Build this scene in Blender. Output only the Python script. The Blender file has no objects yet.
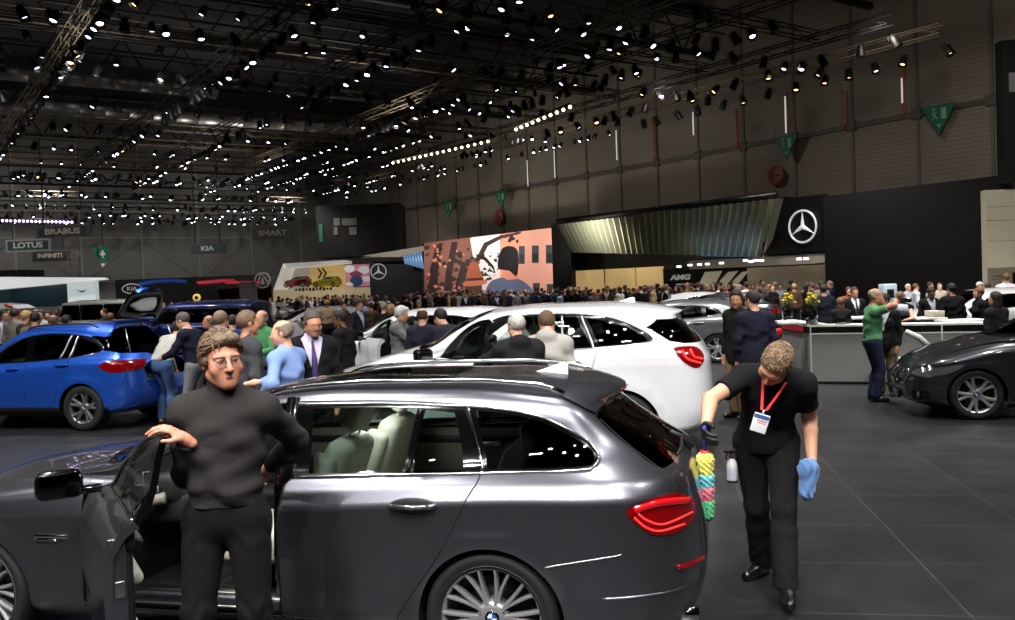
import bpy, bmesh, math, random
import numpy as np
from mathutils import Vector, Matrix, Euler
from mathutils.geometry import delaunay_2d_cdt
PI = math.pi
C = bpy.context.scene.collection
SC = bpy.context.scene
RNG = random.Random(7)

# ------------------------------------------------------------------ camera
FPX, EYE = 880.0, 1.95
PITCH, ROLL = math.radians(1.75), math.radians(2.2)
_f = Vector((0, math.cos(PITCH), -math.sin(PITCH)))
_r0 = Vector((1, 0, 0)); _u0 = Vector((0, math.sin(PITCH), math.cos(PITCH)))
_u = _u0*math.cos(ROLL) + _r0*math.sin(ROLL)
_r = _r0*math.cos(ROLL) - _u0*math.sin(ROLL)
EYEP = Vector((0, 0, EYE))
def sight(x, y):
    return _f + _r*((x-507.5)/FPX) + _u*((310-y)/FPX)
def on_z(x, y, z=0.0):
    d = sight(x, y); return EYEP + d*((z-EYE)/d.z)
def at_y(x, y, Y):
    d = sight(x, y); return EYEP + d*(Y/d.y)
def on_plane(x, y, p0, n):
    d = sight(x, y); return EYEP + d*((Vector(p0)-EYEP).dot(n)/d.dot(n))
cam_d = bpy.data.cameras.new('camera'); cam = bpy.data.objects.new('camera', cam_d); C.objects.link(cam)
m3 = Matrix((_r, _u, -_f)).transposed()
cam.matrix_world = Matrix.Translation(EYEP) @ m3.to_4x4()
cam_d.sensor_width = 36; cam_d.lens = FPX/1015*36; cam_d.clip_end = 400; cam_d.clip_start = 0.05
SC.camera = cam

# ------------------------------------------------------------------ materials
def lin(c):
    if isinstance(c, str):
        c = tuple(int(c[i:i+2], 16) for i in (0, 2, 4))
    return tuple((v/255/12.92 if v/255 <= .04045 else ((v/255+.055)/1.055)**2.4) for v in c)
_mats = {}
def mat(name, col=(128,128,128), rough=.5, metal=0., coat=0., spec=.5, emit=0., noise=0., nscale=20., bump=0., bscale=60., sheen=0., coat_rough=.03):
    if name in _mats: return _mats[name]
    m = bpy.data.materials.new(name); m.use_nodes = True; nt = m.node_tree; b = nt.nodes['Principled BSDF']
    c = lin(col); b.inputs['Base Color'].default_value = (*c, 1)
    b.inputs['Roughness'].default_value = rough; b.inputs['Metallic'].default_value = metal
    b.inputs['Coat Weight'].default_value = coat; b.inputs['Coat Roughness'].default_value = coat_rough
    b.inputs['Specular IOR Level'].default_value = spec
    if sheen: b.inputs['Sheen Weight'].default_value = sheen
    if emit:
        b.inputs['Emission Color'].default_value = (*c, 1); b.inputs['Emission Strength'].default_value = emit
        m.cycles.emission_sampling = 'NONE'
    if noise or bump:
        tc = nt.nodes.new('ShaderNodeTexCoord')
    if noise:
        n = nt.nodes.new('ShaderNodeTexNoise'); n.inputs['Scale'].default_value = nscale; n.inputs['Detail'].default_value = 4
        nt.links.new(tc.outputs['Object'], n.inputs['Vector'])
        r = nt.nodes.new('ShaderNodeMapRange'); r.inputs[1].default_value = .3; r.inputs[2].default_value = .7
        r.inputs[3].default_value = 1-noise; r.inputs[4].default_value = 1+noise
        nt.links.new(n.outputs['Fac'], r.inputs[0])
        mx = nt.nodes.new('ShaderNodeVectorMath'); mx.operation = 'SCALE'; mx.inputs[0].default_value = c
        nt.links.new(r.outputs[0], mx.inputs['Scale']); nt.links.new(mx.outputs[0], b.inputs['Base Color'])
    if bump:
        n2 = nt.nodes.new('ShaderNodeTexNoise'); n2.inputs['Scale'].default_value = bscale; n2.inputs['Detail'].default_value = 3
        nt.links.new(tc.outputs['Object'], n2.inputs['Vector'])
        bp = nt.nodes.new('ShaderNodeBump'); bp.inputs['Strength'].default_value = bump; bp.inputs['Distance'].default_value = .01
        nt.links.new(n2.outputs['Fac'], bp.inputs['Height']); nt.links.new(bp.outputs[0], b.inputs['Normal'])
    _mats[name] = m; return m
def glass_mat(name, tint=(150,165,160), through=.6, ior=1.5):
    if name in _mats: return _mats[name]
    m = bpy.data.materials.new(name); m.use_nodes = True; nt = m.node_tree; nt.nodes.clear()
    o = nt.nodes.new('ShaderNodeOutputMaterial'); g = nt.nodes.new('ShaderNodeBsdfGlossy'); t = nt.nodes.new('ShaderNodeBsdfTransparent')
    c = lin(tint); t.inputs[0].default_value = (c[0]*through, c[1]*through, c[2]*through, 1)
    g.inputs['Roughness'].default_value = .01
    fr = nt.nodes.new('ShaderNodeFresnel'); fr.inputs['IOR'].default_value = ior
    mx = nt.nodes.new('ShaderNodeMixShader')
    nt.links.new(fr.outputs[0], mx.inputs[0]); nt.links.new(t.outputs[0], mx.inputs[1]); nt.links.new(g.outputs[0], mx.inputs[2])
    nt.links.new(mx.outputs[0], o.inputs[0]); _mats[name] = m; return m
def paint(name, col, metal=.55, rough=.32):
    return mat(name, col, rough, metal, 1.0, .5)

# ------------------------------------------------------------------ objects
def tag(o, label=None, cat=None, group=None, kind=None):
    if label: o['label'] = label
    if cat: o['category'] = cat
    if group: o['group'] = group
    if kind: o['kind'] = kind
    return o
def thing(name, label, cat, loc=(0,0,0), rz=0., group=None):
    o = bpy.data.objects.new(name, None); C.objects.link(o); o.empty_display_size = .1
    o.location = loc; o.rotation_euler = (0, 0, rz); return tag(o, label, cat, group)
def put(name, me, m=None, parent=None, loc=None, rot=None):
    o = bpy.data.objects.new(name, me); C.objects.link(o)
    if m is not None and not me.materials: me.materials.append(m)
    if parent: o.parent = parent
    if loc is not None: o.location = loc
    if rot is not None: o.rotation_euler = rot
    return o
def me_from(verts, faces, smooth=False, name='m'):
    me = bpy.data.meshes.new(name); me.from_pydata([tuple(v) for v in verts], [], [tuple(f) for f in faces]); me.update()
    if smooth: me.shade_smooth()
    return me
class MB:
    """collects shapes of ONE part"""
    def __init__(s): s.v = []; s.f = []; s.sm = []
    def add(s, vs, fs, smooth=False, M=None):
        b = len(s.v)
        s.v += [tuple(M @ Vector(v)) if M is not None else tuple(v) for v in vs]
        s.f += [tuple(i+b for i in f) for f in fs]; s.sm += [smooth]*len(fs); return s
    def box(s, c, d, M=None, taper=None):
        x, y, z = d[0]/2, d[1]/2, d[2]/2; tx, ty = taper or (1, 1)
        vs = [(-x,-y,-z),(x,-y,-z),(x,y,-z),(-x,y,-z),(-x*tx,-y*ty,z),(x*tx,-y*ty,z),(x*tx,y*ty,z),(-x*tx,y*ty,z)]
        vs = [(a+c[0], b+c[1], e+c[2]) for a, b, e in vs]
        return s.add(vs, [(3,2,1,0),(4,5,6,7),(0,1,5,4),(1,2,6,5),(2,3,7,6),(3,0,4,7)], False, M)
    def rbox(s, c, d, r=.01, M=None, seg=3):
        bm = bmesh.new(); bmesh.ops.create_cube(bm, size=1)
        for v in bm.verts: v.co = Vector((v.co.x*d[0]+c[0], v.co.y*d[1]+c[1], v.co.z*d[2]+c[2]))
        bmesh.ops.bevel(bm, geom=bm.edges[:], offset=min(r, min(d)*.49), segments=seg, profile=.5, affect='EDGES')
        bm.verts.index_update(); s.add([v.co[:] for v in bm.verts], [[v.index for v in f.verts] for f in bm.faces], True, M); bm.free(); return s
    def tube(s, pts, r, n=8, close=False, cap=True, M=None):
        pts = [Vector(p) for p in pts]; N = len(pts); rr = r if hasattr(r, '__len__') else [r]*N
        vs = []; prev = None
        for i, p in enumerate(pts):
            a = pts[(i-1) % N] if (i or close) else p; b = pts[(i+1) % N] if (i < N-1 or close) else p
            t = (b-a)
            t = t.normalized() if t.length > 1e-9 else Vector((0, 0, 1))
            if prev is None:
                e = t.cross(Vector((0, 0, 1)))
                if e.length < .05: e = t.cross(Vector((1, 0, 0)))
            else:
                e = prev - t*prev.dot(t)
                if e.length < 1e-6: e = t.orthogonal()
            e.normalize(); prev = e; g = t.cross(e)
            vs += [p + (e*math.cos(2*PI*k/n) + g*math.sin(2*PI*k/n))*rr[i] for k in range(n)]
        fs = []
        for i in range(N if close else N-1):
            j = (i+1) % N
            fs += [(i*n+k, i*n+(k+1) % n, j*n+(k+1) % n, j*n+k) for k in range(n)]
        if cap and not close: fs += [tuple(range(n))[::-1], tuple((N-1)*n+k for k in range(n))]
        return s.add(vs, fs, True, M)
    def lathe(s, prof, n=32, M=None, smooth=True):
        """prof: list of (radius, height) about z"""
        vs = []; fs = []
        for r, z in prof: vs += [(r*math.cos(2*PI*k/n), r*math.sin(2*PI*k/n), z) for k in range(n)]
        for i in range(len(prof)-1): fs += [(i*n+k, i*n+(k+1) % n, (i+1)*n+(k+1) % n, (i+1)*n+k) for k in range(n)]
        return s.add(vs, fs, smooth, M)
    def prism(s, pts, h, M=None):
        """polygon (x,y) extruded along z from 0 to h"""
        n = len(pts); vs = [(p[0], p[1], 0) for p in pts] + [(p[0], p[1], h) for p in pts]
        return s.add(vs, [tuple(range(n))[::-1], tuple(range(n, 2*n))] + [(i, (i+1) % n, n+(i+1) % n, n+i) for i in range(n)], False, M)
    def sphere(s, c, r, n=12, M=None):
        rx, ry, rz = r if hasattr(r, '__len__') else (r, r, r); m = max(6, n//2+2); vs = []; fs = []
        for i in range(m+1):
            a = PI*i/m
            vs += [(c[0]+rx*math.sin(a)*math.cos(2*PI*k/n), c[1]+ry*math.sin(a)*math.sin(2*PI*k/n), c[2]+rz*math.cos(a)) for k in range(n)]
        for i in range(m): fs += [(i*n+k, (i+1)*n+k, (i+1)*n+(k+1) % n, i*n+(k+1) % n) for k in range(n)]
        return s.add(vs, fs, True, M)
    def mesh(s, name='m', weld=True):
        me = bpy.data.meshes.new(name); me.from_pydata(s.v, [], s.f); me.update()
        me.polygons.foreach_set('use_smooth', s.sm)
        bm = bmesh.new(); bm.from_mesh(me)
        if weld: bmesh.ops.remove_doubles(bm, verts=bm.verts, dist=1e-6)
        bmesh.ops.dissolve_degenerate(bm, edges=bm.edges, dist=1e-7)
        bmesh.ops.recalc_face_normals(bm, faces=bm.faces); bm.to_mesh(me); bm.free(); return me
    def build(s, name, m, parent=None, loc=None, rot=None):
        return put(name, s.mesh(name), m, parent, loc, rot)
def kids(o): return o.children
def copy_tree(o, parent=None, cut=()):
    c = o.copy(); C.objects.link(c)
    if parent is not None: c.parent = parent
    for ch in list(o.children):
        if ch.name.split('.')[0] in cut: continue
        copy_tree(ch, c, cut)
    return c
def basis(o, xa, ya, za):
    M = Matrix.Identity(4)
    for i, a in enumerate((xa, ya, za)):
        for k in range(3): M[k][i] = a[k]
    for k in range(3): M[k][3] = o[k]
    return M
def smoothpoly(pts, n=6, closed=True):
    """Catmull-Rom through 2-D or 3-D points; a point given twice stays a corner"""
    P = [np.array(p, float) for p in pts]; N = len(P); out = []
    for i in range(N if closed else N-1):
        p0, p1, p2, p3 = (P[(i-1) % N] if closed or i else P[i]), P[i], P[(i+1) % N], (P[(i+2) % N] if closed or i+2 < N else P[(i+1) % N])
        if np.linalg.norm(p2-p1) < 1e-9: continue
        if np.linalg.norm(p1-p0) < 1e-9: p0 = p1
        if np.linalg.norm(p3-p2) < 1e-9: p3 = p2
        for k in range(n):
            t = k/n
            m1 = (p2-p0)/2; m2 = (p3-p1)/2
            out.append((2*t**3-3*t*t+1)*p1 + (t**3-2*t*t+t)*m1 + (-2*t**3+3*t*t)*p2 + (t**3-t*t)*m2)
    if not closed: out.append(P[-1])
    return out
def text_mesh(s, size, depth=.004, spacing=1.0, bold=0.0):
    cu = bpy.data.curves.new('t', 'FONT'); cu.body = s; cu.size = size; cu.extrude = depth; cu.align_x = 'CENTER'; cu.align_y = 'CENTER'
    cu.space_character = spacing; cu.offset = bold
    o = bpy.data.objects.new('t', cu); C.objects.link(o)
    bpy.context.view_layer.update()
    me = bpy.data.meshes.new_from_object(o.evaluated_get(bpy.context.evaluated_depsgraph_get()))
    bpy.data.objects.remove(o); return me
# ------------------------------------------------------------------ car bodies: a net of feature lines, skinned and cut along outlines
def pchip(xs, ys, q):
    xs = np.asarray(xs, float); ys = np.asarray(ys, float); q = np.asarray(q, float)
    if len(xs) == 1: return np.full_like(q, ys[0])
    h = np.diff(xs); d = np.diff(ys)/h; n = len(xs); m = np.zeros(n)
    if n == 2: m[:] = d[0]
    else:
        for i in range(1, n-1):
            if d[i-1]*d[i] > 0:
                w1 = 2*h[i]+h[i-1]; w2 = h[i]+2*h[i-1]; m[i] = (w1+w2)/(w1/d[i-1]+w2/d[i])
        m[0] = d[0]; m[-1] = d[-1]
    qc = np.clip(q, xs[0], xs[-1]); i = np.clip(np.searchsorted(xs, qc)-1, 0, n-2); t = (qc-xs[i])/h[i]
    return (2*t**3-3*t*t+1)*ys[i]+(t**3-2*t*t+t)*h[i]*m[i]+(-2*t**3+3*t*t)*ys[i+1]+(t**3-t*t)*h[i]*m[i+1]
def inpoly(poly, P):
    x, y = P[:, 0], P[:, 1]; ins = np.zeros(len(P), bool); n = len(poly)
    for i in range(n):
        x1, y1 = poly[i]; x2, y2 = poly[(i+1) % n]
        if y1 == y2: continue
        c = ((y1 > y) != (y2 > y)) & (x < (x2-x1)*(y-y1)/(y2-y1)+x1); ins ^= c
    return ins
def densify(pts, step, closed=True):
    out = []; N = len(pts)
    for i in range(N if closed else N-1):
        a = np.array(pts[i], float); b = np.array(pts[(i+1) % N], float); k = max(1, int(np.linalg.norm(b-a)/step))
        out += [a+(b-a)*j/k for j in range(k)]
    if not closed: out.append(np.array(pts[-1], float))
    return out
class Skin:
    def __init__(s, lines, xA, xB, nf=3.2, nr=3.5, breaks=(), arches=(), a=.2, b=.78):
        s.lines = lines; s.xA, s.xB, s.nf, s.nr, s.a, s.b = xA, xB, nf, nr, a, b; s.arches = arches
        J = len(lines); s.J = J; s.t = np.zeros(J)
        P = s.net(np.array([(a+b)/2]))[0]
        for j in range(1, J): s.t[j] = s.t[j-1] + max(.03, np.linalg.norm(P[j]-P[j-1]))
        s.Lt = s.t[-1]; s.t /= s.Lt; s.breaks = set(breaks); s.grid = None; s.sg = 1.0
        if s.normals(np.array([.5]), np.array([s.t[3]]))[0][1] < 0: s.sg = -1.0
        s.Ls = (xA-lines[3]['xf'])+.9+(xB-xA)+(lines[3]['xr']-xB)+.9
    def net(s, q):
        q = np.clip(np.asarray(q, float), 0, 1); out = np.zeros((len(q), s.J, 3))
        F = q < s.a; R = q > s.b; thf = (1-np.clip(q/s.a, 0, 1))*PI/2; thr = np.clip((q-s.b)/(1-s.b), 0, 1)*PI/2
        xif = np.sin(thf)**(2/s.nf); etf = np.clip(np.cos(thf), 0, 1)**(2/s.nf); xir = np.sin(thr)**(2/s.nr); etr = np.clip(np.cos(thr), 0, 1)**(2/s.nr)
        xm = s.xA+(s.xB-s.xA)*(q-s.a)/(s.b-s.a)
        for j, L in enumerate(s.lines):
            x = np.where(F, s.xA-(s.xA-L['xf'])*xif, np.where(R, s.xB+(L['xr']-s.xB)*xir, xm))
            y = pchip(*zip(*L['y']), x)*np.where(F, etf, np.where(R, etr, 1.))
            out[:, j, 0] = x; out[:, j, 1] = y; out[:, j, 2] = pchip(*zip(*L['z']), x)
        return out
    def S(s, q, t):
        N = s.net(q); t = np.clip(np.asarray(t, float), 0, 1); T = s.t; j = np.clip(np.searchsorted(T, t, 'right')-1, 0, s.J-2)
        r = np.arange(len(t)); P1 = N[r, j]; P2 = N[r, j+1]; h = (T[j+1]-T[j]); u = ((t-T[j])/h)[:, None]
        def tan(k, side):   # tangent at line k seen from segment side
            kk = np.clip(k, 0, s.J-1); lo = np.clip(kk-1, 0, s.J-1); hi = np.clip(kk+1, 0, s.J-1)
            brk = np.isin(kk, list(s.breaks)) if s.breaks else np.zeros(len(kk), bool)
            lo = np.where(brk & (side > 0), kk, lo); hi = np.where(brk & (side < 0), kk, hi)
            dl = (T[kk]-T[lo])[:, None]; dh = (T[hi]-T[kk])[:, None]
            sl = (N[r, kk]-N[r, lo])/np.where(dl == 0, 1, dl); sh = (N[r, hi]-N[r, kk])/np.where(dh == 0, 1, dh)
            m = np.where(dl == 0, sh, np.where(dh == 0, sl, (sl*dh+sh*dl)/np.where(dl+dh == 0, 1, dl+dh)))
            return m
        m1 = tan(j, np.ones(len(j))); m2 = tan(j+1, -np.ones(len(j))); h = h[:, None]
        m2 = np.where((j+1 == s.J-1)[:, None], m2*np.array([1, 1, 0]), m2)
        p = (2*u**3-3*u*u+1)*P1+(u**3-2*u*u+u)*h*m1+(-2*u**3+3*u*u)*P2+(u**3-u*u)*h*m2
        for (cx, cz, ra, amp, w) in s.arches:
            d = np.hypot(p[:, 0]-cx, p[:, 2]-cz)-ra
            side = np.clip((p[:, 1]-.55)/.2, 0, 1)*np.clip((cz+ra+.22-p[:, 2])/.20, 0, 1)
            p[:, 1] += amp*np.exp(-(d/w)**2)*side
        p[:, 1] = np.maximum(p[:, 1], 0); return p
    def normals(s, q, t):
        e = 2e-3; q = np.asarray(q); t = np.asarray(t)
        a = s.S(np.minimum(q+e, 1), t)-s.S(np.maximum(q-e, 0), t); b = s.S(q, np.minimum(t+e, 1))-s.S(q, np.maximum(t-e, 0))
        n = np.cross(a, b)*s.sg; l = np.linalg.norm(n, axis=1); n = n/np.maximum(l, 1e-9)[:, None]
        n[l < 1e-8] = (0, 0, 1); return n
    def mk(s):
        if s.grid is None:
            q, t = np.meshgrid(np.linspace(0, 1, 420), np.linspace(0, 1, 150), indexing='ij'); q = q.ravel(); t = t.ravel(); s.grid = (q, t, s.S(q, t))
        return s.grid
    def inv(s, pts, view='side', tlo=0, thi=1):
        q, t, P = s.mk(); ax = {'side': (0, 2), 'rear': (1, 2), 'top': (0, 1)}[view]
        if view == 'side': k = (t < s.t[7]+.02)&(t > 0.0)
        elif view == 'rear': k = (q > s.b)
        elif view == 'front': k = q < s.a
        else: k = t > s.t[6]
        k &= (t >= tlo)&(t <= thi)
        if view == 'side': k &= P[:, 1] > .25
        q, t, P = q[k], t[k], P[k][:, ax]; pts = np.asarray(pts, float)
        qs = np.zeros(len(pts)); ts = np.zeros(len(pts))
        for i, p in enumerate(pts):
            n = np.argmin(((P-p)**2).sum(1)); qs[i], ts[i] = q[n], t[n]
        e = 5e-4
        for _ in range(5):
            b = s.S(qs, ts)[:, ax]; r = pts-b
            Jq = (s.S(qs+e, ts)[:, ax]-s.S(qs-e, ts)[:, ax])/(2*e); Jt = (s.S(qs, ts+e)[:, ax]-s.S(qs, ts-e)[:, ax])/(2*e)
            det = Jq[:, 0]*Jt[:, 1]-Jq[:, 1]*Jt[:, 0]; det = np.where(np.abs(det) < 1e-6, 1e9, det)
            dq = (r[:, 0]*Jt[:, 1]-r[:, 1]*Jt[:, 0])/det; dt = (Jq[:, 0]*r[:, 1]-Jq[:, 1]*r[:, 0])/det
            qs = np.clip(qs+np.clip(dq, -.01, .01), .0, 1); ts = np.clip(ts+np.clip(dt, -.02, .02), 0, 1)
        return np.stack([qs, ts], 1)
    def inv_px(s, pts, MW):
        """(q,t) of the points of the near flank seen along the sight lines of the photograph's points"""
        q, t, P = s.mk(); W = P*np.array([1, -1, 1]); R_ = np.array(MW.to_3x3()); T_ = np.array(MW.translation)
        def pj(X):
            d = X*np.array([1, -1, 1]) @ R_.T+T_-np.array(EYEP); w = d @ np.array(_f)
            return np.stack([507.5+FPX*(d @ np.array(_r))/w, 310-FPX*(d @ np.array(_u))/w], 1), w
        N = s.normals(q, t)
        Nw = N*np.array([1, -1, 1]) @ R_.T; Xw = W @ R_.T+T_; vis = ((np.array(EYEP)-Xw)*Nw).sum(1) > 0
        q, t, P = q[vis], t[vis], P[vis]; px, w = pj(P); out = []
        for p in np.asarray(pts, float):
            d2 = ((px-p)**2).sum(1); n = np.argmin(d2+0*w); out.append((q[n], t[n]))
        qs, ts = np.array(out).T; e = 5e-4
        for _ in range(4):
            r = np.asarray(pts, float)-pj(s.S(qs, ts))[0]
            Jq = (pj(s.S(qs+e, ts))[0]-pj(s.S(qs-e, ts))[0])/(2*e); Jt = (pj(s.S(qs, ts+e))[0]-pj(s.S(qs, ts-e))[0])/(2*e)
            det = Jq[:, 0]*Jt[:, 1]-Jq[:, 1]*Jt[:, 0]; det = np.where(np.abs(det) < 1, 1e9, det)
            qs = np.clip(qs+np.clip((r[:, 0]*Jt[:, 1]-r[:, 1]*Jt[:, 0])/det, -.005, .005), 0, 1); ts = np.clip(ts+np.clip((Jq[:, 0]*r[:, 1]-Jq[:, 1]*r[:, 0])/det, -.01, .01), 0, 1)
        return np.stack([qs, ts], 1)
    def cut(s, outlines, step=.05, grid_q=None):
        """outlines: {name: (n,2) array in (q,t)}; returns param points, triangles, and for each outline the mask of triangles inside"""
        A = np.array([s.Ls, s.Lt]); V = []; E = []
        for nm, o in outlines.items():
            o = np.clip(o, 0, 1); b = len(V); V += [tuple(p) for p in o*A]; E += [(b+i, b+(i+1) % len(o)) for i in range(len(o))]
        nq = int(s.Ls/step); nt = int(s.Lt/step)
        Q, T = np.meshgrid(np.linspace(0, 1, nq+1), np.unique(np.concatenate([np.linspace(0, 1, nt+1)])), indexing='ij')
        G = np.stack([Q.ravel()*s.Ls, T.ravel()*s.Lt], 1); V += [tuple(p) for p in G]
        base = len(V)
        for j in s.breaks:   # hard feature lines are edges of the mesh
            qq = np.linspace(0, 1, nq+1); V += [(a*s.Ls, s.t[j]*s.Lt) for a in qq]; E += [(base+i, base+i+1) for i in range(nq)]; base += nq+1
        v, _, f, _, _, _ = delaunay_2d_cdt([Vector(p) for p in V], E, [], 0, 1e-6)
        P = np.array([(p.x, p.y) for p in v])/A; Fc = np.array([tuple(x) for x in f if len(x) == 3]); cen = P[Fc].mean(1)
        return P, Fc, {k: inpoly(o, cen) for k, o in outlines.items()}
    def sheet(s, P, F, sides=(1, -1), lift=0., name='m', thick=0.):
        """a mesh of the triangles F on the near (-y) and/or far (+y) flank"""
        u, inv = np.unique(F, return_inverse=True); F2 = inv.reshape(F.shape); q, t = P[u, 0], P[u, 1]
        X = s.S(q, t); N = s.normals(q, t)
        X = X+N*lift; vs = []; fs = []; ns = []
        for sd in sides:
            b = len(vs); m = np.array([1, sd, 1]); Xs = X*m; Ns = N*m; vs += [tuple(a) for a in Xs]; ns += [tuple(a) for a in Ns]
            fn = np.cross(Xs[F2[:, 1]]-Xs[F2[:, 0]], Xs[F2[:, 2]]-Xs[F2[:, 0]]); fl = (fn*Ns[F2].sum(1)).sum(1) < 0
            mp = np.arange(len(Xs))+b
            if sd == sides[0]: first = mp
            elif not thick: mp = np.where(np.abs(Xs[:, 1]) < 1e-5, first, mp)      # the two flanks share the vertices on the middle line
            fs += [tuple(int(mp[i]) for i in (f[::-1] if z else f)) for f, z in zip(F2, fl)]
            if thick:      # an inner skin and a rim close the panel
                n0 = len(Xs); Xi = Xs-Ns*thick; vs += [tuple(a) for a in Xi]; ns += [tuple(-a) for a in Ns]
                ff = fs[-len(F2):]; fs += [tuple(i+n0 for i in f[::-1]) for f in ff]; cnt = {}
                for f in ff:
                    for i in range(3): cnt.setdefault(tuple(sorted((f[i], f[(i+1) % 3]))), []).append((f[i], f[(i+1) % 3]))
                for e in cnt.values():
                    if len(e) == 1:
                        i, j = e[0]; k = len(vs); A, B = np.array(vs[i]), np.array(vs[j]); Ai, Bi = np.array(vs[i+n0]), np.array(vs[j+n0])
                        nn = np.cross(B-A, A-Ai); nn = nn/max(np.linalg.norm(nn), 1e-9); vs += [tuple(A), tuple(Ai), tuple(Bi), tuple(B)]; ns += [tuple(nn)]*4; fs.append((k, k+1, k+2, k+3))
        me = bpy.data.meshes.new(name); me.from_pydata(vs, [], fs); me.update(); me.shade_smooth()
        me.normals_split_custom_set_from_vertices([Vector(n) for n in ns]); return me
    def line(s, o, side=-1, lift=0.):
        X = s.S(o[:, 0], o[:, 1])+s.normals(o[:, 0], o[:, 1])*lift; return [Vector((p[0], p[1]*side, p[2])) for p in X]

def make_lines(p):
    """feature lines of a road car from its side-view and plan measures (p: dict)"""
    hw, wb, fo, ro = p['hw'], p['wb'], p['fo'], p['ro']; nose, tail = -fo, wb+ro; g = p['clear']
    L = []
    def add(y, z, xf, xr): L.append(dict(y=y, z=z, xf=xf, xr=xr))
    add([(0, hw*.88)], [(nose, g+.02), (0, g), (wb, g), (tail, g+p.get('tail_up', .06))], nose+.16, tail-.14)
    add([(0, hw*.965)], [(nose, g+.07), (0, g+.07), (wb, g+.07), (tail, g+.07+p.get('tail_up', .06))], nose+.05, tail-.05)
    add([(0, hw*.985)], [(nose, .44), (.6, .44), (wb-.6, .44), (tail, .47)], nose+.0, tail-.0)
    add([(0, hw)], p['z_mid'], nose+.01, tail-.005)
    add([(0, hw*p.get('y_char', .992))], p['z_char'], nose+.05, tail-p.get('char_in', .03))
    add(p.get('y_sho', [(0, hw*.955)]), p['z_sho'], nose+.13, tail-p.get('sho_in', .09))
    add(p['y_belt'], p['z_belt'], nose+.17, tail-p.get('belt_in', .13))
    add(p['y_cant'], p['z_cant'], nose+.20, p['x_cant_r'])
    add(p['y_roof'], p['z_roof'], nose+.22, p['x_roof_r'])
    add([(0, 0.0)], p['z_mid_roof'], nose+.23, p['x_top_r'])
    return L

# --- wheels
def wheel_meshes(R, W, rr, style):
    t = MB(); w = W/2
    prof = [(rr*.97, -w*.92), (rr+.012, -w*.98), (rr+.03, -w), ((R+rr)/2+.01, -w*1.03), (R-.018, -w*.92), (R-.004, -w*.78), (R, -w*.5), (R, w*.5), (R-.004, w*.78), (R-.018, w*.92), ((R+rr)/2, w*1.02), (rr*.97, w*.9)]
    My = Matrix.Rotation(-PI/2, 4, 'X')      # lathe axis z -> y (outer face towards -y is prof z=-w ... axis +y)
    t.lathe([(r, z) for r, z in prof], 48, My)
    rim = MB()
    rim.lathe([(rr+.008, -w*.99), (rr+.010, -w*.90), (rr-.004, -w*.88), (rr-.018, -w*.80), (rr-.028, -w*.3), (rr-.03, w*.8)], 48, My)
    def spoke(a, r0, r1, w0, w1, d0, d1, th=.02, skew=0.):
        ca, sa = math.cos(a), math.sin(a); cb, sb = math.cos(a+skew), math.sin(a+skew)
        n = 6; vs = []
        for i in range(n+1):
            k = i/n; r = r0+(r1-r0)*k; ww = (w0+(w1-w0)*k)/2; y = -(d0+(d1-d0)*k**1.6)
            c, s_ = (ca+(cb-ca)*k), (sa+(sb-sa)*k); l = math.hypot(c, s_); c /= l; s_ /= l; nx, nz = -s_, c
            cx, cz = c*r, s_*r
            vs += [(cx+nx*ww, y+th*.3, cz+nz*ww), (cx+nx*ww*.45, y-th*.35, cz+nz*ww*.45), (cx-nx*ww*.45, y-th*.35, cz-nz*ww*.45), (cx-nx*ww, y+th*.3, cz-nz*ww), (cx-nx*ww, y+th*1.6, cz-nz*ww), (cx+nx*ww, y+th*1.6, cz+nz*ww)]
        fs = []
        for i in range(n):
            for k in range(6): fs.append((i*6+k, i*6+(k+1) % 6, i*6+6+(k+1) % 6, i*6+6+k))
        rim.add(vs, fs, False)
    hub_d = w*.62
    if style == 'multi':
        for k in range(10):
            a = 2*PI*k/10+.1
            spoke(a-.035, .055, rr-.012, .022, .020, hub_d, w*.86, skew=-.11); spoke(a+.035, .055, rr-.012, .022, .020, hub_d, w*.86, skew=.11)
    elif style == 'five':
        for k in range(5):
            a = 2*PI*k/5+PI/2
            spoke(a-.12, .05, rr-.012, .045, .040, hub_d, w*.86, .025, -.10); spoke(a+.12, .05, rr-.012, .045, .040, hub_d, w*.86, .025, .10)
    elif style == 'ten':
        for k in range(10): spoke(2*PI*k/10, .05, rr-.012, .04, .032, hub_d, w*.86, .025)
    rim.lathe([(.001, -hub_d-.012), (.05, -hub_d-.012), (.072, -hub_d-.002), (.085, -hub_d+.02), (.085, 0)], 24, My)
    nuts = MB()
    for k in range(5):
        a = 2*PI*k/5+.5; nuts.lathe([(.001, -hub_d-.001), (.011, -hub_d-.001), (.011, -hub_d+.015)], 8, Matrix.Translation((.056*math.cos(a), -.006, .056*math.sin(a))) @ My)
    disc = MB(); disc.lathe([(.05, -.012), (rr*.72, -.012), (rr*.72, .012), (.05, .012)], 32, My)
    disc.lathe([(rr-.03, w*.6), (.04, w*.6)], 32, My)
    return t.mesh('tyre'), rim.mesh('rim'), nuts.mesh('nut'), disc.mesh('disc')
def roundel_mesh(r):
    """blue and white quartered round badge facing -y; three meshes"""
    My = Matrix.Rotation(-PI/2, 4, 'X'); ring = MB(); ring.lathe([(r*.66, -.001), (r, -.001), (r, .004)], 24, My)
    q = [MB(), MB()]
    for k in range(4):
        pts = [(0, 0)]+[(r*.66*math.cos(PI/2*k+PI/2*i/6), r*.66*math.sin(PI/2*k+PI/2*i/6)) for i in range(7)]
        q[k % 2].add([(x, -.0015, z) for x, z in pts], [tuple(range(8))])
    return ring.mesh('ring'), q[0].mesh('qa'), q[1].mesh('qb')
_wm = {}
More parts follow.
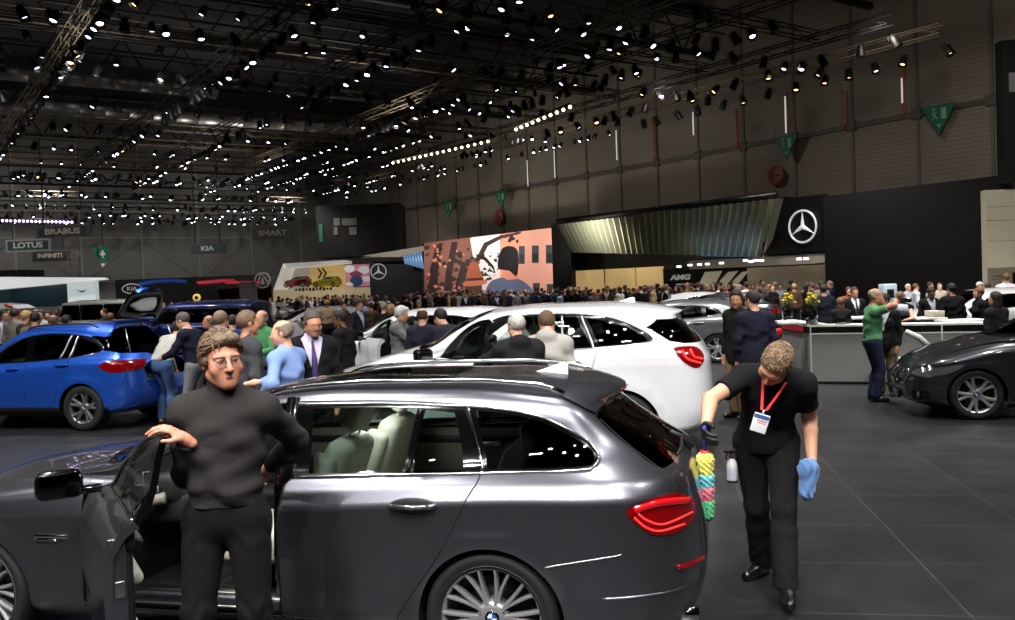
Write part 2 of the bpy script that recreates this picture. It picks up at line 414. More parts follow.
def add_wheels(car, p, style, rim_m, badge=True, only=None, dark=None):
    R, W, rr = p['R'], p.get('W', .245), p['rr']; key = (R, W, rr, style)
    if key not in _wm: _wm[key] = wheel_meshes(R, W, rr, style)
    tyre, rim, nut, disc = _wm[key]
    for ax in (0, p['wb']):
        for sd in (-1, 1):
            w = bpy.data.objects.new('wheel', None); C.objects.link(w); w.parent = car
            w.location = (ax, sd*(p['hw']-W/2-.012), R); w.rotation_euler = (0, RNG.uniform(0, 2), 0 if sd < 0 else PI)
            put('tyre', tyre, M['tyre'], w)
            r = put('rim', rim.copy() if rim.materials and rim.materials[0] != rim_m else rim, rim_m, w)
            put('wheel_nuts', nut, M['blackgloss'], w); put('brake_disc', disc, M['disc'], w)
            if badge and sd < 0:
                a, b, c = roundel_mesh(.036)
                w2 = W/2*.62+.0135
                for nm, me, mm in (('badge_ring', a, M['blackgloss']), ('badge_field', b, M['badgeblue']), ('badge_field', c, M['white'])):
                    put(nm, me, mm, w, (0, -w2, 0), (0, -w.rotation_euler.y, 0))
def seat_meshes():
    cush = MB(); back = MB(); head = MB()
    # seat faces -x (car's nose), reclined back; built around the hip point
    cush.rbox((0, 0, .0), (.54, .50, .16), .06); cush.rbox((0, .23, .03), (.50, .09, .17), .04); cush.rbox((0, -.23, .03), (.50, .09, .17), .04)
    B = Matrix.Translation((.24, 0, .02)) @ Matrix.Rotation(math.radians(20), 4, 'Y')
    back.rbox((0, 0, .30), (.15, .44, .64), .065, B); back.rbox((-.04, .22, .28), (.15, .10, .52), .045, B); back.rbox((-.04, -.22, .28), (.15, .10, .52), .045, B)
    back.rbox((0, 0, .56), (.12, .34, .14), .05, B)
    head.rbox((-.01, 0, .75), (.10, .27, .19), .045, B); head.tube([B @ Vector((0, -.07, .58)), B @ Vector((0, -.07, .70))], .007); head.tube([B @ Vector((0, .07, .58)), B @ Vector((0, .07, .70))], .007)
    return cush.mesh('c'), back.mesh('b'), head.mesh('h')
M = {}
M['tyre'] = mat('tyre_rubber', (22,22,23), .75); M['disc'] = mat('brake_steel', (60,60,62), .45, .8)
M['blackgloss'] = mat('black_gloss', (8,8,9), .12, 0, .6); M['blackmatte'] = mat('black_plastic', (16,16,17), .6)
M['black'] = mat('deep_black', (5,5,5), .8); M['badgeblue'] = mat('badge_blue', (20,90,170), .25); M['white'] = mat('white_gloss', (235,235,235), .3)
M['chrome'] = mat('bright_chrome', (225,225,228), .12, 1.); M['satin'] = mat('satin_aluminium', (190,190,192), .3, 1.)
M['rim'] = mat('silver_rim', (205,205,208), .28, .75, .5); M['rim_grey'] = mat('grey_rim', (150,150,152), .3, .8, .5)
M['glass'] = glass_mat('window_glass', (205,222,215), .82); M['privacy'] = glass_mat('dark_glass', (120,125,125), .5); M['screen_glass'] = glass_mat('windscreen_glass', (190,205,200), .7)
M['red_lens'] = mat('red_lens', (120,6,10), .12, 0, 1.); M['red_lit'] = mat('red_light_guide', (255,56,56), .3, 0, 0, .5, .6); M['red_dark'] = mat('dark_red_lens', (70,4,8), .12, 0, 1.)
M['clear_lens'] = mat('clear_lens', (96,100,104), .08, .3, 1.); M['leather'] = mat('cream_leather', (222,218,206), .55, bump=.15, bscale=300)
M['greyleather'] = mat('grey_trim', (120,118,112), .55); M['dash'] = mat('dash_plastic', (22,22,24), .55); M['carpet'] = mat('dark_carpet', (14,14,15), .95)
M['wagon'] = paint('wagon_grey', (112,113,122), .92, .31); M['lit_white'] = mat('lit_lamp', (255,255,255), .4, emit=2.0)

def circle(cx, cz, r, n=40, bottom=-.2):
    pts = [(cx+r*math.cos(PI*k/n), cz+r*math.sin(PI*k/n)) for k in range(n+1)]
    return pts
class Car:
    """cuts a skin into panels; every panel is a child of the car"""
    def __init__(s, name, label, cat, p, lines=None, paint_m=None, step=.05, group=None):
        s.p = p; s.root = thing(name, label, cat, group=group); s.paint = paint_m; s.step = step
        ar = []
        for ax in (0, p['wb']): ar.append((ax, p['R']-.01, p['ra']+.035, p.get('flare', .012), .045 if step < .06 else .08))
        s.sk = Skin(lines or make_lines(p), p['xA'], p['xB'], p.get('nf', 3.0), p.get('nr', 3.4), p.get('breaks', (4,)), ar)
        s.out = {}; s.made = {}
    def o(s, name, pts, view='side', smooth=0, step=.03, **k):
        if smooth: pts = smoothpoly(pts, smooth)
        s.out[name] = s.sk.inv(densify(pts, step), view, **k)
    def raw(s, name, pts, step=.01): s.out[name] = np.array(densify(pts, step))
    def arches(s):
        p = s.p
        for nm, ax in (('arch_f', 0), ('arch_r', p['wb'])):
            r = p['ra']; cz = p['R']-.01; g = p['clear']-.1
            pts = circle(ax, cz, r)+[(ax-r-.0, cz-.05), (ax-r+.0, .30)]
            pts = [(ax+r, .27)]+circle(ax, cz, r)+[(ax-r, .27)]
            q = s.sk.inv(densify(pts, .03, False), 'side')
            q = np.concatenate([q, [(q[-1, 0], 0.0)], [(q[0, 0], 0.0)]]); s.out[nm] = q
    def run(s): s.P, s.F, s.mask = s.sk.cut(s.out, s.step); s.free = np.ones(len(s.F), bool); return s
    def take(s, name, expr, m, parent=None, sides=(1, -1), lift=0., keep=False, thick=0):
        k = expr & s.free
        if not keep: s.free &= ~k
        if not k.any(): return None
        me = s.sk.sheet(s.P, s.F[k], sides, lift, name, thick)
        return put(name, me, m, parent or s.root)
    def seam(s, name, key, m, r=.004, parent=None, sides=(-1,), lift=0.001, closed=True, sel=None, n=6, view=None):
        b = MB()
        for sd in sides:
            o = s.out[key] if isinstance(key, str) else key
            if sel is not None: o = o[sel]
            b.tube(s.sk.line(o, sd, lift), r, n, close=closed)
        return b.build(name, m, parent or s.root)

def inner_tub(car, p, x0, x1, z0, zt, hw, m=None):
    """dark floor pan and inner walls under the skin"""
    b = MB(); h = hw
    b.box(((x0+x1)/2, 0, z0), (x1-x0, 2*h, .04)); return b.build('floor_pan', m or M['carpet'], car)
def wheel_wells(car, p, m=None):
    for ax in (0, p['wb']):
        for sd in (-1, 1):
            b = MB(); r = p['ra']+.01; n = 20; y0, y1 = sd*(p['hw']-.035), sd*(p['hw']-.36); pts = [(ax+r*math.cos(PI*1.15*k/n-.075*PI), p['R']-.01+r*math.sin(PI*1.15*k/n-.075*PI)) for k in range(n+1)]
            vs = [(x, y0, z) for x, z in pts]+[(x, y1, z) for x, z in pts]; fs = [(k, k+1, n+2+k, n+1+k) for k in range(n)]+[tuple(range(n+1, 2*n+2))]
            b.add(vs, fs, True); b.build('wheel_well', m or M['black'], car)
# ------------------------------------------------------------------ the dark grey estate car in front
def build_wagon():
    p = dict(hw=.93, wb=2.968, fo=.83, ro=1.02, tail_up=.02, clear=.20, R=.335, rr=.256, W=.25, ra=.362, xA=-.15, xB=3.22, nf=3.0, nr=3.3, breaks=(4,), flare=.010, char_in=.045, sho_in=.085, belt_in=.145,
        z_mid=[(-.83,.56),(0,.60),(2.5,.62),(4.08,.66)], z_char=[(-.83,.62),(0,.755),(.8,.80),(1.85,.845),(2.6,.885),(3.2,.91),(3.7,.915),(4.08,.90)], y_char=.990,
        z_sho=[(-.83,.64),(-.35,.80),(.6,.915),(1.3,.935),(2.2,.965),(3.0,.995),(3.5,1.005),(4.08,.985)], y_sho=[(-.83,.86),(.2,.865),(1.3,.848),(3,.846),(3.6,.84),(4.08,.82)],
        z_belt=[(-.83,.66),(-.3,.83),(.6,.94),(1.0,.955),(2.9,1.02),(3.5,1.045),(4.08,1.03)], y_belt=[(-.83,.72),(-.2,.76),(.7,.81),(1.2,.800),(2.6,.798),(3.4,.775),(4.08,.72)],
        z_cant=[(-.83,.67),(-.3,.86),(.55,.985),(.78,1.02),(1.15,1.185),(1.6,1.345),(2.1,1.392),(2.7,1.392),(3.2,1.355),(3.35,1.325),(3.5,1.275)], y_cant=[(-.83,.60),(.5,.68),(.8,.73),(1.6,.645),(2.3,.615),(3.0,.605),(3.7,.56)],
        z_roof=[(-.83,.69),(-.3,.89),(.5,1.0),(.70,1.04),(1.2,1.25),(1.7,1.40),(2.2,1.437),(2.9,1.435),(3.3,1.395),(3.535,1.335)], y_roof=[(-.83,.36),(.5,.42),(1.6,.42),(3.8,.38)],
        z_mid_roof=[(-.83,.70),(-.3,.915),(.42,1.02),(.6,1.06),(1.2,1.30),(1.65,1.418),(2.2,1.454),(2.8,1.45),(3.3,1.416),(3.545,1.36)], x_cant_r=3.50, x_roof_r=3.535, x_top_r=3.545)
    c = Car('estate_car', 'dark grey metallic estate car with its front door open, nearest to the camera', 'car', p, None, M['wagon'], .05)
    sk = c.sk; root = c.root
    c.arches()
    dlo = [(.92,.962),(.92,.962),(1.4,.975),(1.9,.985),(2.4,1.002),(2.92,1.018),(3.4,1.036),(3.46,1.044),(3.49,1.075),(3.47,1.115),(3.40,1.175),(3.22,1.268),(3.0,1.315),(2.75,1.334),(2.4,1.345),(2.0,1.345),(1.75,1.325),(1.5,1.255),(1.25,1.142)]
    c.o('dlo', dlo, smooth=5)
    c.o('win_front', [(1.16,.985),(1.16,.985),(1.80,1.0),(1.80,1.0),(1.79,1.315),(1.79,1.315),(1.62,1.275),(1.4,1.19)], smooth=4)
    c.o('win_rear', [(1.985,1.003),(2.50,1.017),(2.555,1.322),(2.3,1.33),(1.98,1.325)])
    c.o('win_small', [(2.56,1.018),(2.82,1.027),(2.82,1.027),(2.80,1.14),(2.755,1.30),(2.755,1.30),(2.60,1.318),(2.60,1.318)], smooth=3)
    c.o('win_quarter', [(2.945,1.035),(2.945,1.035),(3.41,1.052),(3.46,1.06),(3.465,1.09),(3.42,1.14),(3.21,1.25),(3.03,1.292),(2.865,1.31),(2.865,1.31)], smooth=4)
    # doors: the opening of the front door, and the rear door
    c.o('door_front', [(.70,.90),(.70,.90),(.715,.60),(.70,.36),(.72,.31),(.80,.295),(1.80,.295),(1.86,.33),(1.87,.6),(1.88,.98),(1.875,1.36),(1.875,1.36),(1.70,1.335),(1.45,1.245),(1.2,1.13),(.93,.985)], smooth=4)
    c.o('door_rear', [(1.885,.98),(1.875,.6),(1.87,.33),(1.93,.295),(2.44,.295),(2.50,.34),(2.57,.44),(2.73,.66),(2.87,.92),(2.915,1.02),(2.86,1.2),(2.80,1.34),(2.80,1.34),(2.4,1.36),(1.88,1.36),(1.88,1.36)], smooth=4)
    # lamps (outline through the corner in (q,t))
    def qt(x, z): return tuple(sk.inv([(x, z)], 'side')[0])
    MW = Matrix.Translation((-2.814, 5.753, 0)) @ Matrix.Rotation(math.radians(-13.4), 4, 'Z'); px = lambda pts: sk.inv_px(pts, MW)
    c.raw('taillight', px(smoothpoly([(625.5,510),(625.5,510),(648,500),(677,492.5),(677,492.5),(686,495.5),(694.5,500),(696,510),(690,523),(677,532),(664,535),(651,534),(637,524.5),(629,517)], 4)))
    gn = px([(596,416.5),(606,427),(625,443.5),(645,459.5),(657,467.5),(664,468)])
    g1 = sk.inv([(0, 1.035)], 'rear')[0]; g2 = sk.inv([(0, 1.318)], 'rear')[0]
    c.raw('rear_glass', list(gn)+[(gn[-1][0]*.5+.5, (gn[-1][1]+g1[1])/2-.002), (1, g1[1]), (1, g2[1]), ((1+gn[0][0])/2, (gn[0][1]+g2[1])/2+.001)])
    sp = px([(564,399),(578,406),(594,414)])
    c.raw('spoiler', [tuple(sp[0]), tuple(sp[1]), tuple(sp[2]), (1, g2[1]+.004), (1, 1), (float(sp[0][0])-.004, 1)])
    c.o('wind', [(.47,0),(.49,.3),(.60,.55),(.76,.69),(.90,.695),(1.2,.665),(1.53,.60),(1.60,.55),(1.655,.30),(1.665,0)], 'top')
    c.o('sunroof', [(1.80,0),(1.80,.40),(1.83,.43),(2.62,.43),(2.65,.40),(2.65,0)], 'top')
    # tailgate seam
    c.run(); m = c.mask; hole = m['arch_f']|m['arch_r']; c.free &= ~hole
    n_, f_ = (-1,), (1,)
    dlo_black = m['dlo']&~(m['win_front']|m['win_rear']|m['win_small']|m['win_quarter'])
    # front door near side is open: its triangles go to a turned door; far doors stay shut
    df = m['door_front']; dr = m['door_rear']
    door_sk = c.take('door_skin', df&~m['dlo'], M['wagon'], keep=True, sides=n_, thick=.035); frame_sk = c.take('window_frame', df&dlo_black, M['blackgloss'], keep=True, sides=n_, thick=.03); glass_sk = c.take('window', df&m['win_front'], M['glass'], keep=True, sides=n_)
    hinge = Vector((.72, -.90, 0)); ang = math.radians(-46)
    fd = bpy.data.objects.new('front_door', None); C.objects.link(fd); fd.parent = root
    fd.location = hinge; fd.rotation_euler = (0, 0, ang)
    for o_, th in ((door_sk, .035), (frame_sk, .03), (glass_sk, 0)):
        o_.data.transform(Matrix.Translation(-hinge)); o_.parent = fd
    # inner side of the open door: trim panel, pull, latch, edge
    b = MB()
    b.rbox((.62, .075, .60), (.98, .05, .52), .03); b.rbox((.62, .085, .90), (1.02, .05, .10), .03); b.build('trim_panel', M['dash'], fd)
    b = MB(); pts = smoothpoly([(.30, .125, .60), (.45, .15, .72), (.62, .155, .80), (.80, .15, .83), (.95, .14, .84)], 5, False); b.tube(pts, .022, 8); b.build('door_pull', M['greyleather'], fd)
    b = MB(); b.rbox((.60, .13, .66), (.62, .07, .06), .025); b.build('armrest', M['leather'], fd)
    b = MB(); b.rbox((.72, .12, .38), (.55, .06, .12), .03); b.build('door_pocket', M['leather'], fd)
    b = MB(); b.rbox((1.135, .03, .62), (.02, .075, .60), .008); b.build('door_edge', M['wagon'], fd)
    b = MB(); b.rbox((1.148, .035, .70), (.012, .04, .07), .004); b.build('door_latch', M['satin'], fd)
    b = MB(); b.rbox((1.147, .03, .43), (.006, .02, .02), .003); b.build('edge_reflector', M['red_lens'], fd)
    b = MB(); b.lathe([(.001, 0), (.055, 0), (.06, .006), (.055, .012)], 20, Matrix.Translation((.20, .10, .70)) @ Matrix.Rotation(-PI/2, 4, 'X')); b.build('speaker_grille', M['satin'], fd)
    # mirror on the open door
    mr = MB(); mr.rbox((0, 0, 0), (.13, .22, .15), .045); mme = mr.mesh('mirror')
    for v in mme.vertices:
        if v.co.x < 0: v.co.z *= .75; v.co.y *= .9
    mi = put('door_mirror', mme, M['blackgloss'], fd, (.30, -.13, 1.03)); a_ = MB(); a_.rbox((0, .14, -.045), (.07, .12, .04), .015); a_.build('mirror_arm', M['blackgloss'], mi)
    a_ = MB(); a_.rbox((.066, 0, 0), (.006, .18, .12), .003); a_.build('mirror_glass', mat('mirror_dark', (70,72,74), .05, 1.), mi)
    # panels that stay
    c.free_n = c.free.copy()
    # near side: remove the front door triangles; far side: a shut door
    c.take('front_door', df&~m['dlo'], M['wagon'], keep=True, sides=f_); ff = c.root.children[-1]
    c.take('window_frame', df&dlo_black, M['blackgloss'], parent=ff, keep=True, sides=f_); c.take('window', df&m['win_front'], M['glass'], parent=ff, keep=True, sides=f_)
    c.free &= ~df
    for sd in (n_, f_):
        d = c.take('rear_door', dr&~m['dlo'], M['wagon'], keep=True, sides=sd)
        c.take('window_frame', dr&dlo_black, M['blackgloss'], parent=d, keep=True, sides=sd)
        c.take('window', dr&(m['win_rear']|m['win_small']), M['glass'], parent=d, keep=True, sides=sd)
        # handle
        h = MB(); s = sd[0]
        base = sk.S(*[np.array([v]) for v in qt(2.60, .885)])[0]
        pts = [(2.60+dx, s*(base[1]+dy), .883+dx*.03) for dx, dy in ((-.115, .004), (-.09, .022), (0, .034), (.09, .022), (.115, .004))]
        h.tube(smoothpoly(pts, 5, False), [.013]*21, 8); hh = h.build('door_handle', M['wagon'], d)
        h = MB(); h.tube([(x, y-s*.0, z+.006) for x, y, z in smoothpoly([(a0, b0+s*.010, c0) for a0, b0, c0 in pts[1:4]], 5, False)], .009, 6); h.build('handle_strip', M['chrome'], hh)
        e = MB(); e.sphere((2.60, s*(base[1]-.006), .878), (.125, .014, .045), 20); e.build('handle_recess', M['blackmatte'], d)
    c.free &= ~dr
    for sd in (n_, f_): c.take('window_surround', dlo_black, M['blackgloss'], sides=sd, keep=True)
    c.free &= ~dlo_black
    for sd in (n_, f_): c.take('quarter_window', m['win_quarter'], M['privacy'], sides=sd, keep=True)
    c.free &= ~m['win_quarter']
    for sd in (n_, f_):
        t_ = c.take('tail_light', m['taillight'], M['red_lens'], sides=sd, keep=True, lift=.004)
        for pts in ([(638,514),(648,521),(664,524),(692,512)], [(634,517.5),(645,527),(660,531),(684,524)]):
            o1 = px(smoothpoly(pts, 6, False)); bb = MB(); bb.tube(sk.line(o1, sd[0], .004), .0055, 8); bb.build('light_bar', M['red_lit'], t_)
        o1 = px(smoothpoly([(634,510.5),(648,506),(664,502),(690,500)], 6, False)); bb = MB(); bb.tube(sk.line(o1, sd[0], -.002), .019, 8); bb.build('upper_lens', mat('red_upper_lens', (205,18,26), .12, 0, 1., .5, .18), t_)
    c.free &= ~m['taillight']
    tg_glass = c.take('rear_window', m['rear_glass'], M['privacy'])
    c.take('windscreen', m['wind'], M['screen_glass']); c.take('glass_roof', m['sunroof'], M['privacy'])
    c.take('roof_spoiler', m['spoiler'], M['wagon'], lift=.012, keep=True)
    body = c.take('body_shell', c.free.copy(), M['wagon'])
    # trims
    X = sk.S(c.out['dlo'][:, 0], c.out['dlo'][:, 1]); k0 = int(np.argmax(X[:, 0] > 1.885)); k1 = len(X)-int(np.argmax(X[::-1, 0] > 1.885))
    rear_o, front_o = c.out['dlo'][k0:k1], np.concatenate([c.out['dlo'][k1:], c.out['dlo'][:k0]])
    for sd in (-1, 1): b = MB(); b.tube(sk.line(rear_o, sd, .004), .0085, 6); b.build('window_trim', M['chrome'], root)
    b = MB(); b.tube(sk.line(front_o, 1, .004), .0085, 6); b.build('window_trim', M['chrome'], ff)
    me = MB().tube(sk.line(front_o, -1, .004), .0085, 6).mesh(); me.transform(Matrix.Translation(-hinge)); put('window_trim', me, M['chrome'], fd)
    c.seam('door_seam', 'door_rear', M['black'], .004, lift=-.001); c.seam('door_seam', 'door_front', M['black'], .005, lift=-.002)
    o1 = sk.inv(densify([(2.53, 1.012), (2.578, 1.325)], .03, False)); b = MB(); b.tube(sk.line(o1, -1, .004), .010, 6); b.build('window_divider', M['blackgloss'], root)
    o1 = sk.inv(densify([(2.925, 1.02), (2.822, 1.335)], .03, False)); b = MB(); b.tube(sk.line(o1, -1, .005), .007, 6); b.build('pillar_trim', M['chrome'], root)
    # fender and bumper creases, tailgate seam, bumper seam
    b = MB()
    for pts in ([(600,419),(630,446),(662,470),(670,477),(678,491)],):
        o1 = px(smoothpoly(pts, 6, False))
        for sd in (-1, 1): b.tube(sk.line(o1, sd, 0), .0035, 5)
    b.build('tailgate_seam', M['black'], root)
    o1 = px(smoothpoly([(544,568),(560,565),(580,562),(605,558),(622,555)], 5, False)); b = MB(); b.tube(sk.line(o1, -1, 0), .004, 5); b.build('bumper_seam', M['satin'], root)
    o1 = px(smoothpoly([(677,567),(688,565),(697,561),(703,557)], 5, False))
    for sd in (-1, 1): b = MB(); b.tube(sk.line(o1, sd, .003), .012, 8); b.build('bumper_reflector', M['red_lens'], root)
    o1 = px(smoothpoly([(602,600),(640,597),(675,591),(700,580)], 5, False)); b = MB(); b.tube(sk.line(o1, -1, -.004), .010, 6); b.build('bumper_crease', M['wagon'], root)
    for sd in (-1, 1):
        e = MB(); e.lathe([(.038, 0), (.042, 0), (.042, .14), (.036, .14), (.036, .02)], 24, Matrix.Translation((3.80, sd*.58, .29)) @ Matrix.Rotation(PI/2, 4, 'Y')); e.build('exhaust_pipe', M['chrome'], root)
    b = MB(); b.rbox((3.80, 0, .30), (.14, 1.0, .10), .03); b.build('rear_diffuser', M['blackmatte'], root)
    # spoiler lip + brake light
    b = MB(); b.rbox((3.545, 0, 1.34), (.03, .24, .012), .004); b.build('high_brake_light', M['red_lens'], root)
    # roof rails
    for sd in (-1, 1):
        xs = np.linspace(1.62, 3.30, 26); pts = []
        for x in xs:
            q = sk.inv([(x, sk_y(sk, x))], 'top')[0] if False else None
            yy = float(pchip([1.6, 2.3, 3.0, 3.7], [.575, .56, .55, .52], [x])[0]); zz = float(pchip([1.6, 1.9, 2.3, 2.8, 3.2, 3.4], [1.375, 1.415, 1.436, 1.436, 1.405, 1.37], [x])[0])
            k = min((x-1.62)/.14, (3.30-x)/.14, 1); pts.append((x, sd*yy, zz-.012+.03*math.sin(k*PI/2)))
        b = MB(); b.tube(pts, .014, 8); b.build('roof_rail', M['chrome'], root)
    b = MB(); b.add([(3.02, -.03, 1.43), (3.02, .03, 1.43), (3.24, .04, 1.41), (3.24, -.04, 1.41), (3.19, 0, 1.482), (3.235, 0, 1.478)], [(0, 1, 4), (1, 2, 5, 4), (2, 3, 5), (3, 0, 4, 5)], False); b.build('antenna_fin', M['wagon'], root)
    # wiper
    b = MB(); b.tube([(3.91, 0, 1.00), (3.86, -.01, 1.065), (3.80, -.05, 1.10)], [.020, .016, .012], 8); b.tube([(3.86, -.02, 1.07), (3.865, -.20, 1.04), (3.83, -.38, 1.01)], .008, 6); b.build('rear_wiper', M['blackmatte'], root)
    # side vent badge with air breather
    b = MB(); b.rbox((.53, -.929, .676), (.20, .022, .022), .008); b.rbox((.50, -.930, .655), (.13, .02, .012), .005); b.rbox((.43, -.928, .668), (.02, .02, .03), .005); b.build('side_vent', M['chrome'], root)
    # floor pan, sills, interior
    wheel_wells(root, p)
    b = MB(); b.box((1.62, 0, .27), (2.0, 1.60, .06)); b.box((3.25, 0, .55), (.9, 1.3, .04)); b.box((.74, 0, .60), (.06, 1.5, .66)); b.box((2.75, 0, .24), (1.7, 1.2, .04)); b.build('floor_pan', M['carpet'], root)
    b = MB(); b.rbox((1.55, -.80, .325), (2.0, .16, .10), .03); b.build('door_sill', M['wagon'], root)
    b = MB(); b.rbox((1.35, -.79, .377), (.62, .10, .012), .004); b.build('sill_plate', M['satin'], root)
    b = MB(); b.rbox((1.30, -.86, .352), (1.0, .02, .012), .004); b.rbox((1.30, -.885, .325), (1.0, .015, .01), .004); b.rbox((1.30, -.72, .355), (1.0, .02, .02), .004); b.build('sill_strip', M['satin'], root)
    b = MB(); b.tube([(1.85,-.80,.30),(1.85,-.82,.6),(1.85,-.80,.96),(1.85,-.62,1.37)], [.06,.055,.05,.045], 8); b.build('pillar', M['blackgloss'], root)
    b = MB(); b.rbox((.98, 0, .90), (.42, 1.46, .20), .07); b.rbox((1.06, 0, .78), (.28, 1.40, .18), .05); b.rbox((1.35, 0, .58), (.9, .24, .34), .06); b.build('dashboard', M['dash'], root)
    b = MB(); b.rbox((1.20, 0, .88), (.02, 1.2, .03), .006); b.build('dash_trim', M['satin'], root)
    for (x, z, sx, sz) in ((.99, .958, .11, .075), (1.035, .885, .085, .06)):
        b = MB(); b.rbox((x, -.735, z), (sx, .04, sz), .012); v_ = b.build('air_vent', M['dash'], root); b = MB(); b.tube([(x-sx/2, -.757, z-sz/2), (x+sx/2, -.757, z-sz/2), (x+sx/2, -.757, z+sz/2), (x-sx/2, -.757, z+sz/2)], .005, 5, close=True); b.tube([(x, -.757, z-sz/2), (x, -.757, z+sz/2)], .004, 5); b.build('vent_frame', M['satin'], v_)
    b = MB(); b.tube(smoothpoly([(.875, -.72, .63), (.93, -.745, .72), (.975, -.755, .79), (1.04, -.755, .835), (1.11, -.74, .85)], 5, False), list(np.linspace(.020, .034, 21)), 8); b.build('dash_lower_trim', M['greyleather'], root)
    st = MB(); Ms = Matrix.Translation((1.36, -.37, .90)) @ Matrix.Rotation(math.radians(-64), 4, 'Y')
    st.tube([(.185*math.cos(a), .185*math.sin(a), 0) for a in np.linspace(0, 2*PI, 33)[:-1]], .016, 8, close=True, M=Ms); st.build('steering_wheel', M['dash'], root); so = root.children[-1]
    st = MB(); st.rbox((0, 0, -.005), (.14, .16, .045), .02, Ms); st.build('wheel_hub', M['dash'], so)
    st = MB(); st.rbox((.0, .115, 0), (.05, .12, .02), .008, Ms); st.rbox((.0, -.115, 0), (.05, .12, .02), .008, Ms); st.rbox((-.11, 0, 0), (.12, .045, .02), .008, Ms); st.build('wheel_spoke', M['satin'], so)
    cu, ba, he = seat_meshes()
    for x, y in ((1.62, -.38), (1.62, .38)):
        s_ = bpy.data.objects.new('front_seat', None); C.objects.link(s_); s_.parent = root; s_.location = (x, y, .525)
        put('seat_cushion', cu, M['leather'], s_); put('backrest', ba, M['leather'], s_); put('headrest', he, M['leather'], s_)
    b = MB(); b.rbox((2.62, 0, .55), (.55, 1.30, .18), .06); b.build('rear_seat_cushion', M['leather'], root)
    b = MB(); B = Matrix.Translation((2.86, 0, .60)) @ Matrix.Rotation(math.radians(22), 4, 'Y')
    for y in (-.42, 0, .42): b.rbox((0, y, .26), (.14, .43, .56), .05, B)
    b.build('rear_backrest', M['leather'], root)
    for y in (-.42, .42):
        b = MB(); b.rbox((3.10, y, 1.15), (.09, .26, .15), .035); b.build('rear_headrest', M['leather'], root)
    # far door inner trim seen through the glass
    b = MB(); b.rbox((2.35, .80, .83), (.9, .03, .30), .01); b.rbox((1.3, .80, .83), (.95, .03, .30), .01); b.build('door_trim', M['greyleather'], root)
    b = MB(); b.rbox((2.35, .785, .90), (.85, .02, .05), .008); b.rbox((1.3, .785, .90), (.9, .02, .05), .008); b.build('door_trim_band', M['dash'], root)
    b = MB(); b.rbox((2.55, .77, .87), (.16, .03, .035), .01); b.build('inner_handle', M['satin'], root)
    b = MB(); b.rbox((3.35, 0, .98), (.5, 1.2, .03), .01); b.build('load_cover', M['dash'], root)
    b = MB(); b.box((3.2, .66, .78), (.6, .04, .44)); b.build('load_trim', M['dash'], root); b = MB(); b.box((3.2, -.66, .78), (.6, .04, .44)); b.build('load_trim', M['dash'], root)
    dl = bpy.data.lights.new('cabin_fill', 'POINT'); dl.energy = 9; dl.shadow_soft_size = .06; dl.color = (1, .97, .9); do = bpy.data.objects.new('cabin_fill', dl); C.objects.link(do); do.parent = root; do.location = (2.05, 0, 1.30)  # unseen point lamp added to brighten the seats
    add_wheels(root, p, 'multi', M['rim'])
    root.location = (-2.814, 5.753, 0); root.rotation_euler = (0, 0, math.radians(-13.4)); return root, c
wagon, wagon_c = build_wagon()
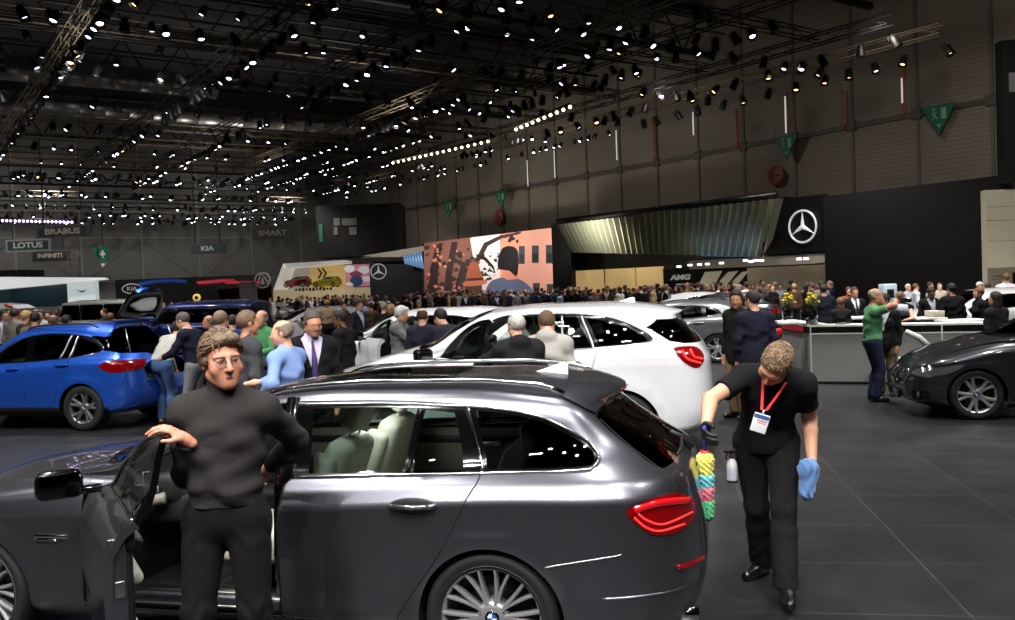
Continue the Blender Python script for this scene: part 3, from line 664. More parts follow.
# ------------------------------------------------------------------ the other cars
def std_lines(p):
    """plan and side measures -> feature lines of an ordinary car"""
    hw, wb, fo, ro = p['hw'], p['wb'], p['fo'], p['ro']; n, t = -fo, wb+ro; H = p['h']; zc = p['z_cowl']; zh = p['z_nose']; xc = p['x_cowl']; xf = p['x_rf']; xr = p['x_rr']; bf, br = p['belt']
    cb = p.get('cant', .90*H-.0); yr = p.get('y_roof_k', .64)*hw
    q = dict(p); sh = p.get('shoulder', .045)
    q['z_mid'] = [(n, .36*H), (0, .39*H), (wb, .40*H), (t, .43*H)]
    q['z_char'] = p.get('z_charl') or [(n, zh-.10), (0, zc-.28), (1., bf-.15), (wb, br-.13), (t, br-.14)]
    q['z_sho'] = [(n, zh-.03), (-.35, zh+.10), (.5, zc-.07), (1.2, bf-sh+.01), (wb, br-sh+.01), (t, br-sh-.02)]
    q['z_belt'] = [(n, zh), (-.3, zh+.14), (.5, zc-.04), (1.0, bf), (wb, br), (t, br)]
    q['y_belt'] = [(n, .78*hw), (-.2, .82*hw), (.7, .87*hw), (1.2, .90*hw), (wb-.3, .90*hw), (wb+.4, .86*hw), (t, .80*hw)]
    dx = xf-xc; rd = p.get('roof_drop', 0.)
    q['z_cant'] = [(n, zh+.01), (-.3, zh+.17), (xc+.05, zc-.01), (xc+.30, zc+.02), (xc+.3+.4*dx, zc+.02+.50*(cb-zc)), (xf+.05, cb-.03), (xf+.6, cb+.01), ((xf+xr)/2+.3, cb+.005), (xr-.3, cb-.03-.3*rd), (xr, cb-.075-rd)]
    q['y_cant'] = [(n, .64*hw), (xc, .73*hw), (xc+.3, .78*hw), (xf, yr+.06), (xf+.7, yr+.02), (xr-.5, yr), (xr, yr-.04)]
    q['z_roof'] = [(n, zh+.03), (-.3, zh+.20), (xc+.02, zc+.01), (xc+.22, zc+.05), (xc+.25+.45*dx, zc+.05+.55*(H-zc)), (xf+.05, H-.065), (xf+.6, H-.022), ((xf+xr)/2+.3, H-.025), (xr-.3, H-.055-.3*rd), (xr, H-.10-rd)]
    q['y_roof'] = [(n, .38*hw), (xc, .44*hw), (xf, .44*hw), (xr, .40*hw)]
    q['z_mid_roof'] = [(n, zh+.05), (-.3, zh+.22), (xc, zc+.03), (xc+.15, zc+.07), (xc+.2+.45*dx, zc+.07+.55*(H-zc)), (xf, H-.045), (xf+.6, H-.003), ((xf+xr)/2+.3, H-.005), (xr-.3, H-.035-.3*rd), (xr, H-.075-rd)]
    q['x_cant_r'] = xr-.04; q['x_roof_r'] = xr; q['x_top_r'] = xr+.01
    q.setdefault('xA', -.12); q.setdefault('xB', wb+.22); q.setdefault('ra', p['R']+.035)
    return q
def std_car(name, label, p, paint_m, loc, rz, style='five', rim=None, group=None, step=.08, open_tail=False, lit=False, clad=None, badge=True, far=False, seats=True):
    p = std_lines(p); c = Car(name, label, 'car', p, None, paint_m, step, group); sk, root = c.sk, c.root; MW = Matrix.Translation(loc) @ Matrix.Rotation(rz, 4, 'Z'); c.MW = MW
    px = lambda pts: sk.inv_px(pts, MW)
    c.arches(); wb = p['wb']; t_ = wb+p['ro']
    c.o('dlo', p['dlo'], smooth=p.get('dlo_s', 4))
    for i, w in enumerate(p['wins']): c.o('win%d' % i, w[0], smooth=w[1] if len(w) > 1 else 0)
    xc, xf, xr = p['x_cowl'], p['x_rf'], p['x_rr']; yr = p.get('y_roof_k', .64)*p['hw']
    c.o('wind', [(xc+.05,0),(xc+.08,.3),(xc+.18,.56),(xc+.33,.70*p['hw']),(xc+.45,.72*p['hw']),((xc+xf)/2+.22,yr+.03),(xf-.02,yr-.02),(xf+.0,yr-.10),(xf+.03,.3),(xf+.04,0)], 'top')
    if p.get('rg'):
        rg = p['rg']; g = [sk.inv([(y, z)], 'rear')[0] for y, z in rg]; g1 = sk.inv([(0, rg[-1][1]-.005)], 'rear')[0]; g2 = sk.inv([(0, rg[0][1]+.005)], 'rear')[0]
        c.raw('rear_glass', [tuple(v) for v in g]+[(1, g1[1]), (1, g2[1])])
    for k in ('tail', 'head'):
        if p.get(k): c.raw(k, [tuple(v) for v in sk.inv(smoothpoly(p[k], 4), 'side')])
        if p.get(k+'_px'): c.raw(k, [tuple(v) for v in px(smoothpoly(p[k+'_px'], 4))])
    if p.get('odoor'): c.o('odoor', p['odoor'], smooth=4)
    if clad: c.o('clad', [(-p['fo']+.5, .02), (-p['fo']+.5, clad), (wb+p['ro']-.4, clad), (wb+p['ro']-.4, .02)])
    if open_tail:
        zt = p['gate_z']; a = sk.inv([(x, z) for x, z in p['gate']], 'side'); top = sk.inv([(0.0, p['h']-.10)], 'rear')[0]; bot = sk.inv([(0, zt)], 'rear')[0]
        c.raw('gate', [tuple(v) for v in a]+[(1, bot[1]), (1, p.get('gate_t', .93))])
    c.run(); m = c.mask; c.free &= ~(m['arch_f']|m['arch_r']); Z = np.zeros(len(c.F), bool)
    if open_tail:
        g = m['gate']; hz = p['hinge']; o = bpy.data.objects.new('tailgate', None); C.objects.link(o); o.parent = root
        tg = c.take('gate_panel', g&~m.get('rear_glass', Z)&~m.get('tail', Z), paint_m, keep=True, parent=o, thick=.05); gg = c.take('rear_window', g&m.get('rear_glass', Z), M['privacy'], keep=True, parent=o); gl = c.take('tail_light', g&m.get('tail', Z), M['red_lens'], keep=True, parent=o, lift=.003) if 'tail' in m else None
        for x in (tg, gg, gl):
            if x is not None: x.data.transform(Matrix.Translation((-hz[0], 0, -hz[1])))
        ip = c.take('inner_panel', g&~m.get('rear_glass', Z), M['blackmatte'], keep=True, parent=o, lift=-.056); ip.data.transform(Matrix.Translation((-hz[0], 0, -hz[1])))
        o.location = (hz[0], 0, hz[1]); o.rotation_euler = (0, math.radians(-p['gate_open']), 0)
        c.free &= ~g; inr = MB()
        # the load bay behind it
        inr.box((wb+.20, 0, .70), (1.0, 1.0, .03)); inr.box((wb+.15, .52, .95), (.8, .03, .5)); inr.box((wb+.15, -.52, .95), (.8, .03, .5)); inr.box((wb-.25, 0, 1.0), (.10, 1.2, .62)); inr.build('load_bay', M['blackmatte'], root)
        sl = MB(); sl.rbox((wb+.80, 0, .715), (.09, 1.0, .02), .008); sl.build('load_sill', M['satin'], root)
        for sd in (-1, 1):
            st = MB(); st.tube([(wb+.62, sd*.56, 1.12), (hz[0]+.33, sd*.52, hz[1]-.03)], .012, 6); st.build('gas_strut', M['satin'], root)
    glassm = Z.copy()
    if p.get('odoor'):
        d, hx = m['odoor'], p['ohinge']; fd = bpy.data.objects.new('front_door', None); C.objects.link(fd); fd.parent = root; fd.location = (hx[0], hx[1], 0); fd.rotation_euler = (0, 0, -math.radians(p['oangle']))
        for nm, k, mm, th in (('door_skin', d&~m['dlo'], paint_m, .06), ('window_frame', d&m['dlo']&~m['win0'], M['blackgloss'], .04), ('window', d&m['win0'], M['glass'], 0), ('inner_panel', d&~m['dlo'], M['dash'], -1)):
            x = c.take(nm, k, mm, keep=True, sides=(-1,), parent=fd, thick=max(th, 0), lift=-.065 if th < 0 else 0); x.data.transform(Matrix.Translation((-hx[0], -hx[1], 0)))
        b = MB(); b.rbox((0, 0, 0), (.13, .21, .16), .045); mi = b.build('door_mirror', M[p['mirror_m']] if p.get('mirror_m') else paint_m, fd, (.30, -.14, p['belt'][0]+.07)); b = MB(); b.rbox((0, .10, -.05), (.06, .10, .04), .015); b.build('mirror_arm', M['blackgloss'], mi)
        ff = c.take('front_door', d&~m['dlo'], paint_m, keep=True, sides=(1,)); c.take('window', d&m['win0'], M['glass'], keep=True, sides=(1,), parent=ff); c.free &= ~d
        b = MB(); b.rbox((1.26, -p['hw']*.87, p['clear']+.13), (1.05, .12, .08), .03); b.build('door_sill', paint_m, root)
    for i in range(len(p['wins'])): glassm |= m['win%d' % i]
    for i, w in enumerate(p['wins']):
        for sd in ((-1,), (1,)): c.take('side_window', m['win%d' % i], M['privacy'] if len(w) > 2 and w[2] else M['glass'], keep=True, sides=sd)
    for sd in ((-1,), (1,)): c.take('window_surround', m['dlo']&~glassm, M['blackgloss'], sides=sd, keep=True)
    c.free &= ~m['dlo']
    c.take('windscreen', m['wind'], M['screen_glass'])
    if 'rear_glass' in m: c.take('rear_window', m['rear_glass'], M['privacy'])
    for k, nm, mm in (('tail', 'tail_light', M['red_lens']), ('head', 'headlight', M['clear_lens'])):
        if k in m:
            for sd in ((-1,), (1,)): 
                t = c.take(nm, m[k], mm, keep=True, sides=sd, lift=.004)
                for bar in p.get(k+'_bars', []):
                    o1 = px(smoothpoly(bar, 5, False)); b = MB(); b.tube(sk.line(o1, sd[0], .008), .014, 6)
                    if t: b.build('light_bar', M['red_lit'] if k == 'tail' else M['lit_white'], t)
            c.free &= ~m[k]
    if clad: c.take('lower_cladding', m['clad'], M['blackmatte'])
    c.take('body_shell', c.free.copy(), paint_m)
    trim = M[p.get('trim', 'chrome')]
    if not p.get('odoor'): [c.seam('window_trim', 'dlo', trim, .009, lift=.004, sides=(sd,)) for sd in (-1, 1)]
    else:
        X = sk.S(c.out['dlo'][:, 0], c.out['dlo'][:, 1]); xo = p['odoor'][5][0]+.02; k0 = int(np.argmax(X[:, 0] > xo)); k1 = len(X)-int(np.argmax(X[::-1, 0] > xo))
        b = MB(); b.tube(sk.line(c.out['dlo'][k0:k1], -1, .004), .009, 6); b.build('window_trim', trim, root)
    for s_ in p.get('seams', []):
        o1 = sk.inv(densify(smoothpoly(s_, 4, False), .04, False)); b = MB(); b.tube(sk.line(o1, -1, -.001), .004, 5); b.build('door_seam', M['black'], root)
    for s_ in p.get('bars', []):
        o1 = sk.inv(densify(s_, .04, False)); b = MB(); b.tube(sk.line(o1, -1, .005), .012, 6); b.build('window_divider', M[p.get('bar_m', 'blackgloss')], root)
    for x, z in p.get('handles', []):
        y = sk.S(*[np.array([v]) for v in sk.inv([(x, z)])[0]])[0][1]
        for sd in (-1, 1):
            b = MB(); b.tube(smoothpoly([(x-.11, sd*y, z), (x-.08, sd*(y+.02), z), (x+.08, sd*(y+.02), z+.005), (x+.11, sd*y, z+.005)], 4, False), .014, 8); b.build('door_handle', M[p['handle_m']] if p.get('handle_m') else paint_m, root)
    wheel_wells(root, p)
    b = MB(); b.box((wb/2+.1, 0, p['clear']+.06), (wb*.62, p['hw']*1.75, .05)); b.build('floor_pan', M['carpet'], root)
    b = MB(); b.rbox((xc+.55, 0, p['belt'][0]-.06), (.45, 1.4*p['hw']/.93, .2), .06); b.build('dashboard', M['dash'], root)
    if seats:
        cu, ba, he = seat_set()
        for y in (-.37, .37):
            s_ = bpy.data.objects.new('front_seat', None); C.objects.link(s_); s_.parent = root; s_.location = (wb*.53, y, p['belt'][0]-.42)
            put('seat_cushion', cu, M['greyleather'], s_); put('backrest', ba, M['greyleather'], s_); put('headrest', he, M['greyleather'], s_)
        b = MB(); b.rbox((wb*.95, 0, p['belt'][0]-.15), (.16, 1.25, .62), .05, None); b.build('rear_backrest', M['dash'], root)
    for sd in ((1,) if p.get('odoor') else (-1, 1)):
        b = MB(); b.rbox((0, 0, 0), (.13, .21, .16), .045); mi = b.build('door_mirror', M[p['mirror_m']] if p.get('mirror_m') else paint_m, root, (xc+.62, sd*(p['hw']+.07), p['belt'][0]+.07))
        b = MB(); b.rbox((0, -sd*.10, -.05), (.06, .10, .04), .015); b.build('mirror_arm', M['blackgloss'], mi)
    if p.get('rails'):
        for sd in (-1, 1):
            pts = []
            for x in np.linspace(xf+.1, xr-.25, 22):
                k = min((x-xf-.1)/.16, (xr-.25-x)/.16, 1); zz = float(pchip([xf, xf+.6, (xf+xr)/2+.3, xr-.25, xr], [p['h']-.065, p['h']-.03, p['h']-.03, p['h']-.06, p['h']-.1], [x])[0]); pts.append((x, sd*(yr-.05), zz-.01+.035*math.sin(k*PI/2)))
            b = MB(); b.tube(pts, .014, 6); b.build('roof_rail', M[p['rails']], root)
    if p.get('fin'):
        fx, fz = p['fin']; b = MB(); b.add([(fx-.2, -.03, fz), (fx-.2, .03, fz), (fx+.02, .04, fz-.02), (fx+.02, -.04, fz-.02), (fx-.03, 0, fz+.048), (fx+.01, 0, fz+.045)], [(0, 1, 4), (1, 2, 5, 4), (2, 3, 5), (3, 0, 4, 5)], False); b.build('antenna_fin', paint_m, root)
    add_wheels(root, p, style, rim or M['rim'], badge)
    root.matrix_world = MW; return c
_ss = []
def seat_set():
    if not _ss: _ss.append(seat_meshes())
    return _ss[0]
def place(hub_px, R, hw, W, axle_x, yaw, z=0.0):
    """world place of a car whose near tyre touches the ground at a seen point"""
    g = on_z(hub_px[0], hub_px[1], 0); c, s = math.cos(yaw), math.sin(yaw); lx, ly = axle_x, -(hw-.05)
    return (g.x-(c*lx-s*ly), g.y-(s*lx+c*ly), 0.0)
YAW = math.radians(-13.4)
M['xwhite'] = mat('car_white', (214,215,219), .3, 0, 1.); M['xblue'] = paint('car_blue', (36,92,205), .55, .34); M['darkgrey'] = paint('coupe_grey', (58,58,64), .7, .3); M['silvergrey'] = paint('silver_grey', (120,124,130), .7, .3)
M['offgrey'] = paint('pale_silver', (150,150,146), .6, .35); M['navy_paint'] = paint('deep_blue', (22,32,90), .5, .3)
# white off-road car
p5 = dict(hw=.965, wb=2.933, fo=.87, ro=.96, h=1.70, roof_drop=.05, clear=.24, R=.378, rr=.262, W=.28, ra=.42, flare=.010, z_nose=.82, z_cowl=1.20, x_cowl=.42, x_rf=1.42, x_rr=3.56, belt=(1.13, 1.235), cant=1.615, y_roof_k=.66,
  z_charl=[(-.87,.70),(0,.90),(1,.965),(2.9,1.06),(3.96,1.07)], dlo=[(.92,1.16),(.92,1.16),(1.6,1.165),(2.6,1.215),(3.1,1.245),(3.24,1.265),(3.28,1.30),(3.22,1.36),(3.0,1.48),(2.75,1.555),(2.3,1.59),(1.9,1.59),(1.6,1.56),(1.3,1.42)],
  wins=[([(1.15,1.18),(1.15,1.18),(1.70,1.19),(1.70,1.19),(1.68,1.55),(1.68,1.55),(1.45,1.46)],3,0), ([(1.85,1.20),(2.62,1.24),(2.46,1.55),(2.2,1.565),(1.85,1.57)],0,0), ([(2.71,1.25),(2.71,1.25),(3.1,1.268),(3.21,1.285),(3.20,1.31),(2.98,1.44),(2.57,1.54),(2.57,1.54)],3,1)],
  bars=[[(2.66,1.22),(2.51,1.56)],[(2.32,1.21),(2.30,1.57)]], bar_m='satin', seams=[[(2.70,1.22),(2.64,1.0),(2.52,.75),(2.44,.50)],[(1.80,1.17),(1.79,.8),(1.79,.4)]], handles=[(2.40,1.075)], handle_m='chrome', rg=[(.66,1.50),(.71,1.42),(.74,1.27),(.70,1.24),(.3,1.23)], trim='satin', fin=(3.02,1.685), mirror_m='blackgloss',
  tail_px=[(673.5,348),(673.5,348),(682,346.5),(696,347),(703,354),(703,362),(696,368),(685,363),(677,355)], tail_bars=[[(682,351),(687,359),(700,363)],[(690,350),(694,357),(702,359)]],
  odoor=[(.72,1.05),(.72,1.05),(.74,.7),(.74,.42),(1.78,.42),(1.79,.8),(1.80,1.17),(1.785,1.60),(1.785,1.60),(1.6,1.575),(1.3,1.44),(.93,1.18)], ohinge=(.74,-.94), oangle=42)
loc5 = place((623, 463), .378, .965, .28, 2.933, YAW)
white_suv = std_car('off_road_car', 'large white off-road car with its front door open, behind the grey estate', p5, M['xwhite'], loc5, YAW, 'five')
# blue compact off-road car with its boot open
p1 = dict(hw=.91, wb=2.67, fo=.86, ro=.85, h=1.585, clear=.22, R=.343, rr=.235, W=.24, ra=.385, flare=.02, z_nose=.80, z_cowl=1.08, x_cowl=.45, x_rf=1.38, x_rr=2.98, belt=(1.00, 1.10), cant=1.46,
  z_charl=[(-.86,.66),(0,.82),(1,.885),(2.67,.975),(3.58,.99)], dlo=[(.92,1.02),(.92,1.02),(1.6,1.03),(2.4,1.08),(2.7,1.11),(2.88,1.15),(2.92,1.20),(2.84,1.285),(2.66,1.375),(2.4,1.42),(2.1,1.44),(1.8,1.435),(1.5,1.38),(1.2,1.23)],
  wins=[([(1.13,1.04),(1.13,1.04),(1.62,1.05),(1.62,1.05),(1.61,1.40),(1.61,1.40),(1.42,1.33)],3,0), ([(1.75,1.055),(2.24,1.085),(2.32,1.40),(2.1,1.415),(1.75,1.415)],0,1), ([(2.31,1.095),(2.39,1.10),(2.43,1.39),(2.39,1.395)],0,1), ([(2.48,1.11),(2.48,1.11),(2.75,1.14),(2.85,1.17),(2.86,1.205),(2.77,1.285),(2.5,1.38),(2.5,1.38)],3,1)],
  bars=[[(2.27,1.08),(2.355,1.41)],[(2.43,1.09),(2.465,1.395)]], bar_m='satin', seams=[[(2.46,1.09),(2.42,.95),(2.30,.72),(2.22,.42)],[(1.70,1.03),(1.69,.8),(1.69,.4)]], handles=[(2.36,.985),(1.48,.935)], rails='blackmatte', rg=[(.60,1.40),(.66,1.32),(.70,1.17),(.66,1.13),(.3,1.11)],
  tail=[(2.98,.96),(2.98,.96),(3.12,1.03),(3.36,1.03),(3.46,1.0),(3.465,.90),(3.38,.865),(3.15,.87)], gate=[(2.84,1.50),(2.92,1.41),(3.12,1.24),(3.43,1.05),(3.47,.90),(3.49,.74)], gate_z=.74, gate_t=.86, hinge=(2.86,1.52), gate_open=93)
loc1 = place((85, 431), .343, .91, .24, 2.67, YAW)
blue_car = std_car('compact_off_road_car', 'bright blue compact off-road car with its tailgate raised', p1, M['xblue'], loc1, YAW, 'five', M['rim_grey'], open_tail=True, clad=.36)

# dark grey coupe at the side of the stand, nose in view
p2 = dict(hw=.887, wb=2.69, fo=.80, ro=.945, h=1.41, clear=.15, R=.32, rr=.235, W=.23, ra=.352, flare=.015, z_nose=.66, z_cowl=.99, x_cowl=.22, x_rf=1.40, x_rr=2.95, belt=(.94, .99), cant=1.30, y_roof_k=.60, belt_in=.02, sho_in=.02,
  dlo=[(.96,.95),(.96,.95),(1.6,.955),(2.3,.985),(2.55,1.01),(2.58,1.04),(2.4,1.17),(2.1,1.25),(1.8,1.265),(1.5,1.22),(1.2,1.09)], wins=[([(1.15,.97),(1.15,.97),(1.95,.985),(1.95,.985),(1.93,1.235),(1.8,1.24),(1.5,1.19)],3,0), ([(2.03,.99),(2.03,.99),(2.4,1.01),(2.45,1.03),(2.3,1.15),(2.03,1.22),(2.03,1.22)],3,1)],
  head=[(-.70,.575),(-.70,.575),(-.62,.64),(-.42,.67),(-.22,.70),(-.15,.71),(-.22,.64),(-.40,.575),(-.62,.545)], seams=[[(.78,.90),(.80,.6),(.80,.3)],[(2.0,.97),(2.02,.6),(1.98,.3)]], handles=[(1.85,.84)])
loc2 = place((977, 420), .32, .887, .23, 0, YAW); loc2 = (loc2[0], loc2[1], 0)
coupe = std_car('coupe', 'dark grey two-door coupe standing nose-first beside the reception counter', p2, M['darkgrey'], loc2, YAW, 'five', M['rim'], step=.06)
def coupe_nose(c):
    sk, r = c.sk, c.root; blk = M['blackgloss']
    zf = lambda z, q: (q, float(np.interp(z, sk.S(np.full(160, q), np.linspace(0, .75, 160))[:, 2], np.linspace(0, .75, 160))))
    def patch(nm, qz, m, sd, lift=.004, par=None):
        o = np.array([zf(z, q) for q, z in smoothpoly(qz, 3)]); X = sk.S(o[:, 0], o[:, 1])+sk.normals(o[:, 0], o[:, 1])*lift; cen = X.mean(0)+sk.normals(o[:, 0], o[:, 1]).mean(0)*lift
        k = np.array([1, sd, 1]); vs = [tuple(p*k) for p in X]+[tuple(cen*k)]; n = len(X); return put(nm, me_from(vs, [(i, (i+1) % n, n) for i in range(n)], True), m, par or r)
    for sd in (-1, 1):
        g = patch('kidney_grille', [(.006,.60),(.006,.60),(.05,.605),(.05,.605),(.058,.52),(.05,.43),(.05,.43),(.008,.43),(.008,.43)], blk, sd, .012)
        b = MB(); o = np.array([zf(z, q) for q, z in smoothpoly([(.006,.60),(.006,.60),(.05,.605),(.05,.605),(.058,.52),(.05,.43),(.05,.43),(.008,.43),(.008,.43)], 3)]); b.tube(sk.line(o, sd, .012), .010, 6, close=True); b.build('grille_frame', M['chrome'], g)
        patch('air_intake', [(.08,.36),(.08,.36),(.13,.36),(.135,.30),(.12,.25),(.08,.24),(.08,.24)], blk, sd, .008)
        b = MB(); P = sk.S(*[np.array([v]) for v in zf(.305, .10)])[0]; b.lathe([(.001, 0), (.045, 0), (.05, .02)], 16, Matrix.Translation((P[0]-.01, P[1]*sd, P[2])) @ Matrix.Rotation(PI/2, 4, 'Y')); b.build('fog_light', M['clear_lens'], r)
        for q, z in ((.105,.63),(.125,.66)):
            P = sk.S(*[np.array([v]) for v in zf(z, q)])[0]; n = sk.normals(*[np.array([v]) for v in zf(z, q)])[0]
            b = MB(); b.tube([Vector((P[0]+n[0]*.01, sd*(P[1]+n[1]*.01), P[2]+n[2]*.01))+Vector((0, math.cos(a)*.03, math.sin(a)*.03)) for a in np.linspace(0, 2*PI, 13)[:-1]], .006, 5, close=True); b.build('light_ring', M['lit_white'], r)
    g = MB(); g.rbox((-.795, 0, .27), (.05, .55, .12), .02); g.build('lower_intake', blk, r)
    g = MB(); g.rbox((-.835, 0, .43), (.012, .50, .11), .004); g.build('front_plate', blk, r)
coupe_nose(coupe)
# silver hatchback partly hidden by visitors
p6 = dict(hw=.885, wb=2.69, fo=.77, ro=.86, h=1.42, clear=.16, R=.325, rr=.24, W=.22, ra=.355, flare=.015, z_nose=.66, z_cowl=.99, x_cowl=.48, x_rf=1.42, x_rr=3.20, belt=(.94, 1.04), cant=1.31, roof_drop=.03,
  dlo=[(.93,.96),(.93,.96),(1.6,.97),(2.4,1.03),(2.75,1.07),(2.82,1.10),(2.72,1.19),(2.4,1.265),(2.0,1.285),(1.6,1.25),(1.2,1.10)], wins=[([(1.15,.98),(1.15,.98),(1.7,.99),(1.7,.99),(1.69,1.23),(1.5,1.20)],3,0), ([(1.8,.995),(2.38,1.04),(2.35,1.245),(1.8,1.26)],0,0), ([(2.46,1.05),(2.46,1.05),(2.68,1.08),(2.72,1.105),(2.62,1.18),(2.45,1.235),(2.45,1.235)],3,1)],
  seams=[[(2.44,1.03),(2.38,.8),(2.28,.6),(2.25,.35)],[(1.75,.97),(1.75,.35)]], handles=[(2.30,.90)], rg=[(.55,1.24),(.60,1.18),(.62,1.08),(.55,1.05),(.3,1.04)], tail=[(3.1,.86),(3.1,.86),(3.25,.92),(3.42,.93),(3.44,.82),(3.3,.80)])
hatch = std_car('hatchback', 'silver grey hatchback behind the white off-road car and two standing men', p6, M['silvergrey'], place((718, 363), .325, .885, .22, 2.69, YAW), YAW, 'five', M['rim'], step=.09)
# white people carrier with an open door
p7 = dict(hw=.90, wb=2.67, fo=.84, ro=.83, h=1.56, clear=.17, R=.33, rr=.24, W=.22, ra=.365, flare=.015, z_nose=.78, z_cowl=1.12, x_cowl=.30, x_rf=1.20, x_rr=3.25, belt=(1.06, 1.12), cant=1.45,
  dlo=[(.75,1.08),(.75,1.08),(1.6,1.10),(2.5,1.13),(2.95,1.16),(3.0,1.2),(2.8,1.33),(2.4,1.41),(1.9,1.43),(1.5,1.40),(1.1,1.27)], wins=[([(1.0,1.10),(1.0,1.10),(1.55,1.115),(1.55,1.115),(1.54,1.385),(1.35,1.345)],3,0), ([(1.7,1.12),(2.4,1.145),(2.4,1.38),(1.7,1.40)],0,0), ([(2.48,1.15),(2.48,1.15),(2.85,1.17),(2.88,1.20),(2.7,1.32),(2.48,1.37),(2.48,1.37)],3,1)],
  seams=[[(2.44,1.10),(2.38,.8),(2.28,.6),(2.25,.35)]], handles=[(2.30,.98)], mirror_m='blackgloss', head=[(-.70,.72),(-.70,.72),(-.5,.80),(-.2,.87),(-.3,.80),(-.6,.70)], odoor=[(.62,1.0),(.62,1.0),(.66,.6),(.66,.34),(1.58,.34),(1.60,.8),(1.61,1.10),(1.60,1.44),(1.60,1.44),(1.4,1.41),(1.1,1.29),(.77,1.11)], ohinge=(.66,-.88), oangle=50)
def at_scale(x, s): # ground point below column x where a metre spans s pixels
    Y = FPX/s; d = sight(x, 300); return EYEP.x+d.x*Y/d.y, Y
hx, hy = at_scale(347, 56)
mpv = std_car('people_carrier', 'white people carrier with open front door between visitors, behind the white off-road car', p7, M['xwhite'], (hx-.2, hy+.83, 0), YAW, 'five', M['rim'], step=.09)
# ------------------------------------------------------------------ people: smooth blended volumes meshed as one surface
V = lambda *a: np.array(a, float)
def _len(a): return np.sqrt((a*a).sum(-1))
def ell(P, c, r, R=None):
    q = P-c
    if R is not None: q = q @ R
    r = np.asarray(r, float); k0 = _len(q/r); k1 = _len(q/(r*r)); return k0*(k0-1)/np.maximum(k1, 1e-6)
def cone(P, a, b, ra, rb):
    ba = b-a; q = P-a; t = np.clip((q @ ba)/max(ba @ ba, 1e-9), 0, 1); return _len(q-t[:, None]*ba)-(ra+(rb-ra)*t)
def smin(a, b, k):
    h = np.clip(.5+.5*(b-a)/k, 0, 1); return b+(a-b)*h-k*h*(1-h)
def smax(a, b, k): return -smin(-a, -b, k)
def plane(P, p, n): return (P-p) @ n
def net_mesh(fn, lo, hi, h, name='m'):
    """surface net of fn = 0 inside a box, evaluated only near the surface"""
    B = 8; lo = np.asarray(lo)-2*h; n = np.ceil((np.asarray(hi)+2*h-lo)/(h*B)).astype(int)
    I = np.stack(np.meshgrid(*[np.arange(k) for k in n], indexing='ij'), -1).reshape(-1, 3)
    d = fn(lo+(I+.5)*h*B); I = I[np.abs(d) < h*B*1.25]
    loc = np.stack(np.meshgrid(*[np.arange(B+1)]*3, indexing='ij'), -1).reshape(-1, 3); G = (I[:, None, :]*B+loc[None]); dim = n*B+2
    key = (G[..., 0]*dim[1]+G[..., 1])*dim[2]+G[..., 2]; uk, inv = np.unique(key, return_inverse=True)
    X = np.stack([uk//(dim[1]*dim[2]), (uk//dim[2]) % dim[1], uk % dim[2]], 1); val = np.empty(len(uk))
    for s in range(0, len(uk), 200000): val[s:s+200000] = fn(lo+X[s:s+200000]*h)
    D = val[inv.reshape(key.shape)].reshape(-1, B+1, B+1, B+1)
    cor = [(i, j, k) for i in (0, 1) for j in (0, 1) for k in (0, 1)]; C8 = np.stack([D[:, i:B+i, j:B+j, k:B+k] for i, j, k in cor], -1)
    act = (C8.min(-1) < 0)&(C8.max(-1) >= 0); b, i, j, k = np.nonzero(act); c8 = C8[b, i, j, k]; base = I[b]*B+np.stack([i, j, k], 1)
    cr = np.array(cor); acc = np.zeros((len(b), 3)); cnt = np.zeros(len(b))
    for p in range(8):
        for q in range(p+1, 8):
            if np.abs(cr[p]-cr[q]).sum() != 1: continue
            a, e = c8[:, p], c8[:, q]; m = (a < 0) != (e < 0); t = np.where(m, a/np.where(a == e, 1, a-e), 0)
            acc += np.where(m[:, None], cr[p]+(cr[q]-cr[p])*t[:, None], 0); cnt += m
    vert = lo+(base+acc/np.maximum(cnt, 1)[:, None])*h; ck = (base[:, 0]*dim[1]+base[:, 1])*dim[2]+base[:, 2]
    o = np.argsort(ck); ck = ck[o]; vert = vert[o]; base = base[o]; c8 = c8[o]; faces = []
    def find(bs):
        kk = (bs[:, 0]*dim[1]+bs[:, 1])*dim[2]+bs[:, 2]; ii = np.clip(np.searchsorted(ck, kk), 0, len(ck)-1); return ii, ck[ii] == kk
    for ax, e1 in ((0, 4), (1, 2), (2, 1)):     # edge from corner 0 along the axis
        a, e = c8[:, 0], c8[:, e1]; m = (a < 0) != (e < 0); bs = base[m]; s = a[m] < 0
        u, v = [(1, 2), (2, 0), (0, 1)][ax]; du = np.eye(3, dtype=int)[u]; dv = np.eye(3, dtype=int)[v]
        q = [find(bs), find(bs-du), find(bs-du-dv), find(bs-dv)]; ok = q[0][1]&q[1][1]&q[2][1]&q[3][1]
        F = np.stack([x[0] for x in q], 1)[ok]; s = s[ok]; F[~s] = F[~s][:, ::-1]; faces.append(F)
    F = np.concatenate(faces) if faces else np.zeros((0, 4), int)
    me = bpy.data.meshes.new(name); me.vertices.add(len(vert)); me.vertices.foreach_set('co', vert.ravel())
    me.loops.add(len(F)*4); me.loops.foreach_set('vertex_index', F.ravel().astype(np.int32)); me.polygons.add(len(F))
    me.polygons.foreach_set('loop_start', np.arange(len(F), dtype=np.int32)*4); me.polygons.foreach_set('loop_total', np.full(len(F), 4, np.int32)); me.update(calc_edges=True); me.validate(); me.shade_smooth(); return me
def rx(a): a = math.radians(a); return np.array([[1, 0, 0], [0, math.cos(a), -math.sin(a)], [0, math.sin(a), math.cos(a)]])
def ry(a): a = math.radians(a); return np.array([[math.cos(a), 0, math.sin(a)], [0, 1, 0], [-math.sin(a), 0, math.cos(a)]])
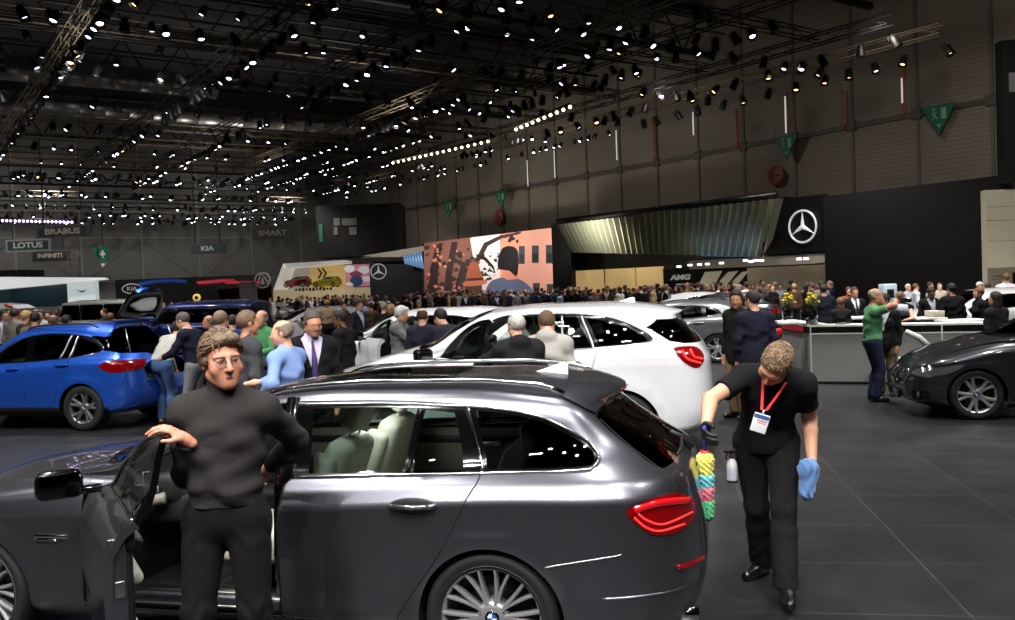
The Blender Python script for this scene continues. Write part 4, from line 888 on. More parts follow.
def rz_(a): a = math.radians(a); return np.array([[math.cos(a), -math.sin(a), 0], [math.sin(a), math.cos(a), 0], [0, 0, 1]])
def ik(S, T, l1, l2, pole):
    d = T-S; L = np.linalg.norm(d); L2 = min(L, (l1+l2)*.998); u = d/max(L, 1e-6); T = S+u*L2
    a = (l1*l1-l2*l2+L2*L2)/(2*L2); hh = math.sqrt(max(l1*l1-a*a, 0)); p = np.asarray(pole, float); p = p-u*(p @ u); p /= max(np.linalg.norm(p), 1e-6)
    return S+u*a+p*hh, T
class Body:
    """a figure facing -y, standing on z=0; hand targets are given in its own frame (metres at its own height)"""
    def __init__(s, H=1.76, build=1.0, bend=0, lean=0, twist=0, head=(0, 0, 0), lh=None, rh=None, lf=(.09, 0), rf=(-.09, 0), lk=(0, -1, 0), rk=(0, -1, 0), le=(.6, .6, -.3), re=(-.6, .6, -.3), hips=(0, 0, 0), female=False, grip=(25, 25), hand_n=(None, None), hand_d=(None, None), footyaw=(12, -12), sole=.0):
        s.H = H; k = H; s.build = build; s.female = female; b = build
        pz = .525*k+hips[2]; s.pel = V(hips[0], hips[1]+math.sin(math.radians(bend))*.10, pz)
        Rw = rz_(twist*.4) @ ry(lean*.5) @ rx(bend*.45); Rc = rz_(twist) @ ry(lean) @ rx(bend); s.Rp, s.Rw, s.Rc = rx(bend*.2), Rw, Rc
        s.waist = s.pel+Rw @ V(0, 0, .085*k); s.chest = s.waist+Rc @ V(0, 0, .105*k); s.neck = s.chest+Rc @ V(0, .012, .105*k)
        s.Rh = rz_(head[1]) @ ry(head[2]) @ rx(head[0]); s.head = s.neck+Rc @ V(0, -.008*k, .035*k)+s.Rh @ V(0, -.010*k, .066*k)
        sw = (.095 if not female else .085)*k*(1+(b-1)*.4); s.sh = {1: s.chest+Rc @ V(sw, .01, .072*k), -1: s.chest+Rc @ V(-sw, .01, .072*k)}
        s.hip = {1: s.pel+V(.052*k, 0, -.01*k), -1: s.pel+V(-.052*k, 0, -.01*k)}
        s.el, s.wr, s.hd = {}, {}, {}; la, lf_ = .168*k, .148*k
        for sd, t, e in ((1, lh, le), (-1, rh, re)):
            if t is None: t = s.sh[sd]+V(sd*.05, -.05, -.305*k)
            t = np.asarray(t, float); s.el[sd], s.wr[sd] = ik(s.sh[sd], t, la, lf_, e); d = s.wr[sd]-s.el[sd]; s.hd[sd] = d/np.linalg.norm(d)
        for sd, hd in ((1, hand_d[0]), (-1, hand_d[1])):
            if hd is not None: s.hd[sd] = np.asarray(hd, float)/np.linalg.norm(hd)
        s.kn, s.an, s.fy = {}, {}, {1: footyaw[0], -1: footyaw[1]}
        for sd, f, kp in ((1, lf, lk), (-1, rf, rk)):
            t = V(f[0], f[1], .048*k+(f[2] if len(f) > 2 else 0)+sole); s.kn[sd], s.an[sd] = ik(s.hip[sd], t, .235*k, .242*k, kp)
        s.grip = {1: grip[0], -1: grip[1]}; s.hn = {1: hand_n[0], -1: hand_n[1]}
    def torso(s, P, d=0.):
        k = s.H; b = s.build; w = .92 if s.female else 1.
        f = ell(P, s.pel, (.092*k*b+d, .066*k*b+d, .075*k+d), s.Rp)
        f = smin(f, ell(P, s.waist+s.Rw @ V(0, -.004, 0), (.082*k*b*w+d, .062*k*b+d, .085*k+d), s.Rw), .06)
        f = smin(f, ell(P, s.chest+s.Rc @ V(0, .004, 0), (.092*k*w*(1+(b-1)*.6)+d, .066*k*b+d, .105*k+d), s.Rc), .06)
        f = smin(f, cone(P, s.sh[1], s.sh[-1], .034*k+d, .034*k+d), .05)
        if s.female:
            for sx in (1, -1): f = smin(f, ell(P, s.chest+s.Rc @ V(sx*.043*k, -.052*k, -.01*k), (.032*k+d,)*3, s.Rc), .03)
        for sd in (1, -1): f = smin(f, cone(P, s.neck+s.Rc @ V(0, 0, .012*k), s.sh[sd]+s.Rc @ V(0, 0, .004*k), .026*k+d, .027*k+d), .04)
        return f
    def arm(s, P, sd, d=0., flare=1.0):
        k = s.H*(.92 if s.female else 1); u = cone(P, s.sh[sd], s.el[sd], .031*k+d, .0245*k+d*flare); m = s.el[sd]+(s.wr[sd]-s.el[sd])*.28
        l = smin(cone(P, s.el[sd], m, .0235*k+d*flare, .0245*k+d*flare), cone(P, m, s.wr[sd], .0245*k+d*flare, .0155*k+d*flare), .01); return smin(u, l, .018)
    def leg(s, P, sd, d=0., straight=0.):
        k = s.H; b = 1+(s.build-1)*.7; u = cone(P, s.hip[sd]+V(sd*.004, 0, 0), s.kn[sd], .052*k*b+d, .0315*k+d); m = s.kn[sd]+(s.an[sd]-s.kn[sd])*.32+V(0, .012, 0)
        l = smin(cone(P, s.kn[sd], m, .0305*k+d, .0335*k+d), cone(P, m, s.an[sd], .0335*k+d, .0215*k+d+straight), .02); return smin(u, l, .03)
    def hand(s, P, sd, thick=0., detail=True):
        k = s.H/1.78*(.9 if s.female else 1); w = s.wr[sd]; d = s.hd[sd]
        n = s.hn[sd]; n = np.asarray(n if n is not None else (-sd, 0., 0.), float)   # palm normal
        n = n-d*(n @ d); n /= max(np.linalg.norm(n), 1e-6); x = np.cross(d, n)       # x: across the palm
        R = np.stack([x, n, d], 1); pc = w+d*.048*k; f = ell(P, pc, (.041*k+thick, .017*k+thick, .054*k+thick), R)
        f = smin(f, cone(P, w-d*.03, w+d*.02, .024*k+thick, .027*k+thick), .02)
        # the thumb leaves the side of the palm near its base
        thumb_side = np.sign(x @ V(0, -1, 0)) or 1.
        if abs(x @ V(0, -1, 0)) < .3: thumb_side = np.sign(-x @ V(sd, 0, 0)) or 1.
        g = s.grip[sd]
        for i, (o, L) in enumerate(((-.030, .070), (-.010, .080), (.011, .076), (.031, .060))):
            o = o*-thumb_side; a = w+d*(.090 if i not in (0, 3) else .084)*k+x*o*k; dd = d*math.cos(math.radians(4))+x*o*2.5; dd /= np.linalg.norm(dd); r = .0088*k+thick
            for j, q in enumerate((.45, .32, .25)):
                ang = math.radians(g*(.55+.4*j)+i*2); e = dd*math.cos(ang)+n*math.sin(ang); b_ = a+e*L*q*k*1.02; f = smin(f, cone(P, a, b_, r, r*.93), .006); a = b_; dd = e; n2 = n; r *= .93
        a = w+d*.028*k+x*thumb_side*.026*k; b_ = a+(d*.55+x*thumb_side*.62+n*.35)*.048*k; c = b_+(d*.85+x*thumb_side*.15+n*(.25+g*.008))*.034*k
        f = smin(f, cone(P, a, b_, .014*k+thick, .011*k+thick), .012); return smin(f, cone(P, b_, c, .0105*k+thick, .009*k+thick), .006)
    def mitten(s, P, sd, thick=0.):
        k = s.H/1.78; w = s.wr[sd]; d = s.hd[sd]; a = w+d*.05*k; f = cone(P, w, a, .026*k+thick, .036*k+thick); e = a+(d*.8+V(-sd*.3, -.4, 0)*.6)*.09*k; return smin(f, cone(P, a, e, .034*k+thick, .022*k+thick), .02)
    def headsdf(s, P, fine=True):
        k = s.H/1.78*1.03; Q = (P-s.head) @ s.Rh/k; x = np.abs(Q[:, 0]); S = np.stack([x, Q[:, 1], Q[:, 2]], 1)
        f = ell(Q, V(0, .014, .034), V(.075, .096, .088)); f = smin(f, ell(Q, V(0, -.024, -.030), V(.063, .072, .088)), .03)
        f = smin(f, cone(S, V(.052, .005, -.060), V(.012, -.066, -.096), .022, .024), .03); f = smin(f, ell(Q, V(0, -.078, -.098), V(.022, .018, .018)), .02)
        if fine:
            f = smin(f, cone(S, V(.012, -.088, .030), V(.050, -.074, .026), .010, .008), .014); f = smin(f, ell(S, V(.038, -.062, -.030), V(.030, .026, .028)), .03); f = smin(f, ell(Q, V(0, -.070, -.068), V(.036, .026, .028)), .025)
            f = smax(f, -ell(S, V(.031, -.101, .004), V(.017, .016, .012)), .012); f = smin(f, ell(S, V(.031, -.079, .004), V(.0125, .0125, .0125)), .003); f = smin(f, ell(S, V(.0315, -.0815, .0105), V(.0165, .0125, .0065)), .004); f = smin(f, ell(S, V(.0315, -.0805, -.0055), V(.0155, .0118, .0045)), .004)
            f = smin(f, cone(Q, V(0, -.090, .022), V(0, -.116, -.030), .008, .0125), .012); f = smin(f, ell(S, V(.011, -.101, -.034), V(.0085, .009, .007)), .006)
            f = smin(f, ell(S, V(.077, .012, -.004), V(.009, .021, .032)), .006); f = smax(f, -ell(S, V(.086, .006, -.004), V(.005, .011, .018)), .004)
        else: f = smin(f, cone(Q, V(0, -.090, .022), V(0, -.110, -.030), .009, .013), .012); f = smin(f, ell(S, V(.077, .012, -.004), V(.010, .021, .032)), .006)
        return f*k
    def neckf(s, P, d=0.):
        k = s.H; return cone(P, s.neck-s.Rc @ V(0, 0, .02), s.head+s.Rh @ V(0, .018, -.05), .034*k*(.9 if s.female else 1)+d, .031*k*(.9 if s.female else 1)+d)
    def shoe(s, P, sd, d=0.):
        k = s.H/1.78; a = math.radians(s.fy[sd]); f = V(math.sin(a)*1, -math.cos(a), 0); g = s.an[sd].copy(); z0 = g[2]-.048*s.H
        heel = V(g[0], g[1], z0+.040)-f*.035; toe = V(g[0], g[1], z0+.030)+f*.165*k; mid = V(g[0], g[1], z0+.045)+f*.07
        q = smin(cone(P, heel, mid, .038*k+d, .042*k+d), cone(P, mid, toe, .042*k+d, .034*k+d), .03); q = smin(q, cone(P, heel+V(0, 0, .01), g+V(0, 0, .03), .036*k+d, .036*k+d), .03); return smax(q, -(P[:, 2]-z0), .004)
    def bounds(s, m=.16):
        P = np.array([s.head, s.pel, s.chest, *s.sh.values(), *s.el.values(), *[s.wr[i]+s.hd[i]*.2 for i in (1, -1)], *s.kn.values(), *s.an.values()]); lo = P.min(0)-m; hi = P.max(0)+m; lo[2] = min(lo[2], -.02); return lo, hi
def wrinkle(P, amp, f=28.):
    return amp*(np.sin(P[:, 0]*17+P[:, 2]*21+2.2*np.sin(P[:, 2]*6+P[:, 0]*5))*np.sin(P[:, 2]*9-P[:, 0]*13+P[:, 1]*6)*.9+np.sin(P[:, 2]*f+P[:, 0]*f*.45+2*np.sin(P[:, 1]*9+P[:, 2]*5))*.6+np.sin(P[:, 2]*f*1.9-P[:, 0]*f*.8+1.3)*.4)
SKIN = {}
def skin(tone):
    t = {'fair': (214,160,132), 'tan': (190,134,104), 'pale': (226,182,158), 'brown': (120,76,54), 'red': (205,140,115)}[tone]
    return mat('skin_'+tone, t, .5, bump=.05, bscale=120)
def cloth(col, rough=.9, b=.25, sc=260.):
    return mat('cloth_%d_%d_%d' % tuple(col), col, rough, spec=.25, bump=b, bscale=sc)
M['eyewhite'] = mat('eye_white', (150,142,136), .3); M['iris'] = mat('iris_grey', (34,34,34), .2)
def hairm(col): return mat('hair_%d_%d_%d' % tuple(col), col, .65, noise=.45, nscale=70, bump=.8, bscale=90)
def person(label, loc, yaw, H=1.76, h=.016, tone='fair', top=((30,30,34), 'sweater'), legs=(26,26,30), shoes=(14,14,14), hair=((70,50,36), 'short'), shirt=None, tie=None, group=None, hero=False, gloves=None, wr_amp=.0075, collar=None, hem=None, cuff=None, nose=True, **kw):
    """top = (colour, style); styles: sweater, tshirt, shirt, jacket (open over a shirt), coat, hoodie, dress"""
    B = Body(H=H, **kw); root = thing('person', label, 'person', loc, yaw, group); lo, hi = B.bounds(); k = H/1.78
    tc, ts = top
    def bodyf(P):
        f = smin(B.torso(P), B.neckf(P), .03)
        for sd in (1, -1):
            f = smin(f, B.arm(P, sd), .02); f = smin(f, B.leg(P, sd), .03); f = smin(f, B.hand(P, sd) if hero else B.mitten(P, sd), .008)
            f = smin(f, B.shoe(P, sd, -.012), .01)
        return smin(f, B.headsdf(P, h < .022), .012)
    put('body', net_mesh(bodyf, lo, hi, h), skin(tone), root)
    # --- trousers
    ln = {}
    wz = B.pel+B.Rw @ V(0, 0, .055*H)
    if ts != 'dress':
        def trf(P):
            f = ell(P, B.pel, (.092*H*B.build+.014, .066*H*B.build+.014, .078*H+.014), B.Rp)
            f = smin(f, ell(P, B.waist, (.082*H*B.build+.010, .062*H*B.build+.010, .085*H), B.Rw), .05)
            for sd in (1, -1):
                l = B.leg(P, sd, .016, .020); kz, az = B.kn[sd][2], B.an[sd][2]; l = l+np.sin(P[:, 2]*52+P[:, 0]*(38*sd)+np.sin(P[:, 0]*40+P[:, 1]*33)*1.6)*wr_amp*.55*(np.exp(-((P[:, 2]-kz-.02)/.07)**2)*.8+np.exp(-((P[:, 2]-az-.07)/.06)**2)+np.exp(-((P[:, 2]-B.hip[sd][2]+.06)/.07)**2)*.6); l = smax(l, plane(P, B.an[sd]+V(0, 0, -.012), V(0, 0, -1.)), .006); f = smin(f, l, .03)
            return smax(f, plane(P, wz, B.Rw @ V(0, 0, 1.)), .006)
        put('trousers', net_mesh(trf, lo, hi, h), cloth(legs, .92), root)
    else:
        def trf(P):
            f = 9.+P[:, 0]*0
            for sd in (1, -1): f = np.minimum(f, smax(B.leg(P, sd, .004), plane(P, B.an[sd], V(0, 0, -1.)), .004))
            return f
        put('tights', net_mesh(trf, lo, hi, h), cloth(legs, .9), root)
    for sd in (1, -1):
        a = B.an[sd]; put('shoe', net_mesh(lambda P: B.shoe(P, sd), a-V(.16, .30, .14), a+V(.16, .30, .12), min(h, .012)), mat('shoe_%d' % shoes[0], shoes, .35, coat=.3), root)
    # --- shirt under an open jacket
    coll = B.neck+B.Rc @ V(0, 0, .030*H); fwd = B.Rc @ V(0, -1., 0); up = B.Rc @ V(0, 0, 1.)
    if shirt is not None:
        def shf(P):
            f = smin(B.torso(P, .008), smax(B.neckf(P, .010), plane(P, coll+up*.012, up*.9-fwd*.45), .004), .02)
            return smax(smax(f, plane(P, B.waist, -up), .01), -plane(P, B.chest-fwd*.0, fwd)-.02, .01)
        put('shirt', net_mesh(shf, lo, hi, h), cloth(shirt, .8, .1), root)
    if tie is not None:
        t0 = B.neck+fwd*.060*k+up*.005; b = MB(); a = [t0, B.chest+fwd*(.066*H*B.build+.022), B.waist+fwd*(.062*H*B.build+.018)]
        b.tube([tuple(x) for x in smoothpoly(a, 4, False)], [.022, .018, .02, .022, .026, .03, .034, .036, .038][:len(smoothpoly(a, 4, False))], 6); b.build('tie', cloth(tie, .6), root)
    # --- upper garment
    infl = {'sweater': .022, 'tshirt': .014, 'shirt': .018, 'jacket': .026, 'coat': .034, 'hoodie': .034, 'dress': .010}[ts]
    hem = {'sweater': -.012, 'tshirt': -.015, 'shirt': .045, 'jacket': -.10, 'coat': -.16, 'hoodie': -.05, 'dress': -.22}[ts]*H if hem is None else hem*H
    cuff = cuff or {'tshirt': ('u', .62), 'dress': ('u', .0)}.get(ts, ('l', .97))
    def topf(P):
        W = np.minimum(wrinkle(P, wr_amp), .006)*np.clip((B.neck[2]-P[:, 2])/.15, 0, 1)
        f = B.torso(P, infl)+W
        if hem < -.03*H:
            f = smin(f, cone(P, B.pel+V(0, 0, .03), B.pel+V(0, 0, hem+.0), .0, .0)*1.0-.0 if False else ell(P, B.pel+V(0, 0, hem*.4), (.092*H*B.build+infl+.006, .066*H*B.build+infl+.006, .13*H+abs(hem)*.5), B.Rp), .04)
        if ts == 'sweater' and hero:
            zb = (P-(B.pel+B.Rp @ V(0, 0, hem))) @ (B.Rp @ V(0, 0, 1.)); band = np.clip((.065-zb)/.012, 0, 1); f = f+band*(.002+.0016*np.sin(np.arctan2(P[:, 1]-B.pel[1], P[:, 0]-B.pel[0])*70))-.008*np.exp(-((zb-.085)/.03)**2)
        f = smax(f, plane(P, B.pel+B.Rp @ V(0, 0, hem), B.Rp @ V(0, 0, -1.)), .012)
        f = smax(f, plane(P, coll, up*.9-fwd*.42), .008)
        for sd in (1, -1):
            a = B.arm(P, sd, infl*.66, 1.0)+np.minimum(W*1.1, .004)
            if cuff[0] == 'u':
                if cuff[1] == 0: continue
                c = B.sh[sd]+(B.el[sd]-B.sh[sd])*cuff[1]; n = (B.el[sd]-B.sh[sd]); a = smax(cone(P, B.sh[sd], B.el[sd], .031*H+infl*.75, .030*H+infl*.9)+W, plane(P, c, n/np.linalg.norm(n)), .005)
            else:
                fd = B.wr[sd]-B.el[sd]; c = B.el[sd]+fd*cuff[1]; a = smax(a, plane(P, c, fd/np.linalg.norm(fd)), .005)
            f = smin(f, a, .03)
        if ts in ('sweater',) and collar: f = smin(f, smax(smax(B.neckf(P, .013), plane(P, coll+up*.035, up), .006), -plane(P, coll-up*.05, up), .01), .012)
        if ts == 'hoodie': f = smin(f, ell(P, B.neck+up*.02-fwd*.075, (.115*k, .065*k, .085*k), B.Rc), .03)
        if ts in ('jacket', 'coat', 'shirt', 'hoodie') : f = smin(f, smax(smax(B.neckf(P, .018), plane(P, coll+up*.020, up*.85-fwd*.5), .004), -plane(P, coll-up*.05, up), .01), .012)
        if shirt is not None:
            Q = (P-(B.waist+up*.01*H)) @ B.Rc; wv = np.abs(Q[:, 0])-np.clip(Q[:, 2], -.1, 1)*.27; f = smax(f, -np.maximum(np.maximum(wv, Q[:, 1]+.02), -Q[:, 2]), .006)
        return f
    put({'tshirt': 'polo_shirt', 'dress': 'dress', 'coat': 'coat', 'jacket': 'jacket', 'hoodie': 'hooded_jacket', 'shirt': 'shirt', 'sweater': 'sweater'}[ts], net_mesh(topf, lo, hi, h), cloth(tc, .92), root)
    if gloves:
        for sd in (1, -1):
            c = B.wr[sd]+B.hd[sd]*.07; n = B.hd[sd]; w0 = B.wr[sd]
            put('glove', net_mesh(lambda P: smax(B.hand(P, sd, .0025), plane(P, w0-n*.012, -n), .003), c-.17, c+.17, .0042 if hero else .01), mat('black_glove', (16,16,18), .45, bump=.2, bscale=150), root)
    if hero:
        kk = k*1.03; Rm = Matrix([[B.Rh[i][j] for j in range(3)] for i in range(3)]).to_4x4(); T = Matrix.Translation(B.head) @ Rm @ Matrix.Scale(kk, 4)
        for sx in (1, -1):
            b = MB(); b.sphere((sx*.0315, -.0795, .004), .0128, 16, T); e = b.build('eye', M['eyewhite'], root); b = MB(); b.sphere((sx*.0315+.0015, -.0865, .0035), (.006, .0068, .006), 12, T); b.build('iris', M['iris'], e)
            b = MB(); b.tube([T @ Vector((sx*x, y, z)) for x, y, z in ((.014, -.099, .021), (.030, -.099, .0255), (.047, -.088, .022))], [.0035*kk, .0042*kk, .0025*kk], 6); b.build('eyebrow', hairm(tuple(int(v*.75) for v in hair[0])), root)
        def lipf(P):
            Q = (P-B.head) @ B.Rh/kk; S_ = np.stack([np.abs(Q[:, 0]), Q[:, 1], Q[:, 2]], 1)
            up_ = smin(cone(S_, V(0, -.0980, -.0632), V(.013, -.0955, -.0636), .0052, .0050), cone(S_, V(.013, -.0955, -.0636), V(.026, -.0868, -.0672), .0050, .0028), .004)
            lo_ = smin(cone(S_, V(0, -.0970, -.0735), V(.012, -.0945, -.0726), .0058, .0054), cone(S_, V(.012, -.0945, -.0726), V(.026, -.0868, -.0680), .0054, .0026), .004)
            return np.minimum(up_, lo_)*kk
        lp = put('lips', net_mesh(lipf, B.head-.13, B.head+.06, .0025), mat('lips', (158,92,78), .45), root)
        b = MB(); b.tube([T @ Vector(q) for q in smoothpoly([(-.026, -.0895, -.0676), (-.013, -.1002, -.0684), (0, -.1030, -.0682), (.013, -.1002, -.0684), (.026, -.0895, -.0676)], 4, False)], .0016*kk, 5); b.build('mouth_line', mat('mouth_line', (84,40,36), .6), lp)
    # --- hair
    hc, hs = hair
    def hq(P): return (P-B.head) @ B.Rh/(k*1.03)
    if hs != 'none':
        def haf(P):
            Q = hq(P); S = np.stack([np.abs(Q[:, 0]), Q[:, 1], Q[:, 2]], 1); nz = (np.sin(Q[:, 0]*95+Q[:, 2]*60)*np.sin(Q[:, 1]*90+Q[:, 0]*30)*.5+np.sin(Q[:, 0]*170+Q[:, 1]*120)*.3)*.003
            off = {'short': .011, 'crop': .005, 'bald': .005, 'long': .018, 'full': .018, 'cap': .016}[hs]
            f = ell(Q, V(0, .016, .036), V(.075+off, .096+off, .088+off))+nz*(2 if hs == 'full' else 1)
            f = smax(f, -(Q[:, 1]*.80+Q[:, 2]*.60-.005-np.abs(Q[:, 0])*.15), .006) if hs in ('long',) else smax(f, -(Q[:, 1]*.66+Q[:, 2]*.75-.008), .006)
            if hs in ('short', 'full', 'crop'): f = smin(f, ell(S, V(.070, -.005, .012), V(.012+off*.6, .030, .034)), .01); f = smax(f, -(ell(S, V(.080, .012, -.006), V(.012, .022, .03))), .004)
            if hs == 'full': f = smin(f, ell(Q, V(.01, -.050, .098), V(.060, .046, .028))+nz*2, .015); f = smin(f, ell(S, V(.070, .03, .02), V(.022, .045, .06))+nz, .01); f = smin(f, ell(Q, V(0, .085, -.03), V(.06, .03, .05))+nz, .01)
            if hs == 'bald': f = smin(f, smax(ell(S, V(.066, .03, .005), V(.018, .055, .045)), -(ell(S, V(.080, .012, -.006), V(.012, .022, .03))), .004), .006); f = smax(f, -ell(Q, V(0, -.03, .125), V(.085, .125, .085)), .006)
            if hs == 'long': f = smin(f, smax(ell(Q, V(0, .055, -.075), V(.085, .055, .17)), -(Q[:, 1]-.015), .01)+nz, .02)
            if hs == 'cap': f = smin(f, smax(ell(Q, V(0, -.085, .055), V(.068, .085, .012)), Q[:, 1]-.0, .004), .008)
            return f*k
        c = B.head; put('cap' if hs == 'cap' else 'hair', net_mesh(haf, c-.26, c+.22, min(h, .010) if not hero else .004), hairm(hc) if hs != 'cap' else cloth(hc), root)
    if hero and hs in ('full', 'crop'):
        rg_ = random.Random(4); off = .018 if hs == 'full' else .006; R_ = V(.075+off, .096+off, .088+off); cc = V(0, .016, .036); L_ = .055 if hs == 'full' else .020; st = [MB(), MB()]; n_ = 0
        while n_ < (520 if hs == 'full' else 700):
            d = V(rg_.gauss(0, 1), rg_.gauss(0, 1), rg_.gauss(0, 1)); d /= np.linalg.norm(d); p = cc+d*R_
            if p[1]*.66+p[2]*.75 < .012+(0 if hs == 'crop' else -.004): continue
            n_ += 1; nn = d/R_; nn /= np.linalg.norm(nn); fl = V(.35+rg_.gauss(0, .25), .8+rg_.gauss(0, .25), -.45+rg_.gauss(0, .3)) if hs == 'full' else V(rg_.gauss(0, 1), rg_.gauss(0, 1), rg_.gauss(0, 1)); fl = fl-nn*(fl @ nn); fl /= max(np.linalg.norm(fl), 1e-6); sw_ = np.cross(nn, fl)*rg_.uniform(-.012, .012)
            pts = []
            for t in (0, .33, .66, 1):
                q = p+fl*L_*t+sw_*math.sin(t*3)-nn*.003; e_ = (q-cc)/R_; q = cc+(q-cc)/max(np.linalg.norm(e_), 1e-6)*(1+.035*math.sin(t*PI)*(1 if hs == 'full' else .5)); pts.append(tuple(B.head+B.Rh @ q*(k*1.03)))
            st[n_ % 2].tube(pts, [.0028, .0036, .003, .0008] if hs == 'full' else [.0024, .003, .0026, .001], 4)
        hr = root.children[-1]
        for i_, b in enumerate(st): b.build('hair_locks', hairm(tuple(int(v*(1.22 if i_ else .78)) for v in hc)), hr)
    return root, B
def eyewear(root, B, m_frame, lens=None):
    k = B.H/1.78*1.03; Rm = Matrix([[B.Rh[i][j] for j in range(3)] for i in range(3)]).to_4x4(); T = Matrix.Translation(B.head) @ Rm @ Matrix.Scale(k, 4); b = MB()
    for sx in (1, -1):
        b.tube([(sx*.033+.024*math.cos(a), -.103-abs(math.cos(a))*.0, .002+.016*math.sin(a)) for a in np.linspace(0, 2*PI, 17)[:-1]], .0014, 5, close=True, M=T); b.tube([(sx*.056, -.102, .008), (sx*.074, -.075, .010), (sx*.080, .005, .012)], .0014, 5, M=T)
    b.tube([(-.010, -.104, .006), (0, -.108, .008), (.010, -.104, .006)], .0014, 5, M=T); g = b.build('glasses', m_frame, root)
    if lens:
        for sx in (1, -1):
            b = MB(); b.add([(sx*.033+.024*math.cos(a), -.1028, .002+.016*math.sin(a)) for a in np.linspace(0, 2*PI, 17)[:-1]], [tuple(range(16))], False, T); b.build('lens', lens, g)
    return g
# ------------------------------------------------------------------ the two men in front
def rel(p, loc, yaw): q = Vector(p)-Vector(loc); c, s = math.cos(-yaw), math.sin(-yaw); return (q.x*c-q.y*s, q.x*s+q.y*c, q.z)
# man in a charcoal roll-neck holding the open door
ml = at_y(226, 500, 4.02); ml = (ml.x, 4.02, 0)
door_top = wagon.matrix_world if False else (Matrix.Translation((-2.814, 5.753, 0)) @ Matrix.Rotation(math.radians(-13.4), 4, 'Z')) @ Vector((1.68, -1.50, 1.37))
rhp = at_y(186, 440, 3.88); lhp = Vector((ml[0]+.10, 4.385, 1.07))
man, manB = person('person in charcoal roll-neck sweater and glasses holding the open car door', ml, 0, H=1.79, hero=True, h=.0048, tone='red', build=.98, hair=((106,86,66), 'full'), top=((44,42,42), 'sweater'), collar=True, hem=.028, legs=(11,12,16), shoes=(12,12,12), wr_amp=.010,
    rh=rel(rhp, ml, 0), lh=rel(lhp, ml, 0), re=(-.25, .5, -1), le=(1, .3, 0), head=(2, 33, -3), lean=1.5, twist=6, lf=(.165, .02), rf=(-.135, -.06), grip=(35, 40), hand_n=((0, 1, -.3), (-.45, .1, -.9)), hand_d=(None, (-.72, -.30, .62)), cuff=('l', .93))
manB_g = eyewear(man, manB, M['satin'], glass_mat('spectacle_lens', (240,240,240), .95, 1.12))
b = MB(); c_ = manB.wr[-1]; d_ = manB.hd[-1]; 
# man cleaning the car's tail with a duster
f1, f2 = on_z(786, 606), on_z(762, 574); cl = ((f1.x+f2.x)/2-.02, (f1.y+f2.y)/2-.02, 0); cy = math.radians(-14)
hR, hL = at_y(706, 426, 4.86), at_y(812, 462, 5.22)
lfp, rfp = rel(f1, cl, cy), rel(f2, cl, cy)
cleaner, clB = person('person in black polo shirt bending with a duster, badge on red lanyard', cl, cy, H=1.80, hero=True, h=.0058, tone='fair', build=.98, hair=((138,114,90), 'crop'), top=((17,17,20), 'tshirt'), hem=-.035, legs=(19,20,23), shoes=(16,16,17), wr_amp=.006, bend=41, lean=8,
    lf=(lfp[0], lfp[1]), rf=(rfp[0], rfp[1]), rh=rel(hR, cl, cy), lh=rel(hL, cl, cy), re=(-.7, .5, .2), le=(.15, 1, 0), head=(62, -12, 26), gloves=True, grip=(30, 55), hand_n=((-.6, -.3, 0), (.8, .2, 0)), footyaw=(5, -35), hips=(0, .03, -.02))
def W(root, p): return root.matrix_basis @ Vector(p) if root.rotation_euler else Vector(p)
def to_world(loc, yaw, p): return Matrix.Translation(loc) @ Matrix.Rotation(yaw, 4, 'Z') @ Vector(p)
# lanyard with the badge (worn: part of the person)
fw = clB.Rc @ V(0, -1, 0); upv = clB.Rc @ V(0, 0, 1); co = clB.neck+upv*.045
join = V(*rel(at_y(764, 410, 4.80), cl, cy)); 
ly = MB()
for sx in (1, -1):
    side = clB.Rc @ V(1, 0, 0)*sx; pts = [co-fw*.05+side*.03, co+side*.072-upv*.01, co+side*.066+fw*.062-upv*.035, join+side*.012]
    pp = smoothpoly(pts, 5, False); n = len(pp)
    vs = []
    for p in pp: vs += [tuple(p+side*.0075), tuple(p-side*.0075), tuple(p-side*.0075+fw*.002), tuple(p+side*.0075+fw*.002)]
    ly.add(vs, [(4*i+k, 4*i+(k+1) % 4, 4*i+4+(k+1) % 4, 4*i+4+k) for i in range(n-1) for k in range(4)])
lan = ly.build('lanyard', mat('lanyard_red', (176,24,34), .7), cleaner)
bd = MB(); TB = Matrix.Translation(join) @ Matrix.Rotation(math.radians(18), 4, 'Y')
bd.rbox((0, -.004, -.075), (.085, .005, .105), .004, TB); bd.tube([TB @ Vector((0, 0, 0)), TB @ Vector((0, -.003, -.025))], .005, 6); bg = bd.build('badge', mat('badge_white', (228,230,236), .3), lan)
bd = MB(); bd.box((0, -.0072, -.040), (.079, .001, .022), TB); bd.build('badge_stripe', mat('badge_blue_band', (60,90,150), .4), bg)
bd = MB(); bd.box((.008, -.0072, -.062), (.055, .001, .006), TB); bd.box((.008, -.0072, -.074), (.045, .001, .004), TB); bd.build('badge_print', mat('badge_red_print', (200,60,70), .5), bg)
# polo collar
pc = MB()
for sx in (1, -1):
    side = clB.Rc @ V(1, 0, 0)*sx; o_ = co-upv*.012
    q = [o_-fw*.070, o_+side*.062-fw*.03, o_+side*.068+fw*.030-upv*.012, o_+side*.03+fw*.078-upv*.03]; lo_ = [o_-fw*.082-upv*.045, o_+side*.088-fw*.03-upv*.035, o_+side*.092+fw*.045-upv*.045, o_+side*.058+fw*.095-upv*.07]
    pc.add([tuple(x) for x in q+lo_], [(i, i+1, 5+i, 4+i) for i in range(3)], True)
pcm = pc.mesh('collar'); bm = bmesh.new(); bm.from_mesh(pcm); bmesh.ops.solidify(bm, geom=bm.faces[:], thickness=.006); bm.to_mesh(pcm); bm.free(); put('collar', pcm, cloth((17,17,20)), cleaner)
